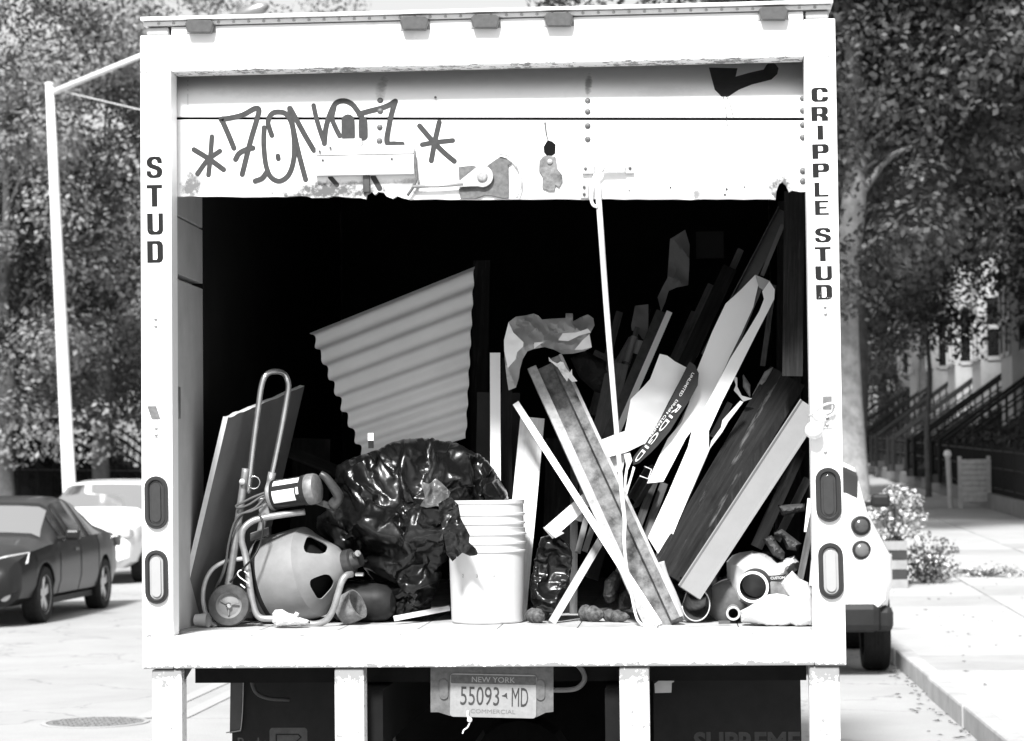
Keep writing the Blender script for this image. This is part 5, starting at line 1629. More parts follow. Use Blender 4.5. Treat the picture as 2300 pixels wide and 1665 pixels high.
# ---- small things on the floor beside the machine
cx_ = P(448, 1389, .42)
cup = MB().lathe([(.0005, 0), (.021, 0), (.026, .05), (.027, .052), (.024, .05), (.019, .004)], Vector((cx_.x - .03, .50, FLOOR + .026)), Vector((.95, -.25, .0)), 22).build('plastic_cup', mat('cup_white', .72, .5, var=.05), None, sm_angle=40)
one(cup, 'small white plastic cup lying on its side by the machine wheel', 'cup')
o = pillow('crumpled_rag', [(612, 1378), (618, 1370), (634, 1369), (648, 1377), (660, 1380), (664, 1374), (672, 1378), (670, 1386), (690, 1392), (702, 1398), (684, 1404), (650, 1407), (622, 1408), (612, 1398)], .44, .08, 4, .012, mat('rag_white', .75, .8, var=.12, scale=30), seed=9, freq=26, floor=FLOOR + .001)
one(o, 'crumpled white rag draped over the machine frame on the floor', 'rag')
pot = Vector((M5(1060, 1430, .72).x, .74, FLOOR + .074))
pa = Vector((.93, -.15, 0)).normalized()
o = MB().lathe([(.0005, .0), (.064, .0), (.07, .01), (.073, .06), (.072, .16), (.066, .2), (.045, .225), (.0005, .235)], pot - pa * .08, pa, 36).build('pipe_cap', mat('black_iron_cap', .018, .5, var=.35, scale=20), None, sm_angle=35)
o.name = 'iron_pot'; one(o, 'black rounded iron pot lying on its side under the garbage bag', 'pot')
o = MB().lathe([(.052, 0), (.058, 0), (.058, .07), (.052, .07)], M5(985, 1450, .6) , (.6, -.2, .3), 28, close=True).build('pipe_collar', rusty, None, sm_angle=35)
one(o, 'short rusty pipe collar resting behind the bent machine frame', 'pipe')
stick('wooden_lath', 'short pale slat lying on the floor between machine and bucket', 'slat', (894, 1388), .58, (1010, 1366), .85, rect(.02, .02), wood_w)
lowbits = [(P(846, 1395, 1.), 0)]

# ---- garbage bag
bagp = [c6(*q) for q in ((165, 440), (240, 395), (330, 360), (440, 330), (540, 274), (650, 252), (750, 250), (850, 268), (930, 280), (985, 292), (1060, 334), (1180, 415), (1260, 512), (1306, 600), (1325, 672), (1200, 700), (1030, 720), (1000, 800), (985, 900), (930, 1000), (880, 1090), (850, 1200), (800, 1330), (760, 1500), (560, 1505), (480, 1400), (440, 1220), (370, 1110), (320, 1010), (190, 1000), (90, 930), (30, 860), (40, 780), (120, 720), (160, 650), (150, 540))]
def film_body(name, poly, Y, front, back, res, m_, seed, slack, lump, frames=45):
    """a bag of slack film let fall against its lumpy contents, so that it gathers in real folds"""
    V_3, F_3, d_3 = tri_poly(poly, res, seed=seed)
    n_ = len(V_3)
    h_3 = np.sqrt(np.clip(1 - (1 - np.clip(d_3 / (d_3.max() * .8), 0, 1)) ** 2, 0, 1))
    def pos(k, off):
        p = P(V_3[k][0], V_3[k][1], Y)
        w = (noise.noise(p * 6 + Vector((seed, 0, 0))) * lump + noise.noise(p * 13) * lump * .5) * h_3[k]
        return P(V_3[k][0], V_3[k][1], Y - front * h_3[k] + off * min(1, h_3[k] * 2) + w)
    fl = [tuple(q) for q in F_3]
    film = bpy.data.objects.new('film', MB().add([pos(k, -.02) for k in range(n_)], fl).mesh('film'))
    core = bpy.data.objects.new('core', MB().add([pos(k, .012) for k in range(n_)], fl).mesh('core'))
    COL.objects.link(film); COL.objects.link(core)
    core.modifiers.new('c', 'COLLISION')
    core.collision.thickness_outer = .004; core.collision.cloth_friction = 8
    film.vertex_groups.new(name='pin').add([k for k in range(n_) if d_3[k] < 1e-3], 1.0, 'REPLACE')
    md = film.modifiers.new('cloth', 'CLOTH'); st_ = md.settings
    st_.quality = 8; st_.mass = .12; st_.tension_stiffness = 25; st_.compression_stiffness = 25; st_.shear_stiffness = 8; st_.bending_stiffness = .02
    st_.tension_damping = 6; st_.air_damping = 2; st_.vertex_group_mass = 'pin'; st_.shrink_min = -slack; st_.shrink_max = -slack
    md.collision_settings.distance_min = .004; md.collision_settings.use_self_collision = False; md.collision_settings.collision_quality = 3
    md.point_cache.frame_start = 1; md.point_cache.frame_end = frames
    g0 = tuple(SC.gravity); SC.gravity = (0, 1.5, -6)
    for k in range(1, frames + 1): SC.frame_set(k)
    ev = film.evaluated_get(bpy.context.evaluated_depsgraph_get()).to_mesh()
    vs = [Vector((v.co.x, v.co.y, max(v.co.z, FLOOR + .002))) for v in ev.vertices]
    SC.frame_set(1); SC.gravity = g0
    bpy.data.objects.remove(film); bpy.data.objects.remove(core)
    bi = []
    for k in range(n_):
        if d_3[k] < 1e-3: bi.append(k)
        else: bi.append(len(vs)); vs.append(P(V_3[k][0], V_3[k][1], Y + back * h_3[k]))
    vs = [Vector((v.x, v.y, max(v.z, FLOOR + .002))) for v in vs]
    o = MB().add(vs, fl + [tuple(bi[w] for w in reversed(q)) for q in fl]).build(name, m_, None, sm_angle=58)
    md = o.modifiers.new('film', 'SUBSURF'); md.levels = 1; md.render_levels = 1
    return o
GB = film_body('garbage_bag', bagp, .86, .17, .16, 5.6, plastic_b, 12, .30, .07)
one(GB, 'bulging black garbage bag of crinkled plastic film behind the white bucket', 'garbage bag')
for k, (pl_, yy, sd, dz) in enumerate((
    ([(740, 545), (790, 560), (830, 520), (880, 560), (932, 615), (915, 660), (930, 690), (880, 718), (835, 705), (780, 722), (725, 708), (760, 650), (748, 600)], .58, 3, .03),
    ([(850, 690), (930, 640), (985, 700), (1000, 790), (1060, 900), (1055, 950), (1110, 1000), (1118, 1038), (1060, 1042), (1010, 1020), (945, 1080), (905, 1030), (890, 930), (860, 800)], .42, 7, .03),
    )):
    q = [c6(*w) for w in pl_]
    lf = sheet('loose_fold', q, yy, 0.0012, 7, .06, plastic_b if k else filmmat('grey_film_tuft', .09, .3, 22., 1., .02), GB, seed=sd, freq=11, sm=25)  # first fold is a paler tuft of film, a grey of its own
    crinkle(lf, .5, k)
o = MB().box((P(827, 985, .66).x, .66, P(833, 1007, .66).z), (P(838, 985, .66).x, .675, P(833, 990, .66).z)).build('marker_pen', blackp)
one(o, 'white capped marker sticking up from the garbage bag', 'marker')
pen = MB().box((P(827, 985, .66).x - .001, .659, P(833, 990, .66).z), (P(839, 985, .66).x, .676, P(833, 973, .66).z)).build('pen_cap', lab, o)

# ---- buckets
bkm = mat('white_bucket_plastic', .60, .4, var=.04, scale=10)
bc_ = PZ(1089, 1402, FLOOR); bcx, bcy = bc_.x, bc_.y + .12
zb_ = FLOOR + .001
rb, rt = S(81, .62), S(87, .62)
def zpy(py): return P(1089, py, bcy - .13).z
def rad(z, z0, z1): return rb + (rt - rb) * clamp((z - z0) / (z1 - z0))
z1a = zpy(1187)
prof = [(.0005, zb_), (rb - .004, zb_), (rb, zb_ + .006)]
for py, e in ((1243, 0), (1241, .006), (1238, .006), (1236, .001), (1225, .001), (1223, .006), (1219, .006), (1217, .001), (1204, .001), (1202, .007), (1199, .007), (1197, .002), (1190, .002)):
    z = zpy(py); prof.append((rad(z, zb_, z1a) + e, z))
prof += [(rt + .004, z1a), (rt - .004, z1a + .001), (rt - .006, z1a - .02), (rb - .006, zb_ + .01), (.0005, zb_ + .008)]
bk = MB().lathe([(r_, z - zb_) for r_, z in prof], (bcx, bcy, zb_), (0, 0, 1), 56).build('bucket', bkm, None, sm_angle=30)
one(bk, 'white ribbed plastic bucket with measuring marks standing at the truck sill', 'bucket', 'nested white buckets')
for i, (ch, px) in enumerate((('2', 1040), ('3', 1072), ('4', 1109))):
    p = P(px, 1294, bcy - .13)
    d = Vector((p.x - bcx, 0, 0)); ang = math.asin(clamp(d.x / (rb + .003), -1, 1))
    r_ = rad(p.z, zb_, z1a) + .0006
    pos = Vector((bcx + math.sin(ang) * r_, bcy - math.cos(ang) * r_, p.z))
    text('measure_mark', ch, pos, (math.cos(ang), math.sin(ang), 0), (0, 0, 1), mat('mark_grey', .2, .6), bk, height=S(7, .6), lift=.0008)
z2 = zpy(1124); zs = zpy(1195)
prof = [(rt - .010, zs), (rt - .004, z1a + .004)]
for py, e in ((1180, 0), (1178, .006), (1174, .006), (1172, 0), (1160, 0), (1158, .005), (1154, .005), (1152, 0), (1134, 0), (1132, .004), (1126, .004)):
    prof.append((rt - .004 + e, zpy(py)))
prof += [(rt, z2), (rt - .006, z2), (rt - .008, zpy(1140)), (rt - .014, zs)]
bk2 = MB().lathe([(r_, z - zs) for r_, z in prof], (bcx, bcy, zs), (0, 0, 1), 56, close=True)
bk2.lathe([(.0005, .004), (rt - .012, .004)], (bcx, bcy, zs), (0, 0, 1), 40)
bk2 = bk2.build('bucket', bkm, None, sm_angle=30)
one(bk2, 'upper white bucket nested inside the ribbed bucket with only its rim showing', 'bucket', 'nested white buckets')

# ---- timber and metal stock right of the bucket
stick('plank', 'pale white plank leaning upright just behind the bucket', 'plank', (1196, 938), 1.02, (1153, 1392), .80, rect(.095, .035), wood_w)
stick('plank', 'dark grey board standing in the gap behind the pale leaning plank', 'plank', (1265, 985), 1.35, (1255, 1375), 1.25, rect(.14, .02), wood_d)
rust = mat('rusted_pale_channel', .13, .8, .15, var=.95, scale=17, bump=.5, bscale=50)
ruc = thing('steel_channel', 'heavy rusty steel channel leaning diagonally across the load', 'channel', PZ(1478, 1400, FLOOR))
A, B = P(1222, 812, .88), PZ(1492, 1402, FLOOR + .004)
def chan_prof():
    w = .145
    return [(-w * .5, -.05), (w * .5, -.05), (w * .5, -.012), (w * .5 - .008, -.012), (w * .5 - .012, -.038), (-w * .16, -.038), (-w * .2, -.0), (-w * .5, -.002)]
MB().beam(A, B, chan_prof()).build('web', rust, ruc, bevel=.002)
ax = (B - A).normalized(); vd = (CAM - A).normalized(); u_ = ax.cross(vd).normalized(); n_ = u_.cross(ax)
sgn = 1 if u_.x > 0 else -1
MB().beam(A + u_ * (-sgn * .052) + n_ * .003, B + u_ * (-sgn * .052) + n_ * .003, rect(.036, .012)).build('flange', mat('pale_rusty_flange', .3, .7, .1, var=.35, scale=30), ruc, bevel=.002)
MB().beam(A + u_ * (sgn * .068) + n_ * .001, B + u_ * (sgn * .068) + n_ * .001, rect(.012, .04)).build('lip', MATS['pale_rusty_flange'], ruc)
def strap_end(pts, Y, nm, parent, m_):
    MB().tube(spline([P(a, b, Y) for a, b in pts], 6), 1, 8, flat=(.006, .012, (0, 1, 0))).build(nm, m_, parent, smoothf=True)
strap_end([c8(*q) for q in ((1000, 1440), (1060, 1470), (1130, 1475), (1190, 1450), (1218, 1400), (1210, 1350), (1170, 1310))], .60, 'curled_lip', ruc, rusty)
strap_end([c8(*q) for q in ((1150, 1080), (1180, 1180), (1230, 1290), (1275, 1400), (1310, 1450), (1370, 1470))], .60, 'curled_lip', ruc, mat('pale_edge', .4, .7, var=.2))
stick('trim_strip', 'thin bright trim strip lying along the rusty steel channel', 'strip', (1158, 905), .84, (1480, 1403), None, rect(.026, .02), wood_w)
# brown paper over the channel top
PPR = sheet('wrapping_paper', [c10(*q) for q in ((180, 480), (240, 250), (330, 180), (450, 165), (560, 140), (620, 165), (665, 215), (800, 205), (965, 195), (968, 135), (1058, 138), (1060, 240), (1150, 190), (1250, 150), (1320, 200), (1335, 290), (1290, 370), (1270, 410), (1300, 570), (1200, 620), (1060, 650), (930, 655), (820, 600), (700, 565), (560, 590), (480, 620), (420, 720), (385, 850), (370, 960), (335, 1080), (240, 1118), (215, 950), (190, 720))],
            lambda x, y: .86 + .0006 * abs(x - 1200) * (1 if x > 1200 else -1.2) + .10 * smooth((780 - y) / 80), .0015, 6, .07, paper, seed=21, freq=9, sm=24)
one(PPR, 'torn sheet of grey wrapping paper hung over the top of the rusty channel', 'paper')
for k, (q, y_) in enumerate((([(240, 250), (300, 380), (430, 505), (425, 560), (350, 630), (330, 720), (230, 835), (185, 620), (182, 480)], .72), ([(565, 510), (690, 500), (600, 560), (565, 590)], .78), ([(870, 480), (930, 390), (1100, 380), (1250, 330), (1290, 380), (1140, 420), (1000, 490)], .80), ([(1080, 600), (1180, 480), (1270, 400), (1300, 570), (1180, 600)], .79))):
    sheet('bright_facet', [c10(*w) for w in q], y_, .0012, 5, .012, mat('bright_paper_facet', .66, .7, var=.05), PPR, seed=k, freq=12)  # bright facets of the crumpled paper: light put into a paler colour
o = sheet('thin_piece', [c10(*q) for q in ((748, 690), (800, 745), (860, 775), (900, 750), (940, 760), (970, 830), (1020, 890), (1045, 845), (1052, 920), (1115, 1000), (1050, 1012), (1000, 960), (985, 1005), (930, 930), (870, 830), (800, 770), (755, 745))], .8, .001, 3.5, .03, mat('white_scrap', .7, .7, var=.1), seed=4, freq=20)
one(o, 'small torn white paper scrap stuck on the end of the rusty channel', 'paper')
# carton with printed edge
CT = thing('torn_carton', 'torn white carton panel with a dark printed edge wedged among the planks', 'carton', P(1450, 1010, .85))
wf = [c7(*q) for q in ((1140, 1030), (1190, 1042), (1240, 1080), (1320, 1122), (1290, 1180), (1200, 1350), (1140, 1470), (1052, 1636))] + [c8(*q) for q in ((1030, 292), (920, 345), (800, 378), (770, 320), (750, 262), (860, 220), (905, 205))] + [c7(*q) for q in ((912, 1520), (945, 1335), (1030, 1250), (1075, 1200))]
ctw = mat('white_carton', .8, .6, var=.03)
ctk = mat('dark_print', .035, .45, var=.2, scale=30)
sheet('carton_face', wf, lambda x, y: .80 + .0004 * (x - 1450) + .0001 * (y - 900), .003, 9, .012, ctw, CT, seed=3, freq=6)
st_ = [c7(*q) for q in ((1320, 1118), (1342, 1082), (1375, 1105), (1402, 1160), (1395, 1240), (1345, 1335), (1280, 1430), (1210, 1545), (1130, 1640))] + [c8(*q) for q in ((1080, 350), (1000, 420), (962, 432), (958, 385), (1000, 330), (1045, 285), (1120, 160), (1200, 20))]
sheet('printed_edge', st_, .76, .003, 9, 0, ctk, CT, seed=5)
def along(a, b, Y):
    A_, B_ = P(*a, Y), P(*b, Y)
    ux = (B_ - A_); ux.y = 0; ux.normalize()
    return (A_ + B_) / 2, ux, Vector((-ux.z, 0, ux.x)), (B_ - A_).length
prt = mat('white_print', .8, .5, var=.04)
for tx, a, b, hh in (('RIDGID', (1527, 910), (1427, 1037), 9.5), ('DRAIN CLEANERS', (1521, 899), (1459, 981), 5.5), ('UNLIMITED', (1557, 838), (1527, 890), 6)):
    c_, ux, uy, L = along(a, b, .7565)
    text('print', tx, c_, ux, uy, prt, CT, height=S(hh, .76), width=L, bold=.012 if hh > 10 else .006)
for q in ([(900, 360), (940, 350), (955, 400), (925, 470), (915, 560), (925, 620), (905, 610), (900, 520), (915, 430)], [(960, 440), (975, 450), (930, 600), (918, 640), (915, 590), (945, 500)]):
    sheet('torn_shred', [c8(*w) for w in q], .76, .0015, 4, .008, ctw, CT, seed=2)
sheet('torn_flap', [c8(*q) for q in ((800, 380), (915, 350), (900, 420), (890, 470), (850, 480))], .82, .002, 7, .01, ctw, CT, seed=6)
# dark bars showing around the carton
ch2 = channel(.05, .03, .003)
stick('metal_stud', 'slim metal stud with a bright face leaning behind the torn carton', 'stud', (1504, 700), 1.30, (1385, 975), 1.05, rect(.024, .03), vinyl)
stick('metal_stud', 'dark side of the slim bright stud, added as a second length', 'stud', (1488, 700), 1.36, (1366, 985), 1.12, rect(.05, .03), darkmetal)  # dark sides of the same channel, built as a separate piece
stick('batten', 'grey wooden batten broken off behind the hanging strap', 'batten', (1432, 735), 1.5, (1372, 940), 1.3, rect(.022, .02), wood_g)
stick('tube_stub', 'short grey tube stub standing behind the wrapping paper', 'tube', (1426, 755), 1.45, (1408, 812), 1.42, arc(0, -.016, .016, 0, 345, 14), mat('grey_tube_stub', .22, .6, .2, var=.3))
stick('tube_stub', 'stubby dark tube standing beside the grey tube stub', 'tube', (1440, 765), 1.4, (1432, 795), 1.4, arc(0, -.02, .02, 0, 345, 14), MATS['grey_tube_stub'])
o = sheet('torn_felt', [c10(*q) for q in ((1850, 40), (2020, 20), (2020, 300), (1990, 480), (1940, 460), (1870, 350), (1810, 360), (1800, 290))], 1.55, .003, 7, .03, mat('grey_felt', .16, .9, var=.15), seed=8)
one(o, 'ragged grey felt strip hanging deep in the load behind the strap', 'felt')
stick('plank', 'wide grey board leaning behind the crossing channel and white strip', 'plank', (1388, 815), 1.25, (1322, 1120), 1.05, rect(.085, .02), woodmat('grey_board', .11, .3, .4))
stick('plank', 'dark broken board lying flat behind the wrapping paper', 'plank', (1330, 800), 1.6, (1408, 835), 1.6, rect(.06, .03), wood_g)
o = pillow('rag_bundle', [c7(*q) for q in ((540, 1060), (640, 1010), (780, 1080), (860, 1200), (830, 1330), (700, 1280), (600, 1190))], 1.35, .2, 7, .06, mat('black_cloth', .03, .9, var=.3), seed=6)
one(o, 'dark cloth bundle wedged behind the rusty channel', 'bundle')
o = sheet('dull_paper', [(1505, 537), (1520, 528), (1539, 516), (1549, 550), (1548, 600), (1546, 641), (1520, 646), (1502, 654), (1494, 680), (1485, 701), (1477, 668), (1488, 645), (1499, 624), (1502, 580)], 1.7, .0015, 6, .05, paper_d, seed=13, freq=8)
one(o, 'crooked grey paper sheet hanging high in the dark of the load', 'paper')
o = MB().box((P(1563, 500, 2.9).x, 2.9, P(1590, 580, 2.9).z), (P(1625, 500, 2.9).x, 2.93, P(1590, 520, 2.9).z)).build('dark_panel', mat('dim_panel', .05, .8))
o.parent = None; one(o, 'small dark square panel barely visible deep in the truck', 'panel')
# tall stock in the corner
stick('metal_stud', 'long grey metal stud reaching into the top corner of the door', 'stud', (1762, 470), .95, (1590, 800), .85, channel(.055, .03, .003), mat('grey_stud', .1, .5, .3, var=.2), roll=.25)
stick('metal_stud', 'thin grey rod leaning beside the long corner stud', 'rod', (1758, 505), .9, (1712, 618), .86, rect(.016, .012), mat('grey_rod', .13, .6, var=.2))
stick('batten', 'thin grey batten standing behind the folded white strip', 'batten', (1738, 640), .95, (1713, 822), .95, rect(.02, .02), wood_g)
stick('plank', 'tall dark plank standing upright against the corner of the load', 'plank', (1784, 430), .62, (1780, 845), .62, rect(.075, .025), woodmat('dim_plank', .024, .5, .5, .05))
stick('plank', 'wide dark plank standing behind the tall corner plank', 'plank', (1775, 452), 1.3, (1768, 1370), 1.3, rect(.10, .02), wood_d)
stick('plank', 'dark board leaning deep behind the white folded strip', 'plank', (1640, 600), 1.5, (1520, 860), 1.3, rect(.06, .02), wood_d)
stick('plank', 'second dark board leaning deep behind the white folded strip', 'plank', (1600, 640), 1.7, (1490, 880), 1.5, rect(.04, .02), wood_g)
# more loose stock packed into the gaps
wood_m = woodmat('brown_lath', .2, .4, .5, .06)
EX = [((1392, 700), 1.9, (1330, 930), 1.7, .030, wood_g, 'batten', 'grey lath leaning far back beneath the hanging paper'),
      ((1452, 690), 2.0, (1400, 900), 1.8, .045, wood_d, 'batten', 'dark lath far back beside the hanging paper'),
      ((1560, 700), 1.9, (1478, 880), 1.7, .028, wood_g, 'batten', 'thin grey lath far back below the dark square panel'),
      ((1665, 560), 1.6, (1560, 800), 1.4, .025, wood_m, 'batten', 'thin brown lath leaning behind the long corner stud'),
      ((1330, 1040), 1.1, (1298, 1170), 1.05, .04, wood_m, 'slat', 'short brown slat behind the rusty channel near the white board'),
      ((1290, 1010), 1.3, (1288, 1380), 1.2, .03, wood_g, 'slat', 'upright grey slat in the dark gap left of the rusty channel'),
      ((1378, 1130), 1.1, (1330, 1300), 1.05, .05, wood_d, 'slat', 'broad dark slat in the gap under the rusty channel'),
      ((1430, 1170), 1.0, (1375, 1330), .98, .03, wood_m, 'slat', 'brown slat slanting in the gap under the rusty channel'),
      ((1585, 1010), 1.1, (1450, 1330), 1.0, .035, wood_g, 'slat', 'grey slat showing in the gap left of the wide dark plank'),
      ((1640, 905), 1.0, (1600, 980), .95, .022, wood_m, 'slat', 'short brown slat end between the folded strip and dark plank'),
      ((1800, 1010), .95, (1700, 1230), .9, .045, wood_d, 'slat', 'dark slat in shadow right of the pale gutter'),
      ((1815, 1075), .8, (1745, 1215), .8, .028, wood_g, 'slat', 'grey slat in shadow right of the pale gutter'),
      ((1735, 520), 1.4, (1680, 640), 1.3, .03, wood_d, 'batten', 'dark batten high in the corner behind the thin grey rod'),
      ((1350, 880), 1.5, (1420, 760), 1.6, .025, wood_m, 'slat', 'brown slat crossing behind the pull strap'),
      ((1240, 1230), 1.1, (1225, 1385), None, .03, wood_m, 'slat', 'brown slat standing behind the dark wrapped bundle'),
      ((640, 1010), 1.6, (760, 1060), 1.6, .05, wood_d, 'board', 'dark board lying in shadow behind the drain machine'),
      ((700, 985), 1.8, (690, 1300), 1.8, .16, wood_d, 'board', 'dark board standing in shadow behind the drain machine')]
for a, ya, b, yb_, w, m_, ct, lb in EX:
    stick('loose_lath' if ct == 'slat' else 'loose_' + ct, lb, ct, a, ya, b, yb_, rect(w, .015), m_, roll=random.uniform(-.3, .3))
# folded white strips
FS = thing('folded_vinyl_strip', 'long white vinyl strip folded double and leaning over the load', 'strip', P(1500, 1240, .75))
legL = [(1696, 618), (1705, 632), (1692, 690), (1664, 752), (1640, 800), (1612, 862), (1592, 905), (1566, 950), (1540, 986), (1512, 1040), (1490, 1082), (1453, 1086), (1462, 1066), (1482, 1022), (1500, 985), (1530, 950), (1548, 905), (1566, 830), (1600, 745), (1630, 682), (1660, 655)]
sheet('strip_leg', legL, lambda x, y: .80 + .00012 * (1000 - y), .004, 12, 0, vinyl, FS)
legR = [(1728, 632), (1740, 650), (1739, 672), (1725, 700), (1700, 748), (1650, 848), (1622, 902), (1592, 968), (1592, 1006), (1560, 1085), (1524, 1170), (1488, 1260), (1455, 1207), (1500, 1110), (1545, 1005), (1556, 960), (1580, 922), (1602, 880), (1640, 806), (1680, 742), (1705, 700), (1716, 672), (1712, 655)]
sheet('strip_leg', legR, lambda x, y: .72 + .00010 * (1000 - y), .004, 12, 0, vinyl, FS)
sheet('strip_bend', [(1696, 617), (1728, 631), (1740, 650), (1732, 668), (1714, 652), (1704, 645)], .80, .03, 8, 0, mat('darker_vinyl', .35, .5, var=.05), FS)  # bend given a darker copy of the white vinyl
MB().beam(P(1706, 646, .86), P(1600, 902, .84), rect(.022, .004)).build('strip_inside', mat('slot_shade_vinyl', .14, .6, var=.1), FS)  # inner face darkened to stand for the shade in the slot
o = sheet('strip_crease', [(1592, 1000), (1594, 1010), (1560, 1088), (1524, 1172), (1490, 1262), (1478, 1244), (1520, 1150), (1560, 1060)], .712, .003, 10, 0, vinyl_shade, FS)  # greyer facet of the fold: shade painted as a grey sheet
o = sheet('strip_lower_piece', [c8(*q) for q in ((1345, 0), (1442, 0), (1342, 200), (1250, 370), (1162, 540), (1075, 548), (1050, 530), (1120, 420), (1190, 290), (1280, 130))], .86, .003, 10, 0, mat('grey_strip_piece', .3, .55, .1, var=.06), seed=1)  # lower bend of the left leg, in a darker grey
one(o, 'bent grey lower piece of the folded white strip', 'strip')
stick('metal_channel', 'short open metal channel end poking out below the printed carton', 'channel', (1456, 1060), .80, (1410, 1135), .95, channel(.046, .04, .003), darkmetal, roll=.5)
o = MB().tube([P(*c8(a, b), .79) for a, b in ((1035, 440), (1085, 462), (1062, 525), (1005, 505))], .0022, 6).build('rim', lab)
o.name = 'wire_clip'; one(o, 'thin bright wire clip at the channel end below the carton', 'wire')
stick('wooden_lath', 'grey slat leaning behind the rusty channel below the carton', 'slat', (1470, 1080), .95, (1405, 1260), .9, rect(.03, .012), wood_g)
stick('wooden_lath', 'second grey slat right of the first behind the rusty channel', 'slat', (1492, 1085), 1.0, (1440, 1230), .95, rect(.03, .012), mat('grey_slat', .16, .8, var=.2))
# dark gutter plank and pale gutter
gut = thing('gutter_plank', 'wide dark weathered plank with scraped edges leaning toward the side post', 'plank', P(1510, 1290, .7))
gf = stick('plank_face', None, None, (1765, 842), .80, (1498, 1290), .68, rect(.135, .03), woodmat('scraped_dark_plank', .018, .5, .5, .16), bevel=.003)
gf.matrix_world = Matrix.Translation(-ORG[gut.name]) @ gf.matrix_world; gf.parent = gut
MB().beam(P(1800, 862, .77), P(1536, 1300, .66), rect(.03, .05)).build('plank_lip', wood_d, gut)
sheet('torn_skin', [c8(*q) for q in ((1680, 0), (1700, 10), (1600, 140), (1560, 210), (1500, 290), (1470, 330), (1485, 270), (1550, 180), (1560, 130))], .70, .003, 6, .01, mat('pale_splinter', .5, .8, var=.2), gut)
stick('gutter_length', 'pale grey gutter length leaning against the side post', 'gutter', (1822, 912), .66, (1548, 1330), .50, [(-.048, -.012), (-.04, -.03), (.04, -.03), (.048, -.012), (.048, 0), (.044, 0), (.036, -.006), (-.036, -.006), (-.044, 0), (-.048, 0)], mat('pale_gutter', .2, .5, var=.08, scale=8))
# blocks at the head of the dark plank
for k, (a, b, w, lb) in enumerate(((c7(1700, 1210), c7(1745, 1280), .05, 'small grey brick chip resting on top of the dark plank'), (c7(1790, 1290), c7(1870, 1140), .045, 'long grey masonry chip resting on top of the dark plank'))):
    p = (P(*a, .82) + P(*b, .82)) / 2
    o = MB().obox(p, ((P(*b, .82) - P(*a, .82)) * .55), (0, .03, 0), Vector((0, 0, w * .5)) if k == 0 else Vector((.018, 0, .01))).build('masonry_chip', mat('grey_masonry', .14, .9, var=.4, scale=40, bump=.4), bevel=.008)
    one(o, lb, 'brick')
o = sheet('twisted_rag', [c7(*q) for q in ((1632, 1178), (1660, 1190), (1660, 1250), (1690, 1310), (1760, 1330), (1700, 1350), (1660, 1300), (1636, 1275), (1650, 1240))], .74, .003, 4, .01, mat('grey_rag', .3, .8, var=.1), seed=4)
one(o, 'twisted grey rag hanging at the head of the dark plank', 'rag')

# ---- white board piece, light batten, dark bundle, rods
stick('plank', 'short white board end sticking out between plank and rusty channel', 'plank', (1372, 1075), .84, (1234, 1196), .66, rect(.052, .016), wood_w)
o = sheet('thin_piece', [c8(*q) for q in ((358, 850), (410, 838), (500, 888), (440, 922)) ], .655, .0015, 5, .004, mat('grey_board_end', .4, .7), seed=1)  # greyer end of the board, drawn as a thin sheet over it
one(o, 'thin grey sheet added over the end of the short white board', 'paper')
stick('batten', 'pale straight batten leaning low behind the rusty channel', 'batten', (1365, 1188), .82, (1240, 1398), None, rect(.030, .02), woodmat('pale_batten', .42))
for k, (a, b) in enumerate((((1318, 1160), (1298, 1240)), ((1336, 1170), (1314, 1236)))):
    stick('metal_tube', ('grey bent tube end' if k else 'grey square tube end') + ' behind the pale low batten', 'tube', a, .92, b, .88, rect(.022, .022), mat('grey_tube_end', .2, .5, .3, var=.3))
o = film_body('wrapped_bundle', [c8(*q) for q in ((320, 1000), (340, 920), (430, 895), (520, 960), (545, 1050), (520, 1180), (490, 1320), (470, 1400), (420, 1425), (300, 1400), (275, 1330), (280, 1180), (300, 1080))], .78, .06, .06, 4.5, plastic_b, 17, .28, .03, 35)
one(o, 'dark plastic wrapped bundle standing beside the bucket', 'bundle')
def lump(name, label, a, b, r, Y, seed):
    A_, B_ = P(*a, Y), P(*b, Y - .1)
    A_.z = FLOOR + r; B_.z = FLOOR + r * .9
    rd = random.Random(seed)
    n = 16
    pts = [A_.lerp(B_, i / n) for i in range(n + 1)]
    rs = [max(.003, r * (math.sin(math.pi * min(1, (i + .4) / 5) / 2)) * (1 if i < n - 4 else math.cos((i - n + 4) / 4 * 1.25)) * (.92 + .1 * rd.random())) for i in range(n + 1)]
    rs = [q * (1.12 if i in (4, 5, 9, 10) else .92) for i, q in enumerate(rs)]
    mb = MB().tube(pts, rs, 16); mb.v = [tuple(Vector(q) + noise.noise_vector(Vector(q) * 60) * .003) for q in mb.v]
    o = mb.build(name, dusty2, sm_angle=35)
    return one(o, label, 'pipe fitting')
dusty2 = mat('rusty_crust', .09, .9, .1, var=.9, scale=40, bump=.8, bscale=70)
lump('rusty_fitting', 'rusty knobbly pipe fitting on the floor at the foot of the bucket', (1188, 1385), (1218, 1392), .026, .68, 3)
lump('rusty_fitting', 'large rusty pipe fitting lying on the floor left of its smaller mate', (1300, 1380), (1352, 1390), .030, .74, 4)
lump('rusty_fitting', 'smaller rusty pipe fitting lying against the large one by the strap', (1350, 1384), (1412, 1391), .022, .70, 5)
for k, (pl_, lb) in enumerate(((((770, 1210), (830, 1140), (880, 1160), (870, 1250), (840, 1340), (790, 1370), (760, 1310)), 'dark scrap iron piece heaped behind the rusty fittings'), (((870, 1290), (950, 1230), (960, 1330), (940, 1400), (860, 1400)), 'dark scrap lump beside the foot of the rusty channel'))):
    o = pillow('scrap_piece', [c8(*q) for q in pl_], .85, .14, 5, .04, dusty, seed=30 + k, freq=14, floor=FLOOR + .002)
    one(o, lb, 'scrap')

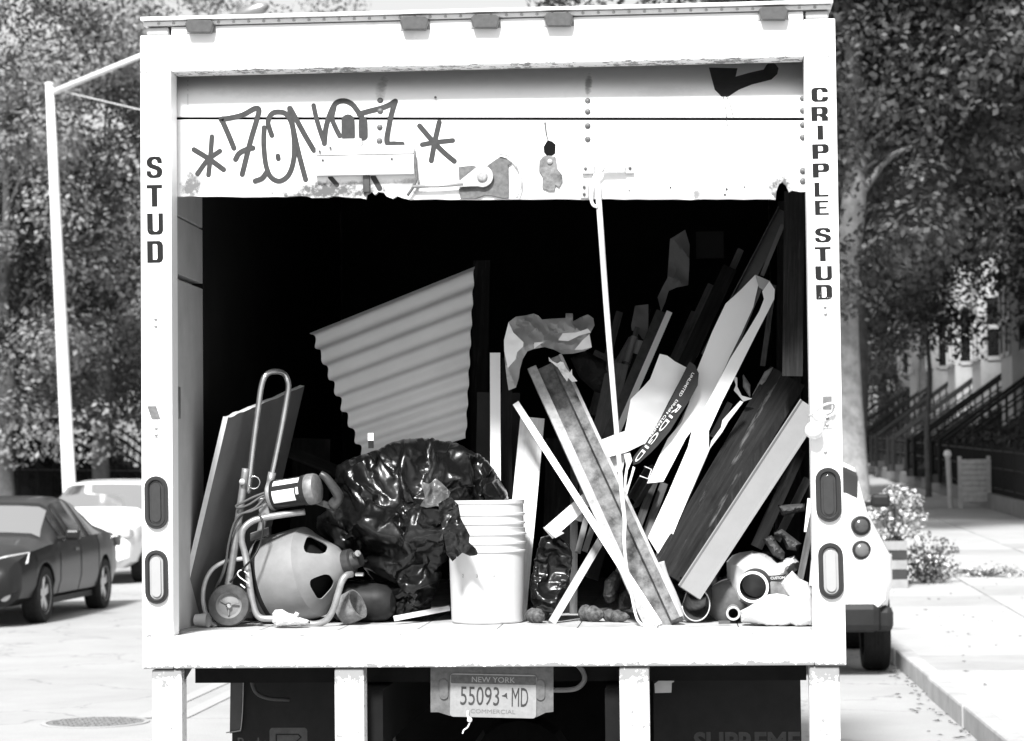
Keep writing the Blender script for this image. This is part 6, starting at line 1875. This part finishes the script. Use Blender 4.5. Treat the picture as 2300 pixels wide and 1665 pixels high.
# ---- pipes and sacks in the corner
def pipe(name, label, c, r_out, wall, Y0, Y1, m_, mrim, drop=0, dx=0):
    A_ = P(*c, Y0)
    B_ = Vector((A_.x + dx, Y1, A_.z + drop))
    ax = B_ - A_; L = ax.length
    t = thing(name, label, 'pipe', (A_.x, A_.y, A_.z - r_out))
    MB().lathe([(r_out - .0004, .003), (r_out, .004), (r_out, L), (r_out - wall, L), (r_out - wall, .004)], A_, ax, 40).build('barrel', m_, t, smoothf=False, sm_angle=35)
    MB().lathe([(r_out + .0006, .004), (r_out + .0006, 0), (r_out - wall - .0006, 0), (r_out - wall - .0006, .004)], A_, ax, 40).build('cut_end', mrim, t, sm_angle=35)
    return t
pvc = mat('white_pipe', .78, .4, var=.05)
pin = mat('pipe_shade', .05, .6, var=.3)  # dark barrel for a white pipe: paints the shade inside it
pipe('drain_pipe', 'white rimmed drain pipe pointing out beside the white sack', (1691, 1319), S(35, .45), S(5, .45), .45, 2.0, pin, pvc, .06, .15)
pipe('conduit', 'small open conduit end lying on the floor beside the white sack', (1647, 1378), S(15.5, .5), S(4, .5), .50, 1.6, mat('grey_conduit', .2, .5, var=.2), mat('pale_conduit_rim', .45, .5, var=.2), .0, .02)
pipe('duct', 'grey sooty duct lying behind the conduit end', (1632, 1352), S(46, .66), .004, .66, 2.2, mat('grey_duct', .13, .5, .2, var=.35, scale=14), mat('grey_duct_rim', .12, .6, var=.3), .0, .1)
dcp = P(1632, 1352, .66)
MB().lathe([(S(45, .66), .001), (S(40, .66), -.012), (S(24, .66), -.024), (.0005, -.028)], dcp, (0, 1, 0), 36).build('end_cap', MATS['grey_duct'], [q for q in bpy.data.objects if q.name.startswith('duct') and q.parent is None][0], smoothf=True)
# open downspout end
A_ = P(1563, 1358, .56)
t = thing('downspout', 'open end of a thin metal downspout lying under the pale gutter', 'pipe', (A_.x, A_.y, A_.z - .05))
pr = [(S(32, .56) * math.cos(R(a)), S(33, .56) * math.sin(R(a)) * 1.15) for a in range(-175, 85, 10)]
pr2 = [(a * .93, b * .93) for a, b in pr]
MB().prism(pr + pr2[::-1], A_, (1, 0, 0), (0, 0, 1), (.1, .9, .25)).build('wall', mat('sooty_sheet', .07, .5, .2, var=.4, scale=30), t)
MB().tube([A_ + Vector((a * .965, -.001, b * .965)) for a, b in pr], .0025, 6).build('cut_edge', mat('bright_cut_edge', .55, .5, .2, var=.2, scale=60), t, smoothf=True)
# cement bag
CB = pillow('cement_bag', [(1632, 1262), (1645, 1248), (1662, 1241), (1690, 1237), (1715, 1243), (1735, 1252), (1748, 1263), (1757, 1258), (1770, 1252), (1785, 1247), (1797, 1264), (1792, 1280), (1780, 1287), (1776, 1340), (1700, 1372), (1650, 1362), (1634, 1320)], .74, .26, 6, .03, filmmat('dull_white_bag', .5, .45, 14., .5, .012), seed=19, freq=5, warp=.6)
one(CB, 'crinkled pale mortar bag with a dark lettered band behind the drain pipe', 'bag')
bp_ = [c9(*q) for q in ((1195, 565), (1330, 550), (1480, 540), (1560, 520), (1520, 600), (1470, 660), (1230, 650))]
sheet('dark_band', bp_, .545, .001, 6, 0, ctk, CB)
c_ = P(*c9(1410, 592), .542)
text('print', 'CUSTOM', c_, (1, 0, .03), (-.03, 0, 1), prt, CB, height=S(6, .5), width=S(31, .5), bold=.008)
sheet('grey_side', [c9(*q) for q in ((1250, 665), (1470, 660), (1600, 890), (1250, 870))], .545, .001, 7, .01, mat('grey_bag_side', .2, .6, var=.35, scale=40), CB, seed=3, freq=20)
WS = pillow('plastic_sack', [c9(*q) for q in ((775, 1150), (900, 1090), (1050, 1000), (1250, 875), (1400, 855), (1600, 892), (1540, 800), (1470, 690), (1560, 570), (1660, 470), (1720, 530), (1790, 605), (1930, 670), (1990, 780), (2045, 880), (2062, 1300), (2055, 1440), (1900, 1450), (1830, 1490), (1700, 1480), (1640, 1400), (1500, 1480), (1350, 1450), (1200, 1440), (1000, 1375), (790, 1335))], .40, .16, 5, .03, sackm, seed=23, freq=6, warp=.6, floor=FLOOR + .001)
one(WS, 'limp white plastic sack spilling over the floor in the corner of the load', 'sack')
# clutter in the corner
stick('broom_stick', 'dark stick leaning against the side post above the white sack', 'stick', (1832, 1130), .5, (1796, 1305), .48, rect(.024, .02), wood_g)
stick('perforated_strip', 'short perforated metal strip standing against the side post', 'strip', (1827, 1258), .3, (1822, 1316), .3, rect(.016, .003), mat('pale_perforated', .5, .5, .2, var=.15))
for k, (q, lb) in enumerate((([(1930, 700), (2110, 690), (2120, 740), (1960, 775)], 'dark scrap sheet lying high in the corner of the load'), ([(1880, 900), (1960, 860), (2090, 960), (2060, 1010), (1990, 1000), (1960, 920)], 'dark bent scrap chunk above the mortar bag'), ([(1830, 930), (1890, 900), (1980, 1020), (1970, 1080), (1900, 1040)], 'dark crumpled scrap beside the bent chunk'))):
    o = pillow('scrap_piece', [c8(*w) for w in q], .72, .1, 4.5, .03, mat('dark_scrap', .07, .6, .2, var=.4, scale=25), seed=40 + k, freq=15)
    one(o, lb, 'scrap')
stick('pale_batten', 'white painted batten standing in the corner above the sack', 'batten', (1820, 1120), .62, (1812, 1195), .6, rect(.02, .01), wood_w)
stick('wooden_lath', 'small grey slat end resting on the floor by the conduit', 'slat', (1614, 1398), .42, (1640, 1398), .42, rect(.012, .01), wood_g)

# ---- hanging strap and knotted ball
strapm = mat('pale_webbing', .66, .8, var=.12, scale=40)
sp = [(1341, 398, .075), (1344, 440, .07), (1350, 520, .10), (1357, 620, .18), (1366, 740, .26), (1376, 860, .32), (1387, 990, .37), (1397, 1110, .40), (1403, 1170, .42), (1402, 1215, .42), (1407, 1270, .43), (1418, 1335, .44), (1431, 1390, .42), (1450, 1407, .36), (1474, 1419, .24), (1488, 1422, .16)]
SP = thing('pull_strap', 'long pale webbing strap hanging from the roll-up door down to the floor', 'strap', P(1400, 1400, .4))
pts = spline([P(*q) for q in sp], 6)
n = len(pts)
MB().tube(pts, [.0105 - .0055 * smooth((i / n - .25) / .5) for i in range(n)], 8, flat=(.28, 1., (0, -1, 0))).build('webbing', strapm, SP, smoothf=True)
MB().tube(spline([P(1338, 392, .085), P(1330, 410, .075), P(1327, 440, .07), P(1332, 460, .07), P(1343, 465, .072)], 5), 1, 8, flat=(.0025, .006, (0, -1, 0))).build('loose_tail', strapm, SP, smoothf=True)
MB().tube(spline([P(1338, 395, .08), P(1344, 388, .076), P(1352, 380, .078), P(1356, 372, .079)], 4), 1, 8, flat=(.003, .007, (0, -1, 0))).build('tie', strapm, SP, smoothf=True)
bp_ = P(1828, 967, -.03)
BL = thing('tether_ball', 'white ball tied by a cord to the hook on the side post', 'ball', (bp_.x, -.04, bp_.z - S(20, 0)))
MB().lathe([(S(20, 0) * math.sin(R(a)) + .0003, -S(20, 0) * math.cos(R(a))) for a in range(0, 181, 12)], (bp_.x, -.036, bp_.z), (0, 0, 1), 24).build('ball', lab, BL, smoothf=True)
MB().tube(spline([P(1835, 955, -.06), P(1850, 938, -.03), P(1868, 925, -.02), P(1873, 912, -.03), P(1866, 906, -.055), P(1848, 912, -.055), P(1828, 928, -.02), P(1818, 935, .02)], 6), .0045, 8).build('cord', strapm, BL, smoothf=True)

# ================================================================== cars
rubber = mat('tyre_rubber', .018, .75, var=.3, scale=20)
alloy = mat('alloy_wheel', .6, .3, .6, var=.08)
trim_b = mat('black_trim', .02, .5, var=.2)
lampc = mat('clear_lamp', .55, .12, .1, var=.05, spec=.9)
lampr = mat('dark_tail_lamp', .05, .15, var=.1, spec=.9)
wsglass = mat('sky_reflecting_glass', .02, .05, var=0, spec=1.)
wsglass.node_tree.nodes['Principled BSDF'].inputs['IOR'].default_value = 5.0
def car(name, label, loc, rotz, paint, prm):
    L, W = prm['L'], prm['W']
    t = thing(name, label, 'car', loc, None, rotz)
    ys = np.unique(np.concatenate([np.linspace(-L / 2, L / 2, 67), np.array([q[0] for q in prm['top']]), [-L / 2 + .02, L / 2 - .02]]))
    top = np.array(prm['top']); belt = np.array(prm['belt']); plan = np.array(prm['plan']); wt = np.array(prm['wt'])
    f = lambda tb, y: float(np.interp(y, tb[:, 0], tb[:, 1]))
    zb = prm['zb']
    secs = []
    for y in ys:
        w = W / 2 * f(plan, y); zt = f(top, y); bl = min(f(belt, y), zt - .015); q = f(wt, y) * W / 2 * f(plan, y)
        h = bl - zb
        lo = zb + (.06 if abs(y) > L / 2 - .25 else 0)
        s = [(0, lo), (.78 * w, lo), (.95 * w, lo + .09), (w, zb + h * .38), (w * 1.0, zb + h * .62), (w * prm['sh'][0], bl - h * prm['sh'][1]), (w * prm['sh'][2], bl)]
        zc_ = zt - .05 if zt - bl > .1 else bl + (zt - bl) * .6
        s += [(w * prm['sh'][2] + (q - w * prm['sh'][2]) * .5, bl + (zc_ - bl) * .52), (q, zc_), (q * .86, zt - .006), (q * .5, zt + .008), (0, zt + .014)]
        secs.append(s)
    n = len(secs[0]); ring = 2 * n - 2
    vs = []
    for y, s in zip(ys, secs):
        for x, z in s: vs.append(Vector((x, y, z)))
        for x, z in s[-2:0:-1]: vs.append(Vector((-x, y, z)))
    fs = []
    for i in range(len(ys) - 1):
        for j in range(ring):
            fs.append((i * ring + j, i * ring + (j + 1) % ring, (i + 1) * ring + (j + 1) % ring, (i + 1) * ring + j))
    fs.append(tuple(range(ring - 1, -1, -1))); fs.append(tuple((len(ys) - 1) * ring + j for j in range(ring)))
    me = MB().add(vs, fs).mesh('body')
    body = link('body', me, paint, t, local=True, smoothf=True)
    # wheel wells
    cut = MB()
    for wy in prm['wheels']:
        for s_ in (-1, 1):
            cut.lathe([(.0005, 0), (prm['wr'] * 1.13, 0), (prm['wr'] * 1.13, .34), (.0005, .34)], (s_ * (W / 2 + .04), wy, prm['wr']), (-s_, 0, 0), 36)
    cm = cut.mesh('cut', weld=True); co = bpy.data.objects.new('cut', cm); COL.objects.link(co); co.parent = t
    md = body.modifiers.new('b', 'BOOLEAN'); md.operation = 'DIFFERENCE'; md.object = co; md.solver = 'EXACT'
    bpy.context.view_layer.update()
    dg = bpy.context.evaluated_depsgraph_get()
    nm = bpy.data.meshes.new_from_object(body.evaluated_get(dg))
    body.modifiers.clear(); body.data = nm; nm.name = 'body'
    bpy.data.objects.remove(co)
    bm = bmesh.new(); bm.from_mesh(nm)
    for fc in bm.faces: fc.smooth = True
    for e in bm.edges:
        e.smooth = not (len(e.link_faces) == 2 and e.calc_face_angle(0) > R(32))
    bm.to_mesh(nm); bm.free()
    # glass
    def patch(nm_, js, y0, y1, off, m_=glass_d, mirror=False):
        idx = [i for i, y in enumerate(ys) if y0 <= y <= y1]
        for sg in ((1, -1) if mirror else (1,)):
            mb = MB(); vv = []; w_ = len(js)
            for i in idx:
                for j in js:
                    x, z = secs[i][j] if j >= 0 else (-secs[i][-j][0], secs[i][-j][1])
                    vv.append(Vector((sg * (x + (off if x > 0 else -off) * (1 if abs(x) > .05 else 0)), ys[i], z + off * .6)))
            ff = [(a * w_ + b, a * w_ + b + 1, (a + 1) * w_ + b + 1, (a + 1) * w_ + b) for a in range(len(idx) - 1) for b in range(w_ - 1)]
            if ff: MB().add(vv, ff).build(nm_, m_, t, local=True, smoothf=True)
    for y0, y1 in prm['side']: patch('side_window', [6, 7, 8], y0, y1, .006, mirror=True)
    full = [8, 9, 10, 11, -10, -9, -8]
    patch('windscreen', full, *prm['ws'], .006, wsglass)
    patch('rear_window', full, *prm['rw'], .006)
    # wheels
    for wy in prm['wheels']:
        for s_ in (-1, 1):
            c = Vector((s_ * (W / 2 - .115), wy, prm['wr'])); ax = Vector((s_, 0, 0)); r = prm['wr']
            w_ = MB().lathe([(r * .66, -.1), (r * .93, -.105), (r, -.07), (r, .07), (r * .93, .105), (r * .68, .1)], c, ax, 36, close=True).build('wheel', rubber, t, local=True, sm_angle=35)
            rim = MB().lathe([(r * .68, .098), (r * .64, .09), (r * .62, -.05), (.0005, -.05)], c, ax, 36).build('rim', darkmetal if prm.get('darkrim') else mat('rim_well', .08, .5, .3), w_, local=True)
            mb = MB(); mb.lathe([(.0005, .075), (r * .14, .07), (r * .16, .04)], c, ax, 16)
            for k in range(5):
                a = R(72 * k + 18); d = Vector((0, math.cos(a), math.sin(a))); p = Vector((0, -math.sin(a), math.cos(a)))
                mb.add([c + ax * .068 + d * r * .1 + p * .035, c + ax * .068 + d * r * .1 - p * .035, c + ax * .075 + d * r * .67 - p * .055, c + ax * .075 + d * r * .67 + p * .055,
                        c + ax * .02 + d * r * .1 + p * .035, c + ax * .02 + d * r * .1 - p * .035, c + ax * .04 + d * r * .67 - p * .055, c + ax * .04 + d * r * .67 + p * .055],
                       [(0, 1, 2, 3), (0, 4, 5, 1), (1, 5, 6, 2), (2, 6, 7, 3), (3, 7, 4, 0)])
            mb.lathe([(r * .68, .1), (r * .66, .085), (r * .69, .08), (r * .7, .1)], c, ax, 36, close=True)
            mb.build('spokes', alloy, w_, local=True)
            tr = MB()
            for q in (-.045, -.015, .015, .045): tr.lathe([(r + .002, q - .012), (r + .004, q - .008), (r + .004, q + .008), (r + .002, q + .012)], c, ax, 36)
            tr.build('tread', rubber, w_, local=True)
    # mirrors
    for s_ in (-1, 1):
        my, mz = prm['mirror']
        w = W / 2 * f(plan, my)
        MB().obox((s_ * (w + .10), my, mz), (.085, 0, 0), (0, .05, 0), (0, 0, .06)).build('mirror', prm.get('mirm', paint), t, local=True, bevel=.03)
        MB().tube([(s_ * (w * .9), my + .02, mz - .04), (s_ * (w + .06), my, mz - .02)], .02, 6).build('mirror_arm', trim_b, t, local=True)
    for yy in prm.get('gaps', ()):
        i = int(np.argmin(abs(ys - yy)))
        for s_ in (-1, 1):
            MB().tube([Vector((s_ * (secs[i][j][0] + .001), ys[i], secs[i][j][1])) for j in (2, 3, 4, 5, 6)], .005, 5).build('door_gap', trim_b, t, local=True)
    return t, ys, secs

sedan = dict(L=4.75, W=1.82, zb=.22, wr=.325, wheels=(1.38, -1.36),
    top=[(-2.375, .80), (-2.30, .98), (-2.0, 1.04), (-1.72, 1.06), (-1.2, 1.27), (-.8, 1.385), (-.3, 1.425), (.1, 1.405), (.35, 1.35), (.75, 1.16), (1.15, .98), (1.7, .90), (2.1, .80), (2.28, .70), (2.375, .52)],
    belt=[(-2.375, .76), (-2.2, .93), (-1.5, .96), (0, .92), (1.1, .88), (1.8, .82), (2.2, .70), (2.375, .5)],
    plan=[(-2.375, .80), (-2.25, .9), (-1.8, .97), (-1, 1), (1, 1), (1.7, .97), (2.1, .9), (2.28, .82), (2.375, .7)],
    wt=[(-2.375, .80), (-1.8, .8), (-1.4, .66), (-.5, .64), (.2, .66), (.9, .76), (1.2, .84), (2.375, .8)],
    sh=(.995, .16, .955), side=[(-1.28, -.62), (-.50, .30), (.36, .62)], ws=(.38, 1.10), rw=(-1.62, -.86), mirror=(.62, .98), gaps=(-.98, -.12, .78))
blackcar_p = mat('black_car_paint', .012, .3, var=.15, spec=.25, coat=.12)
bcx, bcy = -6.62 - .82, 19.5
BC, bys, bsec = car('sedan_car', 'black sedan with silver alloy wheels driving past on the far lane', (bcx, bcy, gz(bcx, bcy)), math.pi, blackcar_p, sedan)
for s_ in (-1, 1):
    pts = [(s_ * .42, 2.29, .60), (s_ * .62, 2.2, .58), (s_ * .82, 1.92, .68), (s_ * .80, 1.78, .80), (s_ * .62, 2.06, .77), (s_ * .45, 2.2, .72)]
    c = sum((Vector(q) for q in pts), Vector()) / 6
    mb = MB(); vv = [Vector(q) + Vector((s_ * .03, .035, .02)) for q in pts] + [Vector(q) - Vector((s_ * .05, .1, 0)) for q in pts]
    mb.add(vv, [tuple(range(6)), tuple(range(11, 5, -1))] + [(i, (i + 1) % 6, 6 + (i + 1) % 6, 6 + i) for i in range(6)])
    mb.build('headlight', lampc, BC, local=True)
    MB().lathe([(.0005, .03), (.05, .02), (.07, 0), (.07, -.05)], (s_ * .66, 2.24, .36), (s_ * .2, 1, 0), 16).build('fog_lamp', lampc, BC, local=True)
    MB().obox((s_ * .7, -2.26, .84), (.17, 0, 0), (0, .06, 0), (0, 0, .07)).build('tail_light', lampr, BC, local=True, bevel=.02)
    MB().obox((s_ * .9, .05, .80), (.012, 0, 0), (0, .09, 0), (0, 0, .015)).build('door_handle', blackcar_p, BC, local=True)
    MB().box((s_ * .80 - .03, -.95, .20), (s_ * .80 + .03, .95, .27)).build('side_skirt', trim_b, BC, local=True)
MB().box((-.55, 2.34, .30), (.55, 2.40, .52)).build('grille', trim_b, BC, local=True, bevel=.02)
MB().box((-.26, 2.402, .40), (.26, 2.412, .52)).build('number_plate', mat('plate_pale', .6, .5), BC, local=True)

van = dict(L=4.7, W=1.85, zb=.26, wr=.34, wheels=(1.4, -1.35),
    top=[(-2.35, 1.0), (-2.28, 1.30), (-2.1, 1.52), (-1.6, 1.60), (-.5, 1.63), (.2, 1.58), (.7, 1.38), (1.15, 1.14), (1.8, 1.02), (2.2, .86), (2.35, .6)],
    belt=[(-2.35, .9), (-2.2, 1.0), (0, 1.0), (1.2, .98), (2.0, .86), (2.35, .55)],
    plan=[(-2.35, .86), (-2.2, .94), (-1.5, 1), (1.2, 1), (1.9, .95), (2.2, .86), (2.35, .72)],
    wt=[(-2.35, .84), (-1.5, .74), (0, .72), (.6, .75), (1.3, .84), (2.35, .8)],
    sh=(.995, .15, .96), side=[(-1.95, -1.1), (-1.0, -.15), (-.05, .55)], ws=(.25, 1.1), rw=(-2.30, -2.02), mirror=(.75, 1.08), gaps=(-1.0, -.05, .9))
whitecar = mat('white_car_paint', .8, .2, var=.03, coat=.5)
WC, _, _ = car('hatchback_car', 'white parked wagon seen behind the black sedan', (-8.65, 29.8, gz(-8.65, 29.8)), math.pi, whitecar, van)
for s_ in (-1, 1):
    MB().obox((s_ * .66, 2.12, .80), (.17, 0, 0), (0, .14, .02), (0, 0, .08)).build('headlight', lampc, WC, local=True, bevel=.04)
    MB().obox((s_ * .80, -2.2, 1.1), (.06, 0, 0), (0, .06, 0), (0, 0, .2)).build('tail_light', lampr, WC, local=True, bevel=.02)
MB().box((-.6, 2.29, .32), (.6, 2.37, .5)).build('grille', trim_b, WC, local=True, bevel=.02)

suv = dict(L=4.1, W=1.90, zb=.42, wr=.345, wheels=(1.25, -1.22),
    top=[(-2.05, 1.0), (-2.02, 1.36), (-1.93, 1.62), (-1.8, 1.70), (-1.0, 1.74), (.1, 1.70), (.5, 1.55), (.95, 1.24), (1.5, 1.16), (1.9, 1.02), (2.05, .7)],
    belt=[(-2.05, .95), (-2.02, 1.28), (-1.8, 1.30), (0, 1.22), (1.0, 1.16), (1.7, 1.02), (2.05, .66)],
    plan=[(-2.05, .90), (-1.95, .97), (-1.6, 1), (1.2, 1), (1.7, .96), (1.95, .86), (2.05, .72)],
    wt=[(-2.05, .74), (-1.6, .66), (0, .66), (.6, .7), (1.2, .84), (2.05, .8)],
    sh=(.985, .38, .80), side=[(-1.75, -.95), (-.85, -.05), (.0, .45)], ws=(.28, .92), rw=(-1.99, -1.84), mirror=(.55, 1.36), mirm=trim_b)
sx = 2.34 - .95
SV, _, _ = car('compact_car', 'white compact car with round tail lamps parked at the kerb ahead of the truck', (sx, 10.1 + 2.05 + .35, 0), 0, whitecar, suv)
yr = -2.05
for z_, r_, m_ in ((1.195, .062, lampr), (1.005, .060, mat('grey_tail_lamp', .12, .2, var=.1, spec=.8))):
    for s_ in (-1, 1):
        tl = MB().lathe([(r_ + .016, -.06), (r_ + .016, .006), (r_, .012), (r_ * .95, .004)], (s_ * .68, yr + .0, z_), (s_ * .25, -1, 0), 28).build('tail_light', trim_b, SV, local=True)
        MB().lathe([(r_, .0), (r_ * .8, .016), (r_ * .4, .024), (.0005, .026)], (s_ * .68, yr + .0, z_), (s_ * .25, -1, 0), 24).build('lens', m_, tl, local=True, smoothf=True)
MB().box((-.82, yr - .02, .36), (.82, yr + .2, .60)).build('rear_bumper', trim_b, SV, local=True, bevel=.06)
for s_ in (-1, 1): MB().box((s_ * .84 - .09, -1.99, .36), (s_ * .84 + .085, -1.63, .56)).build('bumper_corner', trim_b, SV, local=True, bevel=.05)
MB().box((-.28, yr - .012, .78), (.28, yr + .01, .92)).build('number_plate', MATS['plate_pale'], SV, local=True)
